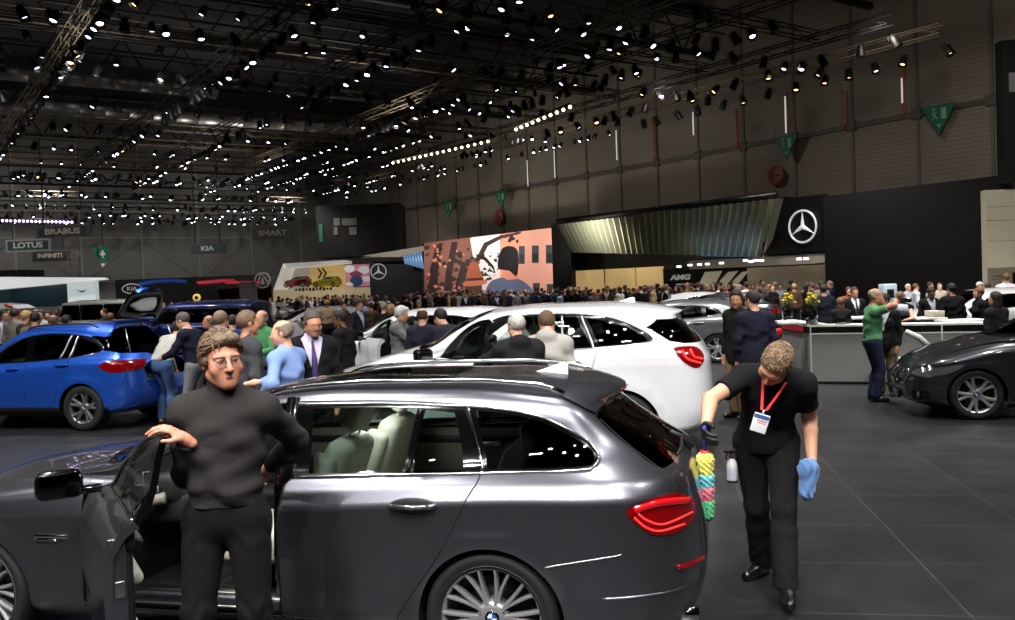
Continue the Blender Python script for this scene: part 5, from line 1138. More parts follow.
# --- duster in his gloved hand
gr = to_world(cl, cy, clB.wr[-1]+clB.hd[-1]*.085); tip = at_y(706.5, 519, 4.80); ax = (tip-gr).normalized()
du = thing('feather_duster', 'fluffy rainbow duster held at the tail of the grey estate car', 'duster', gr)
b = MB(); b.tube([-ax*.05, ax*.10], .011, 8); b.build('handle', mat('duster_blue', (40,60,190), .4), du)
b = MB(); b.tube([ax*.085, ax*.115], [.028, .022], 10); b.build('handle_collar', mat('duster_red', (220,50,60), .4), du)
L = (tip-gr).length
def fluff(a0, a1, r0):
    c0, c1 = V(*(ax*a0)), V(*(ax*a1))
    def f(P):
        d = cone(P, c0, c1, r0, r0*.92); return d+.004*np.sin(P[:, 0]*260+P[:, 2]*60)*np.sin(P[:, 1]*240+P[:, 2]*150)+.002*np.sin(P[:, 2]*210+P[:, 0]*190)
    return net_mesh(f, np.minimum(c0, c1)-.09, np.maximum(c0, c1)+.09, .005)
for a0, a1, col, r0 in ((.140, .205, (246,236,110), .050), (.235, .275, (120,214,226), .050), (.305, .345, (240,120,140), .049), (.375, L-.03, (90,214,140), .046)):
    put('fluff', fluff(a0, a1, r0), mat('fluff_%d_%d' % (col[0], col[1]), col, .95, noise=.25, nscale=60, bump=.8, bscale=120, sheen=.3), du)
# --- cloth in the other hand
ch = to_world(cl, cy, clB.wr[1]+clB.hd[1]*.09); c0 = at_y(808, 468, 5.16); c1 = at_y(806, 494, 5.14); c2 = at_y(812, 497, 5.14)
def clothf(P):
    f = smin(smin(cone(P, V(*ch)*.6+V(*c0)*.4, V(*c0), .026, .050), cone(P, V(*c0), V(*c1), .050, .036), .03), cone(P, V(*c0)+V(.02, 0, -.01), V(*c2), .035, .014), .03)
    return f+.004*np.sin(P[:, 0]*160+P[:, 2]*35+2*np.sin(P[:, 2]*30))+.003*np.sin(P[:, 0]*110-P[:, 2]*60+P[:, 1]*90)
o = put('cleaning_cloth', net_mesh(clothf, np.minimum(V(*ch), V(*c1))-.14, np.maximum(V(*ch), V(*c2))+.12, .006), mat('cloth_blue', (92,134,190), .95, bump=.6, bscale=220, sheen=.3)); tag(o, 'crumpled light blue cleaning cloth hanging from a gloved hand', 'cloth')
# --- spray bottle hooked on the trouser pocket
sb = at_y(732.5, 482, to_world(cl, cy, clB.pel+V(-.10, -.075, 0)).y)
st = thing('spray_bottle', 'white spray bottle with black trigger head hanging at the hip of the black-clad person', 'bottle', sb)
b = MB(); b.lathe([(.001, 0), (.030, 0), (.033, .006), (.033, .10), (.028, .125), (.014, .145), (.013, .150)], 20); b.build('bottle_body', mat('bottle_white', (226,226,228), .35), st)
b = MB(); b.lathe([(.0335, .0), (.0335, .014)], 20); b.lathe([(.016, .148), (.016, .168), (.012, .172), (.012, .18)], 12); b.rbox((-.008, 0, .192), (.075, .024, .026), .008); b.rbox((-.045, 0, .192), (.012, .016, .016), .004); b.tube([(-.022, 0, .184), (-.036, 0, .160), (-.034, 0, .142)], .006, 6); b.build('trigger_head', M['blackmatte'], st)
b = MB(); b.lathe([(.0334, .035), (.0334, .085)], 20); b.build('bottle_label', mat('bottle_label', (206,208,222), .5), st)
# ------------------------------------------------------------------ visitors on the stands
def hz(x): return 283.1-(x-507.5)*.03843
def P(label, x, ytop, Y, yaw, H=None, z=0, **kw):
    d = sight(x, hz(x)); X = d.x*Y/d.y
    if H is None: H = min(max(EYE-(ytop-hz(x))*Y/FPX, 1.5), 1.92)
    kw.setdefault('h', .016 if Y < 14.5 else .022)
    return person(label, (X, Y, z), math.radians(yaw), H=H/1.012, **kw)
DK, BR, GY, BL, WH = (38,28,22), (84,60,42), (140,136,130), (160,140,110), (205,202,196)
NAVY, BLK, CHAR = (26,32,62), (14,14,15), (36,36,38)
D_ = dict
# round the blue car
P('person in white long-sleeved top and blue jeans bending into the open boot', 161, 0, 13.45, 158, H=1.76, bend=50, top=((180,180,176), 'sweater'), hem=.03, legs=(66,92,136), shoes=(120,96,70), hair=(DK, 'short'), head=(10, 0, 0), rh=(-.10, -.62, .78), lh=(.25, -.50, .75), wr_amp=.006)
P('person in navy jumper with grey trousers looking into the open boot', 191, 308, 13.0, -105, bend=14, top=((24,27,42), 'sweater'), shirt=(230,230,235), legs=(126,126,128), hair=((92,84,76), 'short'), head=(26, -5, 0), rh=(-.12, -.42, 1.10), lh=(.20, -.38, 1.05))
P('grey-haired person in grey T-shirt seen from behind, over the roll-neck man', 219, 308.5, 11.6, 165, top=((150,150,152), 'tshirt'), legs=(40,40,46), hair=((128,108,86), 'short'))
P('bald person in dark top facing left beyond the grey T-shirt', 208, 313.5, 15.2, -70, top=(BLK, 'sweater'), hair=((110,90,76), 'bald'), tone='tan')
P('person in blue jacket partly hidden behind grey-haired visitor', 231, 313, 14.2, 190, top=((34,52,98), 'jacket'), shirt=(220,220,230), hair=(DK, 'short'))
P('person in pink shirt and grey jacket facing right near the man in light blue', 245, 307.5, 8.9, 128, tone='tan', top=((62,62,66), 'jacket'), shirt=(206,130,146), hair=((110,88,66), 'short'), lh=(.16, -.46, 1.12))
P('bald person in bright green shirt talking with the group', 261, 308, 12.9, -20, top=((78,142,90), 'shirt'), legs=(50,56,74), hair=((130,110,90), 'bald'), rh=(-.10, -.38, 1.12), lh=(.12, -.36, 1.08))
P('balding person in light blue shirt, in profile facing left', 283, 316.4, 8.1, -112, tone='fair', build=1.12, top=((120,146,198), 'shirt'), legs=(50,50,60), hair=((120,104,90), 'bald'), head=(4, 22, 0), rh=(-.12, -.40, 1.10), lh=(.30, -.10, 1.0), wr_amp=.010)
r_, B_ = P('person with glasses in dark suit and lavender shirt looking down', 309, 304.8, 8.5, 22, tone='tan', top=(BLK, 'jacket'), shirt=(190,180,206), tie=(60,50,90), legs=(16,16,18), hair=((70,62,58), 'crop'), head=(18, 12, 0))
eyewear(r_, B_, M['blackgloss'])
P('dark-haired person in black suit with white collar, in profile facing left', 341, 308.5, 12.7, -108, tone='brown', top=((20,20,24), 'jacket'), shirt=(200,210,240), hair=((18,15,14), 'short'), head=(10, 10, 0))
P('person in charcoal suit facing right beyond the white people carrier', 357.5, 298.5, 19.2, 62, tone='tan', top=((32,32,40), 'jacket'), shirt=(180,185,200), hair=((26,20,18), 'short'))
P('pale-haired person in black coat seen from behind by the white people carrier', 383, 300.5, 19.0, 160, top=(BLK, 'coat'), hair=(GY, 'short'))
P('fair-haired person beside the white people carrier door', 390, 303.0, 19.4, 120, female=True, top=((60,54,48), 'coat'), hair=((196,164,110), 'long'))
P('white-haired person in long grey coat at the open white car door', 398, 304, 13.6, 78, top=((112,112,112), 'coat'), legs=(50,50,54), hair=((206,206,208), 'full'), head=(14, 0, 0), rh=(-.05, -.42, 1.12), lh=(.1, -.44, 1.1))
P('person in navy suit with bald patch standing with back turned at the white car', 421, 306, 12.6, 172, top=((34,36,50), 'jacket'), legs=(28,30,42), hair=((74,54,40), 'bald'))
P('black-haired person in navy suit bending towards the white car', 452, 304, 11.9, -130, H=1.74, bend=30, top=((31,33,46), 'jacket'), legs=(28,30,42), hair=((16,14,14), 'short'), head=(22, -10, 0), shirt=(220,222,230))
P('grey-haired person in black hooded jacket with back turned, beside the white off-road car', 516, 310.7, 8.45, 190, build=1.12, top=((22,22,24), 'hoodie'), legs=(30,30,36), hair=((168,164,156), 'short'), head=(8, 14, 0), lh=(.36, -.42, 1.12), wr_amp=.008)
P('person in pale grey hooded jacket and brown cap with back turned', 545, 306.7, 8.72, 168, build=1.1, bend=10, top=((150,147,142), 'hoodie'), legs=(44,44,50), hair=((92,74,58), 'cap'), head=(24, 18, 0), wr_amp=.008)
P('dark-haired person in brown jacket and tan trousers beside the navy suit', 736, 286.8, 11.9, -58, tone='tan', top=((34,28,24), 'jacket'), legs=(132,112,84), shoes=(20,18,16), hair=((18,14,12), 'short'), head=(12, 34, 0))
P('person in navy suit with white collar, back turned, near the grey hatchback', 753, 287.6, 11.2, 186, build=1.06, top=((27,30,46), 'jacket'), shirt=(230,230,235), legs=(26,30,44), hair=((46,38,34), 'short'), head=(4, 18, 0))
# before the counter
gp, gB = P('bald person in green polo shirt and dark jeans holding a camera to the face', 871, 289, 12.95, 84, H=1.70, tone='red', build=1.08, bend=4, top=((92,150,104), 'tshirt'), hem=.0, legs=(34,42,66), shoes=(24,24,26), hair=((170,150,130), 'bald'), rh=(-.10, -.30, 1.46), lh=(.08, -.32, 1.42), head=(6, 0, 0))
P('person with dark hair in black blazer, white shirt and tan trousers beside the green polo', 884, 295.8, 13.5, -40, H=1.60, female=True, tone='tan', top=((24,24,28), 'jacket'), shirt=(222,222,236), legs=(112,96,72), shoes=(28,24,22), hair=((24,20,20), 'short'), head=(4, -30, 0))
# behind the counter
P('long-haired person with brown hair seen from behind at the counter', 839.5, 297.5, 17.2, 175, H=1.44, female=True, top=((22,20,20), 'sweater'), hair=((92,60,40), 'long'))
P('person in dark suit with tie facing out behind the counter', 853.5, 290.5, 18.4, 5, H=1.62, tone='tan', top=(BLK, 'jacket'), shirt=(214,216,232), tie=(40,36,60), hair=((50,36,30), 'short'))
P('person in navy suit with back turned beyond the yellow flowers', 823, 283, 19.0, 178, top=((20,22,38), 'jacket'), hair=(DK, 'short'))
P('person with bare arms in black dress reading white papers', 903, 290.5, 16.4, -58, H=1.56, female=True, tone='fair', bend=8, top=((16,16,18), 'dress'), hair=((104,74,52), 'short'), head=(28, 0, 0), rh=(-.10, -.40, 1.0), lh=(.18, -.34, .98))
P('dark-haired person in dark suit seated facing out behind the counter', 929, 288, 17.6, 10, H=1.58, tone='brown', top=(BLK, 'jacket'), shirt=(170,180,190), hair=((24,20,18), 'short'), head=(20, 0, 0))
P('person in black suit with back turned behind the counter', 951, 281.6, 17.0, 182, top=((15,15,17), 'jacket'), hair=((24,20,18), 'short'))
P('person with reddish brown hair at the counter end', 978.5, 290.0, 16.7, -95, H=1.55, female=True, top=((22,20,24), 'jacket'), hair=((126,74,44), 'short'))
P('person with long dark hair in shiny black leather jacket, back turned', 995, 290.3, 13.35, 200, H=1.56, female=True, top=((26,25,28), 'jacket'), hair=((34,22,20), 'long'))
P('person in white shirt and blue jeans with back turned by the tall beige wall', 1005.5, 278, 21.5, 168, H=1.76, top=((220,220,224), 'shirt'), legs=(60,84,140), hair=((110,84,62), 'short'))
P('white-capped person beside the tall beige wall', 979, 281, 24.5, 20, tone='red', top=((40,38,40), 'jacket'), hair=((226,224,222), 'cap'))
P('person in dark jacket with white collar near white-capped visitor', 987, 281.5, 23.0, 150, top=((26,26,30), 'jacket'), shirt=(220,220,220), hair=((60,46,38), 'short'))
P('fair-faced person in cream top facing out under the black wall', 939, 283.5, 25.5, -10, tone='pale', top=((190,180,160), 'shirt'), hair=((120,100,80), 'crop'))
P('white-haired person in pale shirt under the black wall', 907.5, 283, 25.5, 15, tone='red', top=((170,176,186), 'shirt'), hair=(WH, 'short'))
P('brown-haired person in white top turned sideways under the black wall', 915, 284, 26.0, 90, top=((206,210,214), 'shirt'), hair=((110,76,52), 'short'))
P('grey-haired person in grey jacket behind the pair at the counter', 892.5, 283.5, 24.5, -20, tone='red', top=((70,70,74), 'jacket'), shirt=(170,170,170), hair=((180,176,170), 'short'))
P('person in white shirt leaning sideways under the black wall', 929.5, 281, 27, 60, top=((224,224,224), 'shirt'), hair=((70,54,40), 'short'))
P('person in orange brown top standing behind the tie-wearing man', 848, 286, 22.5, 0, tone='tan', top=((120,64,40), 'sweater'), hair=((60,46,40), 'short'))
# left crowd beyond the blue car
P('person in grey jacket with back turned beyond blue car roof', 14, 307, 19.0, 172, top=((128,124,118), 'jacket'), hair=((60,46,36), 'short'))
P('fair-haired person in dark top beyond blue car roof', 25, 309, 17.5, 150, female=True, top=((60,54,48), 'coat'), hair=((190,150,104), 'short'))
P('dark-haired person in brown coat beyond blue car roof', 34, 310.5, 16.2, 190, top=((112,96,78), 'coat'), hair=((38,28,22), 'short'))
P('bald person in tan coat beyond blue car roof', 52, 313, 15.8, 175, tone='tan', top=((120,110,96), 'coat'), hair=((110,84,64), 'bald'))
P('person in dark coat near the boxy silver car', 65, 313.5, 17.0, 160, top=((36,34,34), 'coat'), hair=((40,32,28), 'short'))
P('person in red top beyond the blue car', 47.5, 309.5, 21.5, 10, top=((190,36,48), 'shirt'), hair=(DK, 'short'))
P('person in black and white top facing the camera beyond the blue car', 40, 308.5, 21.0, 0, tone='pale', top=((200,200,200), 'shirt'), hair=(BR, 'short'))
P('person in white top at the edge of the crowd on the far left', 3, 309, 20.0, 60, top=((220,218,232), 'shirt'), hair=(DK, 'short'))
P('brown-haired person in dark coat before the window of the boxy silver car', 109, 314, 19.5, 185, H=1.66, top=((40,36,36), 'coat'), hair=((92,58,38), 'short'))
P('white-haired person bending between the crowd and the silver boxy car', 77, 322, 16.5, 30, H=1.52, top=((190,188,184), 'shirt'), hair=((225,225,225), 'short'))
# the camera the green-shirted visitor holds
gp_c = to_world(gp.location, gp.rotation_euler.z, (gB.wr[-1]+gB.wr[1])/2+V(0, -.10, .035))
cm = thing('photo_camera', 'black camera held up by the visitor in green polo shirt', 'camera', gp_c, gp.rotation_euler.z)
b = MB(); b.rbox((0, 0, 0), (.14, .06, .09), .012); b.rbox((0, 0, .05), (.05, .05, .03), .008); b.build('camera_body', M['blackmatte'], cm)
b = MB(); b.lathe([(.001, .14), (.034, .14), (.036, .12), (.032, .03), (.032, .02)], 16, Matrix.Rotation(PI/2, 4, 'X')); b.build('camera_lens', M['blackgloss'], cm)
# ------------------------------------------------------------------ the hall: frame u (towards the right wall), v (along the hall), z
HA = math.radians(35); HN = Vector((math.cos(HA), math.sin(HA), 0)); HD = Vector((-math.sin(HA), math.cos(HA), 0)); HM = basis((0, 0, 0), HN, HD, (0, 0, 1))
def hv(u, v, z): return HN*u+HD*v+Vector((0, 0, z))
def on_u(x, y, u): return on_plane(x, y, HN*u, HN)
def struct(name, mb, m): o = mb.build(name, m); o['kind'] = 'structure'; return o
M['wall'] = mat('hall_cladding', (120,112,100), .8, noise=.10, nscale=.6); M['wall_back'] = mat('hall_back_cladding', (128,126,122), .8, noise=.08, nscale=.5)
M['steel_dark'] = mat('dark_steel', (30,29,28), .6, .3); M['steel_pale'] = mat('pale_steel', (120,108,90), .55, .4); M['roofm'] = mat('roof_deck', (44,43,42), .9, noise=.3, nscale=.8); M['duct'] = mat('galvanised_duct', (130,130,128), .4, .8)
M['standblack'] = mat('stand_black', (13,12,12), .35, spec=.4); M['stand_grey'] = mat('stand_grey', (146,148,146), .45); M['standwhite'] = mat('stand_white', (225,225,220), .5)
M['green_sign'] = mat('green_sign', (18,92,62), .5); M['red_paint'] = mat('red_sign', (190,26,34), .5); M['sign_teal'] = mat('sign_panel', (40,64,64), .5); M['sign_frame'] = mat('sign_frame', (110,112,110), .5); M['sign_text'] = mat('sign_lettering', (205,200,190), .6)
M['orange'] = mat('orange_column', (190,92,60), .6)
def floor_mat():
    m = bpy.data.materials.new('dark_floor_tiles'); m.use_nodes = True; nt = m.node_tree; b = nt.nodes['Principled BSDF']; tc = nt.nodes.new('ShaderNodeTexCoord'); mp = nt.nodes.new('ShaderNodeMapping')
    mp.inputs['Rotation'].default_value = (0, 0, math.radians(9.2)); mp.inputs['Location'].default_value = (-.730, -.60, 0); nt.links.new(tc.outputs['Object'], mp.inputs[0])
    br = nt.nodes.new('ShaderNodeTexBrick'); br.offset = 0; br.squash = 1; br.inputs['Scale'].default_value = 1.0; br.inputs['Mortar Size'].default_value = .004; br.inputs['Mortar Smooth'].default_value = .2; br.inputs['Brick Width'].default_value = .977; br.inputs['Row Height'].default_value = .915
    br.inputs['Color1'].default_value = (*lin((47,47,49)), 1); br.inputs['Color2'].default_value = (*lin((42,42,44)), 1); br.inputs['Mortar'].default_value = (*lin((82,82,82)), 1); nt.links.new(mp.outputs[0], br.inputs['Vector'])
    n = nt.nodes.new('ShaderNodeTexNoise'); n.inputs['Scale'].default_value = 1.3; n.inputs['Detail'].default_value = 5; nt.links.new(mp.outputs[0], n.inputs['Vector'])
    mr = nt.nodes.new('ShaderNodeMapRange'); mr.inputs[1].default_value = .3; mr.inputs[2].default_value = .75; mr.inputs[3].default_value = .30; mr.inputs[4].default_value = .42; nt.links.new(n.outputs[0], mr.inputs[0]); nt.links.new(mr.outputs[0], b.inputs['Roughness'])
    mx = nt.nodes.new('ShaderNodeMix'); mx.data_type = 'RGBA'; mx.blend_type = 'MULTIPLY'; mx.inputs[0].default_value = .5; nt.links.new(br.outputs['Color'], mx.inputs[6]); nt.links.new(n.outputs[0], mx.inputs[7]); nt.links.new(mx.outputs[2], b.inputs['Base Color']); b.inputs['Specular IOR Level'].default_value = .5; return m
fb = MB(); fb.box((0, 0, -.1), (140, 150, .2), HM @ Matrix.Translation((0, 10, 0))); struct('floor', fb, floor_mat())
# right wall: cladding, a rail of steel with brackets, a column every 3 m; back wall with sliding doors and braces
UW, VB = 35.0, 67.0
w = MB(); w.box((UW+.2, 6, 8), (.4, 122, 16), HM)
struct('wall_right', w, M['wall'])
t = MB(); t.box((UW-.06, 6, 8.25), (.12, 122, .22), HM)
for k in range(-8, 24): t.box((UW-.09, 3*k-1, 8.25), (.14, .42, .42), HM)
struct('trim_1', t, mat('rail_brown', (74,68,60), .6))
t = MB()
for k in range(-8, 24): t.box((UW-.03, 3*k-1, 8.0), (.08, .14, 16), HM)
struct('trim_2', t, mat('column_brown', (96,89,79), .7))
t = MB()
for k in range(0, 90):
    t.box((UW-.005, 4, 1.2*k*.15+1), (.015, 120, .02), HM) if k < 90 else None
struct('trim_3', t, mat('cladding_joint', (100,93,84), .8))
w = MB(); w.box((-5, VB+.2, 8), (84, .4, 16), HM); struct('wall_back', w, M['wall_back'])
t = MB()
for u in np.arange(-45, 34, 4.0): t.box((u, VB-.05, 8), (.16, .12, 16), HM)
for z in (3.1, 6.2, 9.4): t.box((-6, VB-.05, z), (80, .10, .10), HM)
for u in np.arange(3, 27, 4.0):
    a = hv(u, VB-.06, 3.1); b_ = hv(u+4, VB-.06, 6.2); t.tube([a, b_] if int(u) % 8 == 3 else [hv(u, VB-.06, 6.2), hv(u+4, VB-.06, 3.1)], .05, 4)
struct('trim_4', t, mat('door_brace', (150,148,144), .6))
w = MB(); w.box((-47, 8, 8), (.4, 125, 16), HM); struct('wall_left', w, M['wall'])
w = MB(); w.box((-5, -50, 8), (84, .4, 16), HM); struct('wall_front', w, M['wall'])
c = MB(); c.box((-5, 8, 16.1), (86, 124, .2), HM); struct('ceiling', c, M['roofm'])
# roof beams and lattice girders
for i, v in enumerate(np.arange(22, 68, 9.0)):
    b = MB(); 
    for z in (13.2, 15.4): b.box((-5, v, z), (82, .25, .25), HM)
    for k in range(27): b.tube([hv(-45+3*k, v, 13.2), hv(-43.5+3*k, v, 15.4), hv(-42+3*k, v, 13.2)], .06, 4)
    g = b.build('trim_%d' % (5+i), M['steel_dark']); g['kind'] = 'structure'
# ------------------------------------------------------------------ lighting rig under the roof
def truss(p0, p1, m, w=.34, name='lighting_truss', step=.85, r=.024):
    d = (p1-p0); L = d.length; d.normalize(); s = d.cross(Vector((0, 0, 1))).normalized(); b = MB(); n = int(L/step)
    cor = [s*(w/2)+Vector((0, 0, w/2)), -s*(w/2)+Vector((0, 0, w/2)), -s*(w/2)-Vector((0, 0, w/2)), s*(w/2)-Vector((0, 0, w/2))]
    for c_ in cor: b.tube([p0+c_, p1+c_], r, 4)
    for k in range(4):
        a, e = cor[k], cor[(k+1) % 4]; pts = []
        for i in range(n+1): pts.append(p0+d*(L*i/n)+(a if i % 2 else e))
        b.tube(pts, r*.6, 3)
    return b.build(name, m)
RZ = 9.9
lampspots = []
def lamps_along(p0, p1, gap, drop=.80, p=.8):
    d = p1-p0; n = int(d.length/gap)
    for i in range(n+1):
        if RNG.random() < p: lampspots.append(p0+d*((i+RNG.uniform(-.25, .25))/max(n, 1))-Vector((0, 0, drop)))
us = [29.6, 26.5, 22.5, 18.5, 14, 9.5, 5, .5, -4, -8.5, -13, -17.5]
for k, u in enumerate(us):
    z = RZ+(.0 if k % 2 else .35)-(.25 if k == 0 else 0); v0 = 16 if u > -6 else 24; a, e = hv(u, v0, z), hv(u, 64.5, z)
    o = truss(a, e, M['steel_dark'] if k % 3 else M['steel_pale']); tag(o, 'long lighting truss along the hall, %s from the right-hand wall' % ['the first', 'second', 'third', 'fourth', 'fifth', 'sixth', 'seventh', 'eighth', 'ninth', 'tenth', 'eleventh', 'twelfth'][k], 'truss', 'long lighting trusses')
    lamps_along(a, e, .75 if k > 1 else 1.2)
for k, v in enumerate([20.5, 26, 31.5, 37, 42.5, 48, 53, 58, 62]):
    z = RZ+.88; a, e = hv(-22, v, z), hv(29, v, z)
    o = truss(a, e, M['steel_pale'] if k > 4 else M['steel_dark']); tag(o, 'cross lighting truss spanning the hall, %s row counted from the camera' % ['first', 'second', 'third', 'fourth', 'fifth', 'sixth', 'seventh', 'eighth', 'ninth'][k], 'truss', 'cross lighting trusses')
    lamps_along(a, e, .95, 1.35, .8)
for k, (v, z, u0, u1) in enumerate([(45.5, 8.35, -24, 16), (51, 8.15, -24, 20), (56, 8.0, -24, 23), (60.5, 7.9, -24, 24), (64, 7.8, -24, 24)]):
    a, e = hv(u0, v, z), hv(u1, v, z); o = truss(a, e, M['steel_dark'] if k % 2 else M['steel_pale'], .30, step=1.1); tag(o, 'low cross lighting truss deep in the hall, %s of the low ones from the camera' % ['first', 'second', 'third', 'fourth', 'fifth'][k], 'truss', 'low cross trusses'); lamps_along(a, e, .75, .72, .85); lamps_along(a+HD*1.6, e+HD*1.6, .9, .45, .75)
    b = MB(); b.tube([a+HD*1.6, e+HD*1.6], .05, 4); o = b.build('lighting_bar', M['steel_dark']); tag(o, 'thin lighting bar just behind the %s low cross truss' % ['first', 'second', 'third', 'fourth', 'fifth'][k], 'bar', 'thin lighting bars')
for v in np.arange(24, 42, 2.6):
    a, e = hv(-26, v, 11.6), hv(28, v, 11.6); b = MB(); b.tube([a, e], .055, 4); b.tube([a+Vector((0, 0, .5)), e+Vector((0, 0, .5))], .04, 4); b.tube([a+(e-a)*.5, a+(e-a)*.5+Vector((0, 0, .5))], .03, 4); o = b.build('rigging_pipe', M['steel_dark'] if int(v) % 2 else M['steel_pale']); tag(o, 'double rigging pipe crossing the hall above the lighting trusses', 'pipe', 'double rigging pipes'); lamps_along(a, e, 1.5, .45, .6)
for k, (u0, v, z, L) in enumerate([(-22, 45, 12.3, 36), (-20, 54, 12.4, 34), (6, 49.5, 11.8, 18)]):
    b = MB(); M_ = HM @ Matrix.Translation((u0, v, z)) @ Matrix.Rotation(PI/2, 4, 'Y'); pr = []
    for i in range(int(L/1.2)): pr += [(.45, i*1.2), (.45, i*1.2+1.12), (.48, i*1.2+1.14), (.48, i*1.2+1.18)]
    b.lathe(pr, 20, M_); o = b.build('ventilation_duct', M['duct']); tag(o, ['round silver air duct under the roof, over the nearer cross trusses', 'round silver air duct under the roof, deepest in the hall', 'round silver air duct under the roof, short one over the middle of the rig'][k], 'duct')
# spotlights: a can, a yoke and a lens; the ones that show largest are objects, the rest one mass
M['lens_cool'] = mat('lamp_lens_cool', (235,238,255), .4, emit=8.); M['lens_warm'] = mat('lamp_lens_warm', (255,190,120), .4, emit=5.); M['can'] = mat('lamp_housing', (14,14,14), .5, .2); M['lens_dim'] = mat('lamp_lens_dim', (200,205,225), .4, emit=2.5)
def lamp_parts():
    can = MB(); can.lathe([(.05, .20), (.09, .16), (.105, 0), (.125, -.10), (.125, -.14), (.108, -.14), (.100, -.06), (.001, -.05)], 12); can.tube([(.13, 0, .02), (.135, 0, .21), (-.135, 0, .21), (-.13, 0, .02)], .012, 4); can.tube([(0, 0, .21), (0, 0, .25)], .02, 5)
    ln = MB(); ln.lathe([(.001, -.060), (.05, -.062), (.078, -.066)], 12); return can.mesh('can'), ln.mesh('lens')
can_me, lens_me = lamp_parts(); can_me.materials.append(M['can']); lens_me.materials.append(M['lens_cool'])
def to_px(p):
    d = Vector(p)-EYEP; w = d.dot(_f); return (507.5+FPX*d.dot(_r)/w, 310-FPX*d.dot(_u)/w, w) if w > .5 else (9e9, 9e9, w)
vis = []
for p in lampspots:
    x, y, w_ = to_px(p)
    if -8 < x < 1023 and -8 < y < 300: vis.append((w_, p))
vis.sort(key=lambda t: t[0]); kept = []
for w_, p in vis:
    if all((p-q).length_squared > .16 for _, q in kept[-400:]): kept.append((w_, p))
vis = kept; RNG.shuffle(lampspots)
def lamp_xf(p, far=0):
    # cans tilt off the vertical in all directions, most of them down at the stands
    d = (EYEP-p); d.z = 0; d.normalize(); t = RNG.uniform(-.25, .62); s = RNG.uniform(-.6, .6); ax = Vector((-d.y, d.x, 0)); q = Matrix.Rotation(-t, 4, ax) @ Matrix.Rotation(s, 4, d)
    return Matrix.Translation(p) @ q
can_me.transform(Matrix.Scale(1.2, 4)); lens_me.transform(Matrix.Scale(1.2, 4)); glow = [M['lens_cool']]*7+[M['lens_dim']]*4+[M['lens_warm']]*2
for i, (w_, p) in enumerate(vis[:296]):
    r = thing('spotlight', 'small black spotlight hanging with many others from the lighting trusses', 'spotlight', group='spotlights on the lighting trusses'); r.matrix_world = lamp_xf(p)
    put('lamp_can', can_me, None, r); l = put('lens', lens_me, None, r); l.material_slots[0].link = 'OBJECT'; l.material_slots[0].material = M['lens_warm'] if (p.dot(HN) > 24 and RNG.random() < .6) else RNG.choice(glow)
cb, lb = MB(), MB(); nb = vis[296:]
for w_, p in nb:
    X = lamp_xf(p); cb.lathe([(.07, .16), (.105, 0), (.125, -.14), (.105, -.13)], 6, X); lb.lathe([(.001, -.09), (.078, -.10)], 6, X)
    if RNG.random() < .35: X = lamp_xf(p+HD*.5); lb.lathe([(.001, -.09), (.075, -.10)], 6, X); cb.lathe([(.07, .16), (.105, 0), (.125, -.14), (.105, -.13)], 6, X)
o = cb.build('distant_spotlights', M['can']); tag(o, 'mass of small distant spotlights deep in the hall rig', 'spotlights', kind='stuff'); o.data.materials.append(M['lens_cool'])
l = lb.build('lens', M['lens_cool'], o)
l['kind'] = 'stuff'
# rows of small bright lamps on long battens
for k, (p0, p1, n_, lab) in enumerate((((393, 163), (488, 141.5), 17, 'batten with a row of small bright lamps left of the screen top'), ((516, 129.5), (570, 107), 10, 'short batten of bright lamps high over the video screen'), ((-6, 220.5), (72, 222.3), 20, 'batten with a row of violet white lamps above the black hanging sign'))):
    if k < 2: a, e = on_z(*p0, 9.2), on_z(*p1, 9.2)
    else: a, e = at_y(*p0, 50), at_y(*p1, 52)
    b = MB(); b.tube([a+Vector((0, 0, .13)), e+Vector((0, 0, .13))], .06, 4); o = b.build('lamp_batten', M['can']); tag(o, lab, 'light')
    lb = MB()
    for i in range(n_): lb.sphere(a+(e-a)*(i/(n_-1)), .075, 6)
    lb.build('lamp_row', mat('batten_lamp', (255,236,200), .4, emit=5.) if k < 2 else mat('violet_lamp', (215,190,255), .4, emit=4.), o)
# ------------------------------------------------------------------ exhibition stands, screens, signs
def quad_frame(p_bl, p_br, p_tl):
    """axes of a flat panel: origin at its lower left, x to the right, y up, z towards the viewer"""
    x = (p_br-p_bl); W_ = x.length; x.normalize(); y = (p_tl-p_bl); y = Vector((0, 0, 1)); z = x.cross(y).normalized(); return basis(p_bl, x, y, z), W_
def slab(mb, M_, x0, y0, x1, y1, d=.06, z=0.): return mb.box(((x0+x1)/2, (y0+y1)/2, z-d/2), (x1-x0, y1-y0, d), M_)
def on_Y(x, y, Y): return at_y(x, y, Y)
def facing(x0, y0, x1, y1, Y):
    """panel seen between two corners at depth Y, turned square to the sight line in plan"""
    a, b = at_y(x0, y1, Y), at_y(x1, y1, Y); h = (at_y(x0, y0, Y)-a).z; x = b-a; x.z = 0; W_ = x.length; x.normalize(); return basis(a, x, (0, 0, 1), x.cross(Vector((0, 0, 1)))), W_, h
def lettering(txt, size, m, M_, parent, x, y, z=.012, depth=.004, bold=0., sx=1.0, nm='lettering'):
    me = text_mesh(txt, size, depth, bold=bold); me.transform(M_ @ Matrix.Translation((x, y, z)) @ Matrix.Diagonal((sx, 1, 1, 1))); return put(nm, me, m, parent)
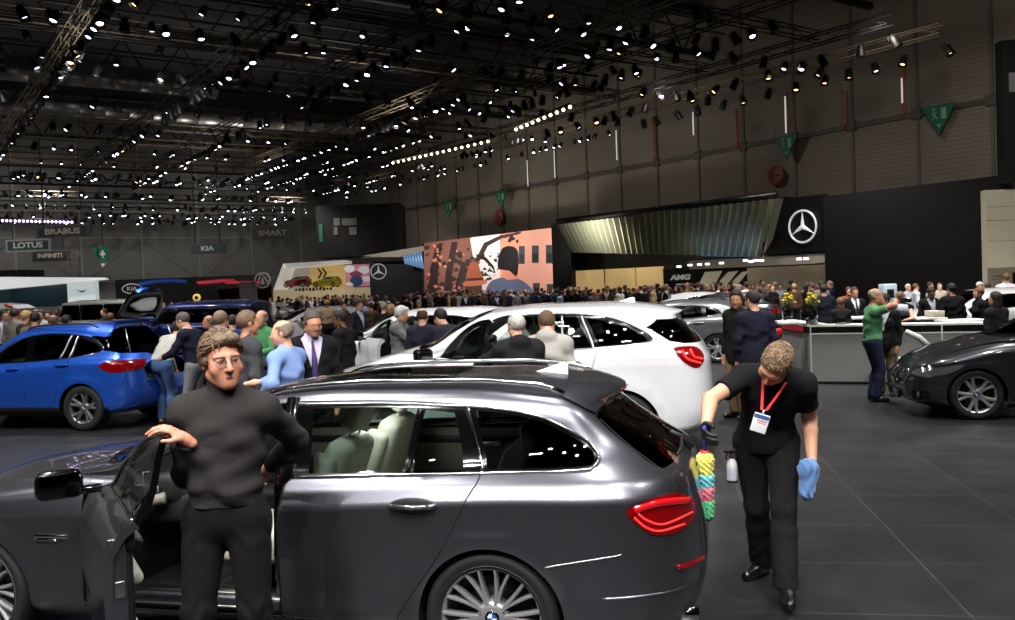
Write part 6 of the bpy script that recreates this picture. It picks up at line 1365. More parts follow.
# ---- hanging company signs
def hang_sign(txt, box, Y, label, frame, face, text, tz=RZ, ts=.62, sx=1.25):
    M_, W_, h = facing(*box, Y); b = MB(); slab(b, M_, 0, 0, W_, h, .12, .0); o = b.build('hanging_sign', M[frame]); tag(o, label, 'sign')
    b = MB(); slab(b, M_, W_*.05, h*.14, W_*.95, h*.86, .03, .03); b.build('sign_panel', M[face], o); lettering(txt, h*ts, M[text], M_, o, W_/2, h/2, .035, .006, .012, sx)
    b = MB()
    for k in (.15, .85): b.tube([M_ @ Vector((W_*k, h, -.06)), M_ @ Vector((W_*k, tz-M_.translation.z, -.06))], .02, 4)
    b.build('hanger', M['steel_dark'], o); return o
M['sign_dark'] = mat('sign_dark_panel', (26,34,34), .5); M['sign_mid'] = mat('sign_mid_frame', (66,66,64), .5); M['text_mid'] = mat('letter_tan', (165,155,138), .6); M['text_dim'] = mat('letter_dim', (150,140,126), .6); M['sign_pale'] = mat('sign_pale_frame', (150,152,150), .5)
hang_sign('BRABUS', (36,226,90,239), 47, 'dark hanging sign with a tan six-letter word, higher than the pale framed sign', 'sign_mid', 'sign_dark', 'text_mid')
hang_sign('LOTUS', (6,240,51,252.5), 43, 'pale framed hanging sign with a white five-letter word, leftmost of the signs', 'sign_pale', 'sign_teal', 'sign_text')
hang_sign('INFINITI', (32,251,69,262), 52, 'dim hanging sign with an eight-letter word, lowest of the three on the left', 'sign_mid', 'sign_dark', 'text_dim', ts=.55, sx=1.15)
hang_sign('KIA', (190,244,225.5,254.5), 45, 'teal hanging sign with a short three-letter word', 'sign_mid', 'sign_teal', 'sign_text')
hang_sign('SMART', (252,228,294,240), 48.6, 'dark hanging sign with a dim five-letter word, near the black corner box', 'sign_dark', 'sign_dark', 'text_dim')
# lettering and pictograms on the far wall
M_, W_, h = facing(30, 250, 80, 276, 60.5); gw = thing('wall_lettering', 'grey wayfinding lettering and arrows on the back wall below the lowest hanging sign', 'sign', M_.translation)
gi = Matrix.Translation(-M_.translation)
def wl(t, px_, py_, s): 
    p = at_y(px_, py_, 60.5); me = text_mesh(t, s, .01); me.transform(gi @ basis(p, M_.col[0].to_3d(), (0, 0, 1), M_.col[2].to_3d())); put('lettering', me, M['text_mid'], gw)
wl('& 7', 74, 256.5, .62); wl('SORTIE', 68.5, 264, .42); wl('1', 67, 270, .42)
p = at_y(39.5, 272.5, 60.5); F_ = gi @ basis(p, M_.col[0].to_3d(), (0, 0, 1), M_.col[2].to_3d()); b = MB(); b.prism([(-.28, .16), (.28, .16), (0, -.16)], .03, F_); b.build('down_arrow', M['text_mid'], gw)
p = at_y(34.5, 266.5, 60.5); F_ = gi @ basis(p, M_.col[0].to_3d(), (0, 0, 1), M_.col[2].to_3d()); b = MB(); b.rbox((0, 0, 0), (.22, .5, .03), .04, F_); b.sphere((0, .36, 0), (.10, .10, .03), 10, F_); b.build('person_pictogram', M['text_mid'], gw)
p = at_y(44, 266.5, 60.5); F_ = gi @ basis(p, M_.col[0].to_3d(), (0, 0, 1), M_.col[2].to_3d()); b = MB(); b.tube([F_ @ Vector((-.28, -.22, 0)), F_ @ Vector((.28, .22, 0))], .05, 4); b.tube([F_ @ Vector((-.28, .22, 0)), F_ @ Vector((.28, -.22, 0))], .05, 4); b.build('cross_pictogram', M['text_mid'], gw)
# ---- green first-aid sign and the exit pennants
M_, W_, h = facing(98, 246.5, 108.5, 262, 52); b = MB(); slab(b, M_, 0, 0, W_, h, .06, 0); o = b.build('first_aid_sign', M['green_sign']); tag(o, 'green first-aid sign with white cross hanging between the company signs', 'sign')
b = MB(); slab(b, M_, W_*.42, h*.25, W_*.58, h*.75, .02, .02); slab(b, M_, W_*.25, h*.42, W_*.75, h*.58, .02, .021); b.build('white_cross', M['sign_text'], o)
b = MB(); b.prism([(-W_*.55, h*.95), (0, h*.95), (0, h*.3)], .05, M_); b.build('side_flag', M['green_sign'], o); b = MB(); b.prism([(W_*.25, -h*.12), (W_*.75, -h*.12), (W_*.5, -h*.35)], .04, M_); b.build('down_arrow', M['sign_text'], o)
b = MB(); b.tube([M_ @ Vector((W_/2, h, -.03)), M_ @ Vector((W_/2, RZ-M_.translation.z, -.03))], .02, 4); b.build('hanger', M['steel_dark'], o)
def pennant(x0, y0, x1, y1, u, label, far=False):
    a, b_ = on_u(x0, y0, u), on_u(x1, y0, u); x = (b_-a); x.z = 0; W_ = x.length; x.normalize(); M_ = basis(a, x, (0, 0, 1), x.cross(Vector((0, 0, 1)))); h = a.z-on_u(x0, y1, u).z
    b = MB(); b.prism([(0, 0), (W_/2, -h), (W_, 0)], .05, M_); o = b.build('exit_sign', M['green_sign']); tag(o, label, 'sign', 'green triangular exit signs on the right wall')
    b = MB(); slab(b, M_, W_*.57, -h*.50, W_*.72, -h*.12, .012, .062); b.build('door_pictogram', mat('sign_pictogram', (120,150,135), .6), o)
    b = MB(); k = W_
    for p0, p1 in (((.30, -.20), (.38, -.34)), ((.38, -.34), (.32, -.50)), ((.38, -.34), (.46, -.48)), ((.28, -.30), (.44, -.26))): b.tube([M_ @ Vector((p0[0]*k, p0[1]*h, .055)), M_ @ Vector((p1[0]*k, p1[1]*h, .055))], .035*k/1.3*.8, 4)
    b.sphere((.36*k, -.14*h, .055), (.05*k, .05*k, .02), 8, M_); b.build('running_figure', mat('sign_pictogram', (120,150,135), .6), o); b = MB(); b.prism([(W_*.44, -h*.66), (W_*.56, -h*.66), (W_*.5, -h*.80)], .06, M_); b.build('arrow', mat('sign_pictogram', (120,150,135), .6), o)
    b = MB(); b.tube([M_ @ Vector((0, 0, .02)), M_ @ Vector((0, .35, .02))], .015, 4); b.build('hanger', M['steel_dark'], o); return o
pennant(922, 108, 957, 137, 34.2, 'green triangular exit sign on the right wall, the largest and highest of its kind')
pennant(775, 138, 798.5, 162, 34.2, 'green triangular exit sign on the right wall above the round no-smoking sign')
pennant(494.5, 193, 508, 209, 34.2, 'small green exit sign on the right wall just above a round red sign'); pennant(443, 203, 455, 219, 34.2, 'smallest green exit sign, far along the right wall')
def nosmoke(x, y, r_px, label):
    a = on_u(x, y, 34.6); e = on_u(x+r_px, y, 34.6); r = (e-a).length; xd = (e-a).normalized(); xd.z = 0; xd.normalize(); M_ = basis(a, xd, (0, 0, 1), xd.cross(Vector((0, 0, 1)))); b = MB()
    b.lathe([(.001, 0), (r, 0), (r, -.04)], 28, M_); o = b.build('no_smoking_sign', mat('sign_disc', (92,84,76), .6)); tag(o, label, 'sign', 'round no-smoking signs')
    b = MB(); b.tube([M_ @ Vector((r*.92*math.cos(t), r*.92*math.sin(t), .02)) for t in np.linspace(0, 2*PI, 25)[:-1]], r*.09, 5, close=True); b.tube([M_ @ Vector((-r*.62, r*.62, .03)), M_ @ Vector((r*.62, -r*.62, .03))], r*.07, 4); b.build('red_ring', M['red_paint'], o)
    b = MB(); slab(b, M_, -r*.5, -r*.12, r*.5, r*.08, .02, .02); b.build('cigarette_pictogram', M['standblack'], o)
nosmoke(775.5, 175.5, 8, 'round red no-smoking sign on the right wall below an exit sign'); nosmoke(498.5, 217.5, 4.2, 'small round no-smoking sign above the video screen')
# orange columns and light slits high on the right wall
for i, (x, y0, y1) in enumerate([(904.5, 62, 113), (843, 90, 130), (788, 92, 130), (737, 108, 148), (654, 118, 160)]):
    a, e = on_u(x, y1, 34.75), on_u(x, y0, 34.75); b = MB(); b.tube([a, Vector((a.x, a.y, e.z))], .05 if i else .06, 6); o = b.build('drain_pipe', M['orange']); tag(o, 'thin orange pipe on the right wall, %s from the picture edge' % ['first', 'second', 'third', 'fourth', 'fifth'][i], 'pipe', 'orange pipes on the right wall')
for i, (x, y0, y1) in enumerate([(902.3, 78, 103), (786, 96, 133), (693.5, 112, 135), (617, 130, 160), (555, 150, 178), (528, 160, 186)]):
    a, e = on_u(x, y1, 34.7), on_u(x, y0, 34.7); b = MB(); b.tube([a, Vector((a.x, a.y, e.z))], .035, 6); o = b.build('strip_light', mat('slit_light', (225,235,225), .4, emit=.55)); tag(o, 'thin vertical strip of pale light high on the right wall, %s from the picture edge' % ['first', 'second', 'third', 'fourth', 'fifth', 'sixth'][i], 'light', 'vertical strip lights on the right wall')
# ---- the three-pointed star emblem
def star(M_, r, m, parent, nm='star_emblem'):
    b = MB(); b.tube([M_ @ Vector((r*.94*math.cos(t), r*.94*math.sin(t), 0)) for t in np.linspace(0, 2*PI, 37)[:-1]], r*.065, 6, close=True)
    for k in range(3):
        a = PI/2+k*2*PI/3; c, s = math.cos(a), math.sin(a); q = [(c*r*.93, s*r*.93, .0), (math.cos(a+PI/3)*r*.16, math.sin(a+PI/3)*r*.16, 0), (0, 0, r*.10), (math.cos(a-PI/3)*r*.16, math.sin(a-PI/3)*r*.16, 0)]
        b.add(q, [(0, 1, 2), (0, 2, 3)], False, M_)
    return b.build(nm, m, parent)
M['star_m'] = mat('star_silver', (214,214,214), .3, .3, emit=.35)
# ---- right-hand stand: black walls, canopy of fins, AMG wall, tan light panels
UB = 31.0
def upanel(x0, x1, ytl, ybl, u, m, nm, parent=None, d=.3, ztop=None, zbot=0.):
    a, e = on_u(x0, ybl, u), on_u(x1, ybl, u); zt = on_u(x0, ytl, u).z if ztop is None else ztop; L = (e-a); L.z = 0; W_ = L.length; L.normalize(); M_ = basis((a.x, a.y, zbot), L, (0, 0, 1), L.cross(Vector((0, 0, 1)))); b = MB(); slab(b, M_, 0, 0, W_, zt-zbot, d, 0); return b.build(nm, m, parent), M_, W_, zt-zbot
stand = thing('exhibition_stand', 'large black exhibition stand with finned canopy and star emblem along the right wall', 'stand', hv(UB, 40, 0))
inv = Matrix.Translation(-stand.location)
def adopt(o): o.data.transform(inv) if o.parent is None or o.parent == stand else None; o.parent = stand; return o
ztop_f = on_u(768, 199, 29.5).z
o, Mf, Wf, hf = upanel(764, 826, 198, 300, 29.5, M['standblack'], 'fascia_wall', ztop=on_u(790, 198, 29.5).z, zbot=on_u(800, 252, 29.5).z); adopt(o)
c0 = on_u(802.5, 226.5, 29.4); star_o = star(inv @ basis(c0, Mf.col[0].to_3d(), (0, 0, 1), Mf.col[2].to_3d()), (on_u(802.5, 209.5, 29.4)-c0).length, M['star_m'], stand)
o, *_ = upanel(826, 1012, 196, 300, 29.0, mat('stand_brown_black', (12,11,10), .45), 'dark_wall', ztop=on_u(826, 196, 29.0).z); adopt(o)
o, *_ = upanel(554, 572.5, 228, 300, 30.5, M['standblack'], 'screen_side_wall', ztop=on_u(560, 224, 30.5).z); adopt(o)
o, *_ = upanel(572, 828, 250, 300, 32.5, M['standblack'], 'back_wall', ztop=on_u(600, 226, 32.5).z); adopt(o)
# canopy deck above the fins, and the lit soffit with its lamps
o, Mc, Wc, hc_ = upanel(556, 770, 221, 300, 30.4, M['standblack'], 'canopy_deck', d=2.6, ztop=on_u(650, 214, 30.4).z+.15, zbot=on_u(650, 214, 30.4).z-.1); adopt(o)
o, *_ = upanel(690, 828, 262, 300, 29.6, mat('soffit_beige', (150,142,128), .6), 'soffit_band', d=1.2, ztop=on_u(760, 257, 29.6).z, zbot=on_u(760, 266, 29.6).z); adopt(o)
M['fin'] = mat('fin_pale', (186,188,160), .5)
cp = bpy.data.objects.new('fin_canopy', None); C.objects.link(cp); cp.parent = stand; ci = Matrix.Translation(-stand.location)
N_ = 36
for i in range(N_):
    k = i/(N_-1); kk = k**1.28; xt = 557+(776-557)*kk; yt = 224.5+(198-224.5)*kk; xb = 573+(763-573)*kk; yb = 252.5+(257-252.5)*kk
    a, e = on_u(xt, yt, 28.2), on_u(xb, yb, 29.6); w_ = HN*.42; b = MB(); t_ = HD*.03
    b.add([tuple(ci @ v) for v in (a-t_, a+t_, e+t_, e-t_, a-t_+w_, a+t_+w_, e+t_+w_*.7, e-t_+w_*.7)], [(0, 1, 2, 3), (7, 6, 5, 4), (0, 4, 5, 1), (1, 5, 6, 2), (2, 6, 7, 3), (3, 7, 4, 0)]); b.build('fin', M['fin'], cp)
b = MB(); a, e = on_u(557, 223, 28.5), on_u(777, 197, 28.5); b.tube([ci @ (a+Vector((0, 0, .1))), ci @ (e+Vector((0, 0, .1)))], .12, 4); b.build('canopy_beam', M['standblack'], cp)
b = MB(); a, e = on_u(692, 236, 29.6), on_u(768, 222, 29.6); a2, e2 = on_u(700, 256, 29.9), on_u(760, 257, 29.9); b.add([tuple(ci @ v) for v in (a2, e2, e, a)], [(0, 1, 2, 3)]); b.build('blue_backlight', mat('blue_glow', (120,160,205), .5, emit=.30), cp)
# soffit lamps
for i, (x, y) in enumerate([(679, 267.5), (690, 266), (699.5, 265.5), (707.5, 265), (721.5, 264), (745.5, 261.5), (751, 262.5), (756, 261.5), (761.5, 261.5), (799, 260), (806, 259.8)]):
    p = on_u(x, y, 28.9); b = MB(); b.lathe([(.001, 0), (.10, 0), (.10, .08), (.001, .08)], 12, Matrix.Translation(p)); o = b.build('soffit_lamp', mat('soffit_lamp_glow', (255,255,250), .4, emit=3.)); tag(o, 'small bright lamp under the stand soffit, %s from the tan panels' % ['first', 'second', 'third', 'fourth', 'fifth', 'sixth', 'seventh', 'eighth', 'ninth', 'tenth', 'eleventh'][i], 'lamp', 'soffit lamps of the black stand')
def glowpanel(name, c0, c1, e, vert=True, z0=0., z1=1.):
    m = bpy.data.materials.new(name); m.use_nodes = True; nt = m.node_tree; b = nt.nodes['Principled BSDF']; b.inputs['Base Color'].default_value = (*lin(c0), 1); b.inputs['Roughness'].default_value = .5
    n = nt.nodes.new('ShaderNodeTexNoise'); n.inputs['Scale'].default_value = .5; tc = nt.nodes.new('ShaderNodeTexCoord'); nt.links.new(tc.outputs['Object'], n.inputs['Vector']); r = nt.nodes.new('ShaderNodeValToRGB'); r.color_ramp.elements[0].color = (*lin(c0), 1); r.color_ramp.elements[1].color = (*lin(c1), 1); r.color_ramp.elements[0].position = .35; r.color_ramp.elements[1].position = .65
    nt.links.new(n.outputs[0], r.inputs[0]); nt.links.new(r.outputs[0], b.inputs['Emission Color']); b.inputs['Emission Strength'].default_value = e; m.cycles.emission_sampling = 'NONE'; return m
tanm = glowpanel('tan_light_panel', (190,160,108), (214,178,118), .55)
for i, (x0, x1) in enumerate(((572.5, 603.5), (606, 635), (637, 663.5))):
    o, M_, W_, h_ = upanel(x0, x1, 270, 300, 31.4, tanm, 'light_panel', d=.1, ztop=on_u(620, 268.5, 31.4).z, zbot=.4); tag(o, ['first tan backlit panel, beside the video screen', 'middle tan backlit panel on the black stand', 'third tan backlit panel, beside the wall with slanted stripes'][i], 'panel', 'tan backlit panels')
o, M_, W_, h_ = upanel(664, 745, 270, 300, 31.2, M['standblack'], 'striped_wall', d=.15, ztop=on_u(680, 268, 31.2).z); tag(o, 'black wall with silver lettering and slanted beige stripes', 'wall panel')
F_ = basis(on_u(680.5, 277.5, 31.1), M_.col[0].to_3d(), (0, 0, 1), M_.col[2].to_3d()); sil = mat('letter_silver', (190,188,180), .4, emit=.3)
hL_ = (on_u(680, 273.5, 31.1)-on_u(680, 281, 31.1)).length
me = text_mesh('AMG', hL_*1.0, .01, bold=.02); me.transform(F_ @ Matrix.Diagonal((1.6, .9, 1, 1)) @ Matrix(((1, .12, 0, 0), (0, 1, 0, 0), (0, 0, 1, 0), (0, 0, 0, 1)))); put('lettering', me, sil, o)
me = text_mesh('DRIVING PERFORMANCE', hL_*.26, .01); me.transform(basis(on_u(684, 284.3, 31.1), M_.col[0].to_3d(), (0, 0, 1), M_.col[2].to_3d())); put('lettering', me, sil, o)
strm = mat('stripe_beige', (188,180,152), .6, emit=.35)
for (xa, xb, xc, xd) in ((701, 717, 705, 694), (724, 733, 713, 706), (738, 743.5, 724, 717)):
    b = MB(); P0, P1, P2, P3 = on_u(xa+4, 272, 31.0), on_u(xb+4, 271, 31.0), on_u(xc+1, 299, 31.0), on_u(xd-3, 299, 31.0); b.add([tuple(p) for p in (P0, P3, P2, P1)]+[tuple(p+HN*.08) for p in (P0, P3, P2, P1)], [(0, 1, 2, 3), (7, 6, 5, 4), (0, 4, 5, 1), (1, 5, 6, 2), (2, 6, 7, 3), (3, 7, 4, 0)]); b.build('slanted_stripe', strm, o)
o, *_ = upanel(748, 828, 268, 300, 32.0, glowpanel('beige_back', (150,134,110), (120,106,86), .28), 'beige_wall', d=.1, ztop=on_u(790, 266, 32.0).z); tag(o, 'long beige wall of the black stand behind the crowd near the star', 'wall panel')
# ---- video screen
o, Ms, Ws, hs_ = upanel(424.5, 554, 242.5, 300, UB, M['standblack'], 'video_screen', d=.25, ztop=on_u(424.5, 243, UB).z, zbot=on_u(490, 309, UB).z); tag(o, 'large video screen showing two people from behind, a tree and a pale building', 'screen')
scr = o
def vs(nm, pts, col, z, e=.72, smooth=0):
    """a flat shape of the picture on the screen; points in photograph pixels"""
    pts = smoothpoly(pts, smooth) if smooth else pts; Mi = Ms.inverted(); q = [Mi @ on_u(p[0], p[1], UB) for p in pts]; q = [(min(max(a.x, 0), Ws), min(max(a.y, 0), hs_)) for a in q]
    from mathutils.geometry import tessellate_polygon
    t = tessellate_polygon([[Vector((a, b_, 0)) for a, b_ in q]]); me = me_from([tuple(Ms @ Vector((a, b_, z))) for a, b_ in q], [tuple(f) for f in t]); return put(nm, me, mat('screen_%d_%d_%d' % tuple(col), col, .6, emit=e), scr)
vs('picture_sky', [(424,242),(554,226),(554,312),(424,312)], (226,206,200), .004)
vs('picture_building', [(500,232),(554,226),(554,312),(500,312)], (226,150,122), .006)
vs('picture_building', [(522,229),(554,226),(554,312),(522,312)], (222,156,134), .007)
vs('picture_foliage', [(424,242),(472,237),(474,262),(470,300),(470,312),(424,312)], (132,84,72), .008)
vs('picture_light', [(470,238),(500,235),(500,262),(486,285),(478,280),(474,262)], (240,232,226), .009)
for pts in ([(428,312),(430,270),(436,245),(442,244),(438,275),(438,312)], [(443,312),(446,270),(452,242),(458,242),(452,276),(452,312)], [(462,262),(468,262),(460,290),(456,300),(452,298)]): vs('picture_trunk', pts, (52,40,40), .012)
vs('picture_tree', [(448,306),(462,276),(478,255),(484,243),(500,235.5),(522,231.5),(520,234),(502,238.5),(488,246),(482,258),(466,280),(454,308)], (66,52,54), .013)
vs('picture_branch', [(476,254),(486,257),(494,266),(496,274),(492,268),(484,260),(477,258)], (48,40,42), .014)
def leafmass(nm, spots, col, z):
    Mi = Ms.inverted(); vv, ff = [], []
    for cx, cy, r in spots:
        q = [Mi @ on_u(cx+r*math.cos(t)*RNG.uniform(.45, 1.2), cy+r*math.sin(t)*RNG.uniform(.45, 1.1), UB) for t in np.linspace(0, 2*PI, 9)[:-1]]; n0 = len(vv)
        vv += [tuple(Ms @ Vector((min(max(a_.x, 0), Ws), min(max(a_.y, 0), hs_), z))) for a_ in q]; ff.append(tuple(range(n0, n0+8)))
    return put(nm, me_from(vv, ff), mat('screen_%d_%d_%d' % tuple(col), col, .6, emit=.7), scr)
lr = random.Random(3)
leafmass('picture_leaves', [(lr.uniform(426, 474), lr.uniform(244, 300), lr.uniform(1.5, 4.2)) for _ in range(46)], (60,44,42), .0142); leafmass('picture_leaves', [(lr.uniform(428, 470), lr.uniform(246, 296), lr.uniform(1, 2.4)) for _ in range(22)], (206,128,100), .0146)
leafmass('picture_leaves', [(lr.gauss(488, 6), lr.gauss(268, 9), lr.uniform(.8, 2.4)) for _ in range(34)]+[(lr.gauss(512, 4), lr.gauss(238, 2.5), lr.uniform(1, 2.8)) for _ in range(12)], (58,46,44), .0148)
for x0, y0, x1, y1 in ((519,246,525,264),(532,245.5,539,263),(546,245,553,263.5),(533,283,540,295),(547,284,554,298)): vs('picture_window', [(x0,y0),(x1,y0),(x1,y1),(x0,y1)], (70,76,78), .015, .5); vs('picture_window_shade', [(x0+1, y0+(y1-y0)*.45), (x1-1, y0+(y1-y0)*.45), (x1-1, y1-1.5), (x0+1, y1-1.5)], (44,50,52), .0155, .4)
vs('picture_hat', [(467,281),(468.5,268),(471,263),(475,261.5),(478.5,263.5),(481,272),(483.5,281)], (178,98,68), .0165, .7, 3); vs('picture_hat_brim', [(463,283),(470,279.5),(480,279),(487,281),(486,284),(475,286),(465,286)], (196,118,88), .0175, .7, 3); vs('picture_hat_band', [(467.2,278.5),(483,277.5),(483.5,280.2),(467,281)], (96,46,36), .018, .7)
vs('picture_head', [(466,286),(482,283),(483,312),(464,312)], (92,56,44), .015)
vs('picture_shirt', [(484,312),(486,290),(492,281),(502,277.5),(516,278),(526,283),(534,292),(538,312)], (92,98,120), .018, smooth=3)
vs('picture_neck', [(504,270),(518,268),(518,279),(508,280),(502,277)], (206,130,110), .019); vs('picture_hair', [(498,268),(499,256),(503,248),(510,246),(517,249),(519,260),(517,276),(510,271),(505,270)], (26,22,24), .020, smooth=3)
# ---- small-car stand deep in the hall: white box with two display cars and a poster screen
YS = 56
Ms2, W2, h2 = facing(279, 263, 371, 306, YS); sm = thing('display_box', 'white framed display box with a red and a yellow-green small car inside', 'stand', Ms2.translation); si = Matrix.Translation(-Ms2.translation) @ Ms2
def sb_(nm, pts, m, z0, z1): # pts px
    q = [Ms2.inverted() @ at_y(x, y, YS) for x, y in pts]; b = MB(); b.prism([(a.x, a.y) for a in q], z1-z0, si @ Matrix.Translation((0, 0, z0))); return b.build(nm, m, sm)
sb_('back_panel', [(281,266),(346,264),(346,290),(279,292)], glowpanel('box_back', (196,170,104), (176,150,96), .42), -2.6, -2.5); sb_('side_panel', [(279,270),(301,266),(301,289),(274,292)], glowpanel('box_side', (160,158,154), (140,138,134), .35), -2.5, -2.45)
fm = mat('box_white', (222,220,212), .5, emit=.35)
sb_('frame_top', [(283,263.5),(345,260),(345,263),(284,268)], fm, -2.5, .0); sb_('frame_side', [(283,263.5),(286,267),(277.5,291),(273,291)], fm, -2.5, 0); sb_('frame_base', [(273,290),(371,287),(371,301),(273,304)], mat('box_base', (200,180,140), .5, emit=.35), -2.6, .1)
b = MB()
for k in range(11): b.box((W2*.20+k*.22, h2*.36, .12), (.15, .12+.05*(k % 3), .02), si)
b.build('dark_print', M['standblack'], sm)
for k_, (x_, mm_, lab) in enumerate(((296, mat('paint_red_black', (110,14,24), .3, .3, 1.), 'small dark red car standing inside the white display box'), (326, mat('paint_yellow_green', (170,168,30), .3, .2, 1.), 'small yellow-green car standing inside the white display box'))):
    p_ = at_y(x_, 288.2, YS+1.0); c_ = copy_tree(hatch.root); c_.scale = (.44, .44, .52); c_.location = (p_.x-.55, p_.y+.35, p_.z+.05); c_.rotation_euler = (0, 0, math.radians(-14 if k_ == 0 else 166-180)); c_['label'] = lab; c_.name = 'small_car'
    for ch in c_.children_recursive:
        if ch.type == 'MESH' and ch.name.split('.')[0] in ('body_shell', 'door_mirror', 'door_handle', 'antenna_fin'): ch.material_slots[0].link = 'OBJECT'; ch.material_slots[0].material = mm_
lettering('\u00bb', 1.5, M['standblack'], si, sm, W2*.40, h2*.78, -2.4)
ps = MB(); q = [Ms2.inverted() @ at_y(x, y, YS) for x, y in ((346,265),(370,264),(370,286),(346,287))]; ps.prism([(a.x, a.y) for a in q], .15, Ms2 @ Matrix.Translation((0, 0, .05))); o = ps.build('poster_screen', mat('poster_pink', (178,112,126), .5, emit=.55)); tag(o, 'bright poster screen with pink and blue shapes beside the white display box', 'screen')
b = MB(); c_ = Ms2.inverted() @ at_y(357, 281, YS); b.sphere((c_.x, c_.y, .2), (.42, .36, .02), 14, Ms2); b.build('poster_shape', mat('poster_blue', (40,70,110), .5, emit=.3), o)
for x, y, rx_, ry_, col in ((350,269,.35,.25,(230,225,225)), (364,270,.4,.28,(226,214,218)), (367,279,.3,.2,(222,205,212)), (351,284,.35,.12,(214,205,205)), (357,274,.45,.2,(120,60,80))):
    c_ = Ms2.inverted() @ at_y(x, y, YS); b = MB(); b.sphere((c_.x, c_.y, .2), (rx_, ry_, .015), 10, Ms2); b.build('poster_shape', mat('poster_%d_%d' % (col[0], col[1]), col, .5, emit=.4), o)
# black wall with a star beside it, and its grey canopy
M3, W3, h3 = facing(371, 262, 424, 306, 55); b = MB(); slab(b, M3, 0, 0, W3, h3, .3, 0); o = b.build('star_wall', M['standblack']); tag(o, 'black wall with star emblem between the poster screen and the video screen', 'wall panel')
c_ = at_y(378.5, 271.5, 54.9); star(basis(c_, M3.col[0].to_3d(), (0, 0, 1), M3.col[2].to_3d()), .50, M['star_m'], o)
b = MB(); pts = [(364,255.5),(424,246),(424,251),(400,257),(372,257)]; A = [at_y(x, y, 53) for x, y in pts]; B_2 = [p+Vector((-.5, 2.5, .05)) for p in A]; n = len(A); b.add([tuple(p) for p in A+B_2], [tuple(range(n))[::-1], tuple(range(n, 2*n))]+[(i, (i+1) % n, n+(i+1) % n, n+i) for i in range(n)]); o = b.build('pointed_canopy', mat('canopy_grey', (140,136,124), .5)); tag(o, 'grey pointed canopy roof above the far star wall', 'canopy')
for i, x in enumerate(np.linspace(406, 423, 7)):
    b = MB(); a, e = at_y(x-3, 252.5-.3*i, 53.2), at_y(x, 264-.0*i+(i*.8), 53.2); b.tube([a, e], .07, 4); b.build('lit_fin', mat('fin_blue', (130,170,210), .5, emit=.5), o)
# black rigging box under the roof with pale panels
M4, W4, h4 = facing(318, 206, 402, 258, 60); b = MB(); slab(b, M4, 0, 0, W4, h4, 3., 0); o = b.build('rigging_box', mat('rigging_black', (3,3,3), .9)); tag(o, 'big black box hanging in the far corner with small pale panels', 'box')
for x0, y0, x1, y1 in ((334,218,340,225.5),(342,218,356.5,225.5),(334,227,337.5,235),(349.5,227,356.5,235)):
    q0, q1 = M4.inverted() @ at_y(x0, y1, 60), M4.inverted() @ at_y(x1, y0, 60); b = MB(); slab(b, M4, q0.x, q0.y, q1.x, q1.y, .04, .04); b.build('pale_panel', mat('dim_panel', (96,94,90), .6), o)
q0, q1 = M4.inverted() @ at_y(319.5, 242, 60), M4.inverted() @ at_y(322.5, 224, 60); b = MB(); slab(b, M4, q0.x, q0.y, q1.x, q1.y, .04, .04); b.build('green_panel', M['green_sign'], o)
# ---- left back: black stand wall with oval KIA sign, red canopies, round signs
def far_wall(x0, y0, x1, y1, Y, nm, m, label, d=.3, cat='wall panel'):
    M_, W_, h = facing(x0, y0, x1, y1, Y); b = MB(); slab(b, M_, 0, 0, W_, h, d, 0); o = b.build(nm, m); tag(o, label, cat); return o, M_
ow, Mk = far_wall(117, 280, 273, 318, 49, 'black_stand_wall', M['standblack'], 'long black stand wall with an outlined oval sign of three letters')
c_ = at_y(132, 288.7, 48.9); Fk = basis(c_, Mk.col[0].to_3d(), (0, 0, 1), Mk.col[2].to_3d()); b = MB(); b.tube([Fk @ Vector((.53*math.cos(t), .26*math.sin(t), .03)) for t in np.linspace(0, 2*PI, 33)[:-1]], .028, 5, close=True); b.build('oval_frame', mat('oval_silver', (190,190,190), .4, emit=.25), ow)
me = text_mesh('KIA', .30, .01); me.transform(Fk @ Matrix.Translation((0, 0, .03)) @ Matrix.Diagonal((1.2, 1, 1, 1))); put('lettering', me, mat('oval_silver', (190,190,190), .4, emit=.25), ow)
for i, pts in enumerate(([(196,281.5),(225,279),(228,281),(255,281),(255,283.5),(226,283.8),(224,281.8),(198,284.3)],)):
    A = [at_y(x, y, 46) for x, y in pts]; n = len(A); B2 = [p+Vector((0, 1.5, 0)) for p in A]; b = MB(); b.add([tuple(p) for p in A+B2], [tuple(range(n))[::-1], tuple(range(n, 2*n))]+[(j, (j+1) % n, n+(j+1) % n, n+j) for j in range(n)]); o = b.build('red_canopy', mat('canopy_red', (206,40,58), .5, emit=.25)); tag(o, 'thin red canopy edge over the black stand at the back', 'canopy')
def ringsign(x, y, Y, r, m1, m2, label):
    p = at_y(x, y, Y); b = MB(); F_ = basis(p, (1, 0, 0), (0, 0, 1), (0, -1, 0)); b.lathe([(.001, 0), (r, 0), (r, -.08)], 24, F_); o = b.build('round_sign', m1); tag(o, label, 'sign'); return o, F_
o, F_ = ringsign(262.5, 280, 47, .44, mat('round_grey', (150,148,144), .5, emit=.15), None, 'round grey sign with a dark pattern at the end of black stand'); b = MB()
for k in range(3): b.tube([F_ @ Vector((.30*math.cos(a), .30*math.sin(a), .02)) for a in np.linspace(k*2.1, k*2.1+1.3, 7)], .05, 4)
b.tube([F_ @ Vector((-.2, -.25, .02)), F_ @ Vector((.0, .28, .02)), F_ @ Vector((.18, -.2, .02))], .05, 4); b.build('dark_pattern', M['standblack'], o)
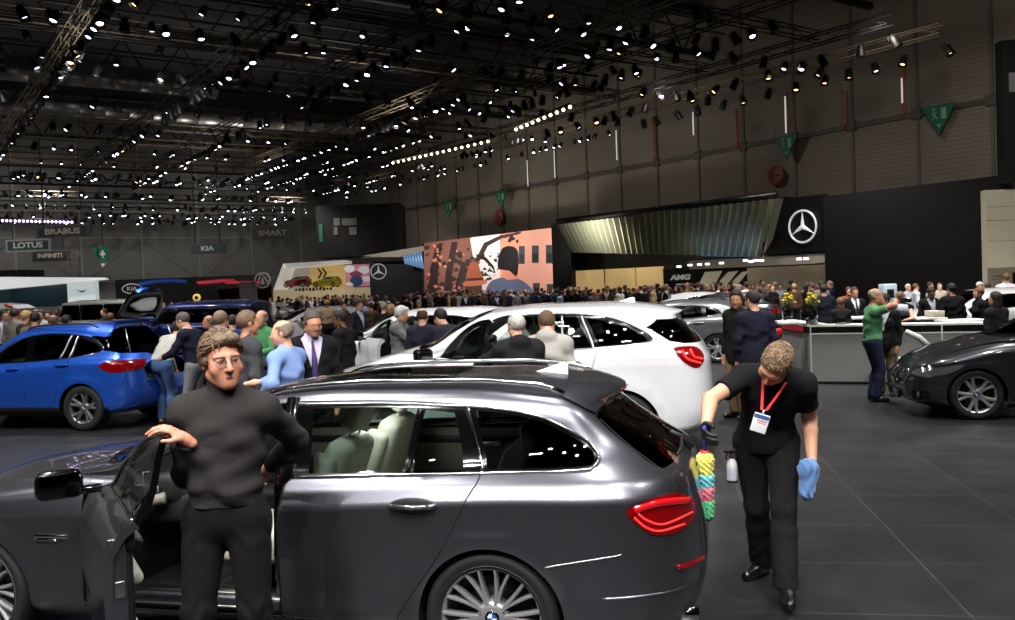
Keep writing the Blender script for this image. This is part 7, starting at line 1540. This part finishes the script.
o, F_ = ringsign(196.5, 297.6, 44, .19, mat('ring_yellow', (232,196,90), .5, emit=.6), None, 'small yellow ring sign above the dark blue car roof'); b = MB(); b.lathe([(.001, .01), (.10, .01), (.10, 0)], 16, F_); b.build('ring_centre', mat('ring_dark', (30,30,34), .5), o)
o, M_ = far_wall(240, 282, 256, 303, 45.5, 'grey_booth', mat('booth_grey', (74,70,70), .6, noise=.3, nscale=3), 'small dim booth panel with hazy picture under the red canopy')
o, M_ = far_wall(270, 281, 279, 306, 44, 'light_post', mat('post_grey', (80,78,74), .6), 'slim dim post at the corner of the white display box') if False else (None, None)
# white canopy, teal screen wall and white box at the left edge
ot, M_ = far_wall(-12, 283, 69, 309, 46, 'teal_wall', glowpanel('teal_dark', (16,30,34), (28,52,58), .5), 'dark teal screen wall under the white canopy at the left edge')
ob, Mb = far_wall(68.5, 281, 96.5, 312, 45, 'white_box', mat('white_lightbox', (212,222,222), .5, emit=.55), 'white light box wall with small dark winged logo', .4)
c_ = at_y(82, 291, 44.9); Fb = basis(c_, Mb.col[0].to_3d(), (0, 0, 1), Mb.col[2].to_3d()); b = MB(); b.prism([(-.32, .10), (-.05, -.06), (.05, -.06), (.32, .10), (.10, .02), (-.10, .02)], .03, Fb); b.build('winged_logo', M['standblack'], ob)
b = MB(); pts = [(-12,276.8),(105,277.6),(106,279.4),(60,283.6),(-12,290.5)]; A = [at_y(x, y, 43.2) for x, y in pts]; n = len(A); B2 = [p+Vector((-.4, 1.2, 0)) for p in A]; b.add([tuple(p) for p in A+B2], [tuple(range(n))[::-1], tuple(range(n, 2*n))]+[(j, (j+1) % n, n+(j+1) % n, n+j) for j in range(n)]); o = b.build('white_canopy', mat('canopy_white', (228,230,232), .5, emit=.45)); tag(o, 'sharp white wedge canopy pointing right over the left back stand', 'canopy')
o, M_ = far_wall(-14, 271, 25, 277.5, 47, 'black_box', mat('rigging_black', (3,3,3), .9), 'black box beam above the white canopy at the left edge', 2.0, 'beam')
b = MB(); pts = [(-10,303.5),(9,305),(17,308.5),(-10,309)]; A = [at_y(x, y, 30) for x, y in pts]; n = 4; B2 = [p+Vector((0, 1.2, 0)) for p in A]; b.add([tuple(p) for p in A+B2], [(3,2,1,0),(4,5,6,7)]+[(j, (j+1) % n, n+(j+1) % n, n+j) for j in range(n)]); o = b.build('white_car_tail', M['xwhite']); tag(o, 'tail end of a white racing car with a red stripe at the left edge', 'car')
b = MB(); a, e = at_y(5, 305, 29.9), at_y(12, 307, 29.9); b.tube([a, e], .05, 6); b.build('red_stripe', M['red_paint'], o)
# ---- tall beige wall at the right edge, and the letter sign above
o, M_ = far_wall(988, 190, 1030, 292, 27, 'beige_wall', mat('beige_panels', (186,178,156), .6, emit=.12), 'tall pale beige panel wall at the right edge', .3)  # a faint glow put into the panel colour brightens the wall
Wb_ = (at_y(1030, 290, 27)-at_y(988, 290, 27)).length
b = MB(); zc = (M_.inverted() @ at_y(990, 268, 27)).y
slab(b, M_, 0, 0, Wb_, zc, .02, .012); b.build('lower_panel', mat('beige_lower', (128,118,98), .6, emit=.04), o)  # lower panel carries a weaker glow of the same kind
b = MB(); slab(b, M_, .15, zc*.62, .42, zc*.68, .01, .024); slab(b, M_, .12, zc*.5, .55, zc*.53, .01, .024); b.build('wall_print', mat('wall_print', (88,80,70), .6), o)
b = MB()
for z in (.35, .62, .8): slab(b, M_, 0, zc+(( M_.inverted() @ at_y(990, 192, 27)).y-zc)*z, Wb_, zc+((M_.inverted() @ at_y(990, 192, 27)).y-zc)*z+.012, .01, .004)
b.build('panel_joint', mat('joint_brown', (110,100,84), .6), o)
b = MB(); slab(b, M_, .75, zc*.3, .88, zc*.78, .01, .024); b.build('door_slot', M['standblack'], o)
o, M_ = far_wall(1005, 40, 1040, 182, 26.5, 'black_pylon', mat('pylon_black', (8,8,8), .8), 'tall black panel with a white letter square at the upper right edge', .4)
b = MB(); q0, q1 = M_.inverted() @ at_y(1009, 92, 26.5), M_.inverted() @ at_y(1030, 72, 26.5); slab(b, M_, q0.x, q0.y, q1.x, q1.y, .03, .03); o2 = b.build('white_square', mat('dim_white', (120,118,116), .6), o)
b = MB(); slab(b, M_, q0.x+.20, q0.y+.12, q0.x+.34, q1.y-.10, .01, .045); b.build('letter_stroke', mat('letter_navy', (20,24,60), .6), o2)
# ---- reception counter
def counter():
    r = thing('reception_counter', 'long grey reception counter with black top band and white edges', 'counter'); a, e = on_z(812, 383.5), on_z(905, 384.5); d = (e-a).normalized(); L = 3.9; nrm = Vector((-d.y, d.x, 0)); r.location = a; Mq = basis((0, 0, 0), d, nrm, (0, 0, 1)); zb, zt = .86, 1.0
    b = MB(); b.box((L/2, .2, zb/2+.02), (L, .4, zb-.04), Mq); b.build('front_panel', M['stand_grey'], r); b = MB(); b.box((L/2, .2, (zb+zt)/2), (L-.01, .38, zt-zb-.02), Mq); b.build('black_band', M['standblack'], r)
    b = MB(); b.box((L/2, .2, zt), (L+.02, .42, .03), Mq); b.build('counter_top', M['standwhite'], r); b = MB(); b.box((L/2, -.005, zb+.005), (L, .02, .02), Mq); b.build('edge_strip', M['standwhite'], r)
    for x in (.0, 1.02, 2.05, 3.07): b = MB(); b.box((x, -.006, .5), (.022, .02, 1.0), Mq); b.build('joint_strip', M['standwhite'], r)
    b = MB(); b.box((L/2, .0, .015), (L, .05, .03), Mq); b.build('plinth', M['standblack'], r)
    c = Mq @ Vector((1.22, -.012, .42)); F_ = basis(c, d, (0, 0, 1), d.cross(Vector((0, 0, 1)))); b = MB(); b.tube([F_ @ Vector((.22*math.cos(t), .22*math.sin(t), 0)) for t in np.linspace(0, 2*PI, 25)[:-1]], .008, 4, close=True); b.tube([F_ @ Vector((.15*math.cos(t), .15*math.sin(t), 0)) for t in np.linspace(0, 2*PI, 25)[:-1]], .006, 4, close=True); b.build('round_emblem', mat('emblem_pale', (174,176,174), .4), r)
    # return leg of the desk, running back to the left, with a red poster band
    e2 = on_z(776, 372); d2 = (e2-a); L2 = d2.length; d2.normalize(); n2 = Vector((d2.y, -d2.x, 0)); n2 = n2 if n2.dot(nrm) > 0 else -n2; Mr = basis((0, 0, 0), d2, n2, (0, 0, 1))
    b = MB(); b.box((L2/2, .2, zb/2+.02), (L2, .38, zb-.04), Mr); b.build('front_panel', M['stand_grey'], r); b = MB(); b.box((L2/2, .2, (zb+zt)/2), (L2, .36, zt-zb-.02), Mr); b.build('black_band', M['standblack'], r); b = MB(); b.box((L2*.48, .002, (zb+zt)/2), (L2*.62, .02, zt-zb-.04), Mr); b.build('red_band', M['red_paint'], r); b = MB(); b.box((L2/2, .2, zt), (L2, .42, .03), Mr); b.build('counter_top', M['standwhite'], r)
    return r, a, d, nrm
ctr, ca, cd, cn = counter()
def on_counter(x, y, back=.2):
    p = on_plane(x, y, ca+cn*back, cn); return Vector((p.x, p.y, 1.015))
# inner desks
for i, (x0, x1, y0, Yd, lab) in enumerate(((848, 876, 318, 17.4, 'low white desk behind the counter near the tie-wearing person'), (917, 948, 318.5, 16.2, 'white desk block behind the counter with a raised back'), (950, 992, 321, 15.6, 'long white desk top behind the counter on the right'))):
    a, e = at_y(x0, y0, Yd), at_y(x1, y0, Yd); L = (e-a).length; M_ = basis((a.x, a.y, 0), (1, 0, 0), (0, 1, 0), (0, 0, 1)); r = thing('desk', lab, 'desk', M_.translation, 0, 'white desks behind the counter'); b = MB(); b.rbox((L/2, .3, a.z-.02), (L, .6, .04), .008); b.build('desk_top', M['standwhite'], r)
    b = MB(); b.box((L/2, .3, (a.z-.04)/2), (L*.94, .5, a.z-.04)); b.build('desk_body', M['standblack'], r)
    if i == 1: b = MB(); b.rbox((L*.82, .3, a.z+.06), (L*.34, .4, .12), .01); b.build('raised_back', mat('desk_cream', (206,200,184), .5), r)
def flowers(x, y, w, hgt, label, bowl):
    p = on_counter(x, y); r = thing('flower_vase', label, 'flowers', p); b = MB()
    if bowl: b.lathe([(.001, 0), (.17, 0), (.20, .03), (.12, .09), (.10, .10)], 20); b.build('dish', M['standwhite'], r); b = MB(); b.lathe([(.001, .08), (.07, .08), (.09, .26), (.085, .27), (.06, .12)], 16); b.build('vase', M['blackgloss'], r); z0 = .26
    else: b.lathe([(.001, 0), (.105, 0), (.115, hgt), (.10, hgt), (.09, .02)], 4); b.build('vase', M['blackgloss'], r); z0 = hgt
    rg = random.Random(5)
    lv = MB(); 
    for k in range(26): a = rg.uniform(0, 6.3); q = rg.uniform(.02, .14); lv.tube([(0, 0, z0-.03), (q*.5*math.cos(a), q*.5*math.sin(a), z0+.10), (q*math.cos(a), q*math.sin(a), z0+.16+rg.uniform(0, .10))], [.008, .02, .004], 4)
    lv.build('leaves', mat('leaf_green', (66,78,30), .6), r)
    for k in range(14): a = rg.uniform(0, 6.3); q = rg.uniform(.0, .16); b = MB(); b.sphere((q*math.cos(a), q*math.sin(a), z0+rg.uniform(.12, .28)), rg.uniform(.022, .034), 8); b.build('flower', mat('flower_yellow', (206,178,44), .6), r)
flowers(788, 322, .1, .3, 'yellow flowers in a black vase on a white dish, on the counter corner', True); flowers(812, 328, .1, .26, 'yellow flowers in a tall square black vase on the counter', False)
# papers, catalogues, cups on the counter; the white dispenser behind
for i, (x, y) in enumerate(((797, 324), (802, 327), (843, 331))):
    p = on_counter(x, y, .18); b = MB(); b.rbox((0, 0, .012), (.22, .15, .024), .004, Matrix.Rotation(.3*i, 4, 'Z')); o = b.build('catalogue', mat('paper_%d' % i, ((206,206,200), (150,170,180), (90,92,96))[i], .5), None, p); tag(o, ('white catalogue lying on the counter by the flowers', 'bluish catalogue lying on the counter between the vases', 'grey catalogue lying on the counter top')[i], 'catalogue', 'catalogues on the counter')
p = at_y(888, 303, 23.0); r = thing('white_dispenser', 'tall white and blue dispenser unit behind the person with grey hair', 'machine', (p.x, p.y, 0)); b = MB(); b.rbox((0, 0, .55), (.42, .40, 1.1), .02); b.build('cabinet', M['stand_grey'], r); b = MB(); b.rbox((0, 0, 1.33), (.36, .34, .44), .03); b.build('dispenser_head', mat('pale_blue_plastic', (176,196,208), .4), r); b = MB(); b.rbox((0, -.17, 1.30), (.18, .03, .22), .01); b.build('dispenser_window', M['standblack'], r)
pw = to_world((0, 0, 0), 0, at_y(897.5, 310.5, 16.0)); b = MB(); b.add([(-.20, 0, -.06), (.22, 0, -.10), (.20, .03, .10), (-.14, .03, .14), (.0, -.02, .03)], [(0, 1, 4), (1, 2, 4), (2, 3, 4), (3, 0, 4)], True); pm = b.mesh(); bm = bmesh.new(); bm.from_mesh(pm); bmesh.ops.solidify(bm, geom=bm.faces[:], thickness=.004); bm.to_mesh(pm); bm.free(); o = put('paper_sheets', pm, mat('paper_grey', (176,182,190), .7), None, pw); tag(o, 'grey white sheets held by the person in black dress', 'papers')
b = MB(); p = at_y(776, 333, 16.6); b.rbox((0, 0, 0), (.22, .10, .16), .02); o = b.build('red_box', M['red_paint'], None, p); tag(o, 'small red box at the counter end by the navy suit', 'box')
q = on_z(776, 372); st_ = MB(); st_.box((0, 0, p.z/2-.04), (.16, .08, p.z-.08)); o2 = st_.build('box_stand', M['stand_grey'], None, (p.x, p.y, 0)); tag(o2, 'narrow grey stand under the small red box', 'stand')
# white angled info stand by the coupe
p = at_y(930, 348, 12.9); r = thing('info_stand', 'white angled information stand between the counter and dark coupe', 'stand', (p.x, p.y, 0)); b = MB(); b.rbox((0, 0, .012), (.34, .34, .024), .008); b.build('base_plate', M['standwhite'], r); b = MB(); b.rbox((0, 0, p.z/2+.02), (.09, .05, p.z-.02), .012); b.build('post', M['standwhite'], r)
q = at_y(906, 331.5, 12.9)-Vector((p.x, p.y, 0)); b = MB(); b.tube([(0, 0, p.z), (q.x*.45, q.y, p.z+(q.z-p.z)*.62), tuple(q)], [.05, .045, .035], 8); b.build('slanted_arm', M['standwhite'], r)
# ------------------------------------------------------------------ the crowd deep in the hall, and the cars among it
p8 = dict(hw=.92, wb=2.85, fo=.80, ro=.95, h=1.93, clear=.24, R=.39, rr=.25, W=.26, ra=.43, flare=.03, nf=5, nr=7, z_nose=1.02, z_cowl=1.22, x_cowl=.42, x_rf=.80, x_rr=3.72, belt=(1.22, 1.22), cant=1.84, y_roof_k=.82, y_char=.995, xB=3.45,
  dlo=[(.72,1.25),(.72,1.25),(3.55,1.25),(3.55,1.25),(3.53,1.76),(3.53,1.76),(.98,1.76),(.98,1.76)], wins=[([(.90,1.28),(1.55,1.28),(1.55,1.73),(1.04,1.73)],0,1), ([(1.68,1.28),(2.45,1.28),(2.45,1.73),(1.68,1.73)],0,1), ([(2.62,1.28),(3.48,1.28),(3.46,1.73),(2.62,1.73)],0,1)],
  bars=[[(1.61,1.25),(1.61,1.76)],[(2.53,1.25),(2.53,1.76)]], bar_m='satin', seams=[[(1.62,1.24),(1.62,.45)],[(2.54,1.24),(2.50,.8),(2.40,.45)]], handles=[(1.5,1.1),(2.38,1.1)], belt_in=.03, sho_in=.02, char_in=.0)
X_, Y_ = at_scale(128, 29.5)
boxy = std_car('boxy_off_road_car', 'boxy pale silver off-road car beyond the blue car', p8, M['offgrey'], (X_-2.9, Y_+.9, 0), YAW, 'ten', M['rim'], step=.14, badge=False)
X_, Y_ = at_scale(255, 37)
p9 = dict(p8); p9.update(h=1.80, cant=1.70, nf=3.4, nr=5, y_roof_k=.74, dlo=[(.78,1.2),(.78,1.2),(3.5,1.2),(3.5,1.2),(3.42,1.58),(3.42,1.58),(1.3,1.60),(1.3,1.60)], wins=[([(1.05,1.23),(1.6,1.23),(1.6,1.56),(1.36,1.55)],0,1), ([(1.7,1.23),(3.4,1.23),(3.34,1.55),(1.7,1.56)],0,1)], bars=[], x_rf=1.15, z_cowl=1.16, belt=(1.17, 1.17))
van = std_car('dark_blue_off_road_car', 'dark blue off-road car with shiny roof line behind the group of visitors', p9, M['navy_paint'], (X_-3.4, Y_+.9, 0), YAW, 'ten', M['rim'], step=.14, badge=False)
X_, Y_ = at_scale(287, 27)
def far_car(base, label, px_, s, m, yaw=YAW, dx=0):
    X2, Y2 = at_scale(px_, s); c = copy_tree(base); c.location = (X2-1.3, Y2, 0); c.rotation_euler = (0, 0, yaw); c['label'] = label
    for ch in c.children_recursive:
        if ch.type == 'MESH' and ch.material_slots and ch.name.split('.')[0] in ('body_shell', 'door_mirror', 'door_handle', 'front_door', 'antenna_fin', 'gate_panel'):
            ch.material_slots[0].link = 'OBJECT'; ch.material_slots[0].material = m
    return c
far_car(hatch.root, 'white hatchback far behind the man in light blue shirt', 300, 31, M['xwhite'], math.radians(20)); far_car(hatch.root, 'white car with black side far behind the man in charcoal suit', 368, 23.5, M['xwhite'], math.radians(-30)); far_car(hatch.root, 'pale silver car far to the left of the display box', 250, 19.5, M['offgrey'], math.radians(12))
far_car(hatch.root, 'dark hatchback whose roof shows beyond the silver hatchback', 702, 33, M['darkgrey']); far_car(coupe.root, 'white coupe among the crowd beyond the yellow flowers', 800, 30, M['xwhite'], math.radians(160)); far_car(hatch.root, 'white car with red stripe roof under the black wall', 965, 44, M['xwhite'], math.radians(4))
# crowd: six builds of visitor, copied with their own clothes
protos = []
for i, (kw) in enumerate((dict(top=((30,30,34), 'jacket'), shirt=(200,200,205)), dict(top=((40,40,44), 'sweater')), dict(top=((50,44,40), 'coat'), female=True, hair=((80,56,40), 'long')), dict(top=((60,60,66), 'shirt'), hair=((110,96,80), 'bald')), dict(top=((34,34,40), 'jacket'), shirt=(180,190,210), bend=6, rh=(-.1, -.4, 1.15)), dict(top=((70,60,54), 'shirt'), female=True, hair=((150,116,76), 'short')))):
    r, _ = person('x', (0, -80, 0), 0, H=1.74, h=.034, **kw); protos.append(r)
TOPS = {'black': (16,16,18), 'dark grey': (44,44,48), 'navy': (26,32,62), 'white': (214,212,208), 'brown': (84,62,46), 'red': (180,30,44), 'pale blue': (150,176,210), 'beige': (170,150,118), 'grey': (120,118,116)}
WT = ['black']*7+['dark grey']*5+['navy']*4+['white']*3+['brown']*3+['red']+['pale blue']*2+['beige']*2+['grey']*3
HAIRS = [(34,26,20), (60,44,32), (90,66,44), (140,132,124), (190,160,110), (24,20,18)]
ZN = [('in front of the white display box', 276, 372, 46, 54, 34, 0), ('below the video screen', 405, 560, 40, 52, 46, 0), ('below the tan backlit panels', 560, 668, 36, 47, 40, 0), ('below the slanted stripes', 664, 748, 33, 46, 28, 0), ('below the beige wall and star emblem', 745, 830, 26, 44, 20, 0), ('before the long black wall with the oval sign', 118, 272, 42, 46, 18, 0), ('at the left back below the white canopy', 0, 118, 26, 40, 22, 0), ('between the white cars', 325, 420, 24, 34, 14, 0)]
rg = random.Random(11)
taken = [(o.location.x, o.location.y) for o in SC.objects if o.parent is None and o.get('category') == 'person']; cars = []
for o in SC.objects:
    if o.parent is None and o.get('category') == 'car' and o.type == 'EMPTY' and o.scale.x > .9: a_ = o.matrix_basis.to_euler().z; t_ = o.matrix_basis.translation; cars.append((t_.x, t_.y, math.cos(a_), math.sin(a_), -.9, 4.1, .97))
def set_m(o, m): o.material_slots[0].link = 'OBJECT'; o.material_slots[0].material = m
for zn, x0, x1, Y0, Y1, n, _ in ZN:
    for i in range(n):
        pr = protos[rg.choice((0, 0, 1, 2, 3, 4, 5))]; c = copy_tree(pr)
        for tr in range(40):
            x = x0+(x1-x0)*(i+rg.random()+(rg.uniform(-2, 2) if tr > 8 else 0))/n; d = sight(x, hz(x)); k_ = d.x/d.y; Y = min(rg.uniform(Y0, Y1), 27.6/(k_*HN.x+HN.y)*rg.uniform(.80, 1)); X = k_*Y; ok = Y > 14
            for q in taken:
                if (q[0]-X)**2+(q[1]-Y)**2 < .42: ok = False; break
            for (cx, cy, ca, cb, L0, L1, hw_) in cars:
                lx, ly = (X-cx)*ca+(Y-cy)*cb, -(X-cx)*cb+(Y-cy)*ca
                if L0-.45 < lx < L1+.45 and abs(ly) < hw_+.42: ok = False; break
            if ok: break
        if not ok:
            for ch in list(c.children_recursive): bpy.data.objects.remove(ch)
            bpy.data.objects.remove(c); continue
        taken.append((X, Y)); c.location = (X, Y, 0); c.rotation_euler = (0, 0, rg.uniform(0, 6.28)); k = rg.uniform(.87, .99); c.scale = (k, k, k)
        tcn = rg.choice(WT); hm = hairm(rg.choice(HAIRS)); tn = rg.choice(('fair', 'tan', 'fair', 'brown', 'red'))
        for ch in c.children:
            b_ = ch.name.split('.')[0]
            if b_ in ('jacket', 'sweater', 'coat', 'shirt') and not (b_ == 'shirt' and any(q.name.split('.')[0] == 'jacket' for q in c.children)): set_m(ch, cloth(TOPS[tcn]))
            elif b_ == 'hair': set_m(ch, hm)
            elif b_ == 'body': set_m(ch, skin(tn))
        c['label'] = 'distant visitor in %s top %s' % (tcn, zn); c['group'] = 'distant visitors %s' % zn; c['category'] = 'person'
for r in protos:
    for ch in list(r.children_recursive): bpy.data.objects.remove(ch)
    bpy.data.objects.remove(r)
# ------------------------------------------------------------------ light
w = bpy.data.worlds.new('world'); SC.world = w; w.use_nodes = True; w.node_tree.nodes['Background'].inputs[0].default_value = (.9, .92, 1, 1); w.node_tree.nodes['Background'].inputs[1].default_value = .02
def spot(p, target, e, size=70, blend=.6, r=.25, col=(1, .97, .93), nm='stand_spot'):
    l = bpy.data.lights.new(nm, 'SPOT'); l.energy = e; l.spot_size = math.radians(size); l.spot_blend = blend; l.shadow_soft_size = r; l.color = col
    o = bpy.data.objects.new(nm, l); C.objects.link(o); o.location = p; d = (Vector(target)-Vector(p)); o.rotation_euler = d.to_track_quat('-Z', 'Y').to_euler(); return o
def area(p, target, sx, sy, e, col=(1, .98, .96), nm='softbox'):
    l = bpy.data.lights.new(nm, 'AREA'); l.shape = 'RECTANGLE'; l.size = sx; l.size_y = sy; l.energy = e; l.color = col
    o = bpy.data.objects.new(nm, l); C.objects.link(o); o.location = p; d = (Vector(target)-Vector(p)); o.rotation_euler = d.to_track_quat('-Z', 'Y').to_euler(); return o
# stand spotlights over the cars
for x, y in ((-8, 1), (-3, -2), (2, -1), (6, 3), (-9, 9), (-4, 6), (1, 7), (6, 9), (-8, 17), (-2, 15), (4, 15), (9, 15), (10, 8)): spot((x, y, 9.3), (x*.8+RNG.uniform(-1, 1), y*.8+2.2, 0), 1000 if y < 5 else (1400 if y < 12 else 2000), 75, .5, .18)
# unseen spots added behind and above the camera to brighten the estate's flank
for x, y in ((-6, -2.5), (-4.2, -1.0), (-2.6, -3.2), (-1.4, -.6), (0, -2.6), (1.6, -.8), (3.2, -3), (-3.4, 1.2), (-.2, 1.4), (-5, 3), (2.5, 2.6)): spot((x, y, 9.0), (x*.55-.6, y*.4+4.2, .6), 800, 60, .5, .12)
# unseen spots added along the right wall to brighten it
for v in (6, 16, 26, 36, 46, 58): spot(hv(26, v, 9.4), hv(35, v+2, 7.5), 520, 120, .9, .5, (1, .93, .82), 'wall_fill')
for x, y in ((4, 15), (6, 19), (10, 15), (13, 18), (-13, 22), (-9, 20), (-15, 28), (8, 22)): spot((x, y, 9.1), (x*1.02, y+3, .5), 2200, 80, .5, .2)  # spots added to brighten the counter side, the hatchback and the boxy car
spot((9, 17, 8.5), (14.5, 26, 4), 2500, 60, .7, .3)  # spot added to brighten the tall beige wall
for x in (-14, -22, -30): spot((x*.8, 26, 9.2), (x, 46, 4.2), 3000, 50, .7, .3)  # spots added to brighten the faces of the hanging signs
for x, y in ((-9, 4.5), (-6.5, 7), (-11, 6), (-1, 4.5), (3, 5)): spot((x, y, 9.1), (x*.9-.2, y+7, .5), 1500, 60, .5, .14)  # spots added to brighten the blue car and the white off-road car
for u in (-28, -16, -4, 8, 20): spot(hv(u, 58, 9.6), hv(u, 67, 5.5), 3200 if u < 6 else 520, 120, .9, .5, (1, .96, .90), 'wall_fill')  # unseen spots added to brighten the back wall
for v in (32, 38, 44, 50, 56): spot(hv(27.2, v, 3.4), hv(29.4, v+.5, 4.6), 480, 120, .9, .3, (1, .98, .86), 'fin_fill')  # unseen low spots added to brighten the canopy fins
for u, v in ((-8, 28), (6, 30), (18, 34), (0, 46), (16, 50), (-16, 46)): spot(hv(u, v, 7.5), hv(u, v+1, 14), 1000, 150, .9, .6, (1, .93, .85), 'roof_fill')  # unseen upward spots added to lift the dark roof
# lamps over the other stands, deep in the hall
for u, v in ((22, 30), (24, 44), (22, 56), (8, 40), (8, 56), (-8, 40), (-8, 58), (-22, 50), (16, 18), (26, 20)): spot(hv(u, v, 9.2), hv(u+RNG.uniform(-1, 1), v, 0), 2600, 120, .8, .6, (1, .96, .9), 'hall_lamp')
SC.view_settings.view_transform = 'Standard'; SC.view_settings.look = 'None'; SC.view_settings.gamma = 1; SC.view_settings.exposure = 0; SC.view_settings.use_curve_mapping = False
SC.cycles.use_denoising = True; SC.cycles.max_bounces = 6; SC.cycles.transparent_max_bounces = 12; SC.cycles.caustics_reflective = False; SC.cycles.caustics_refractive = False; SC.cycles.sample_clamp_indirect = 4
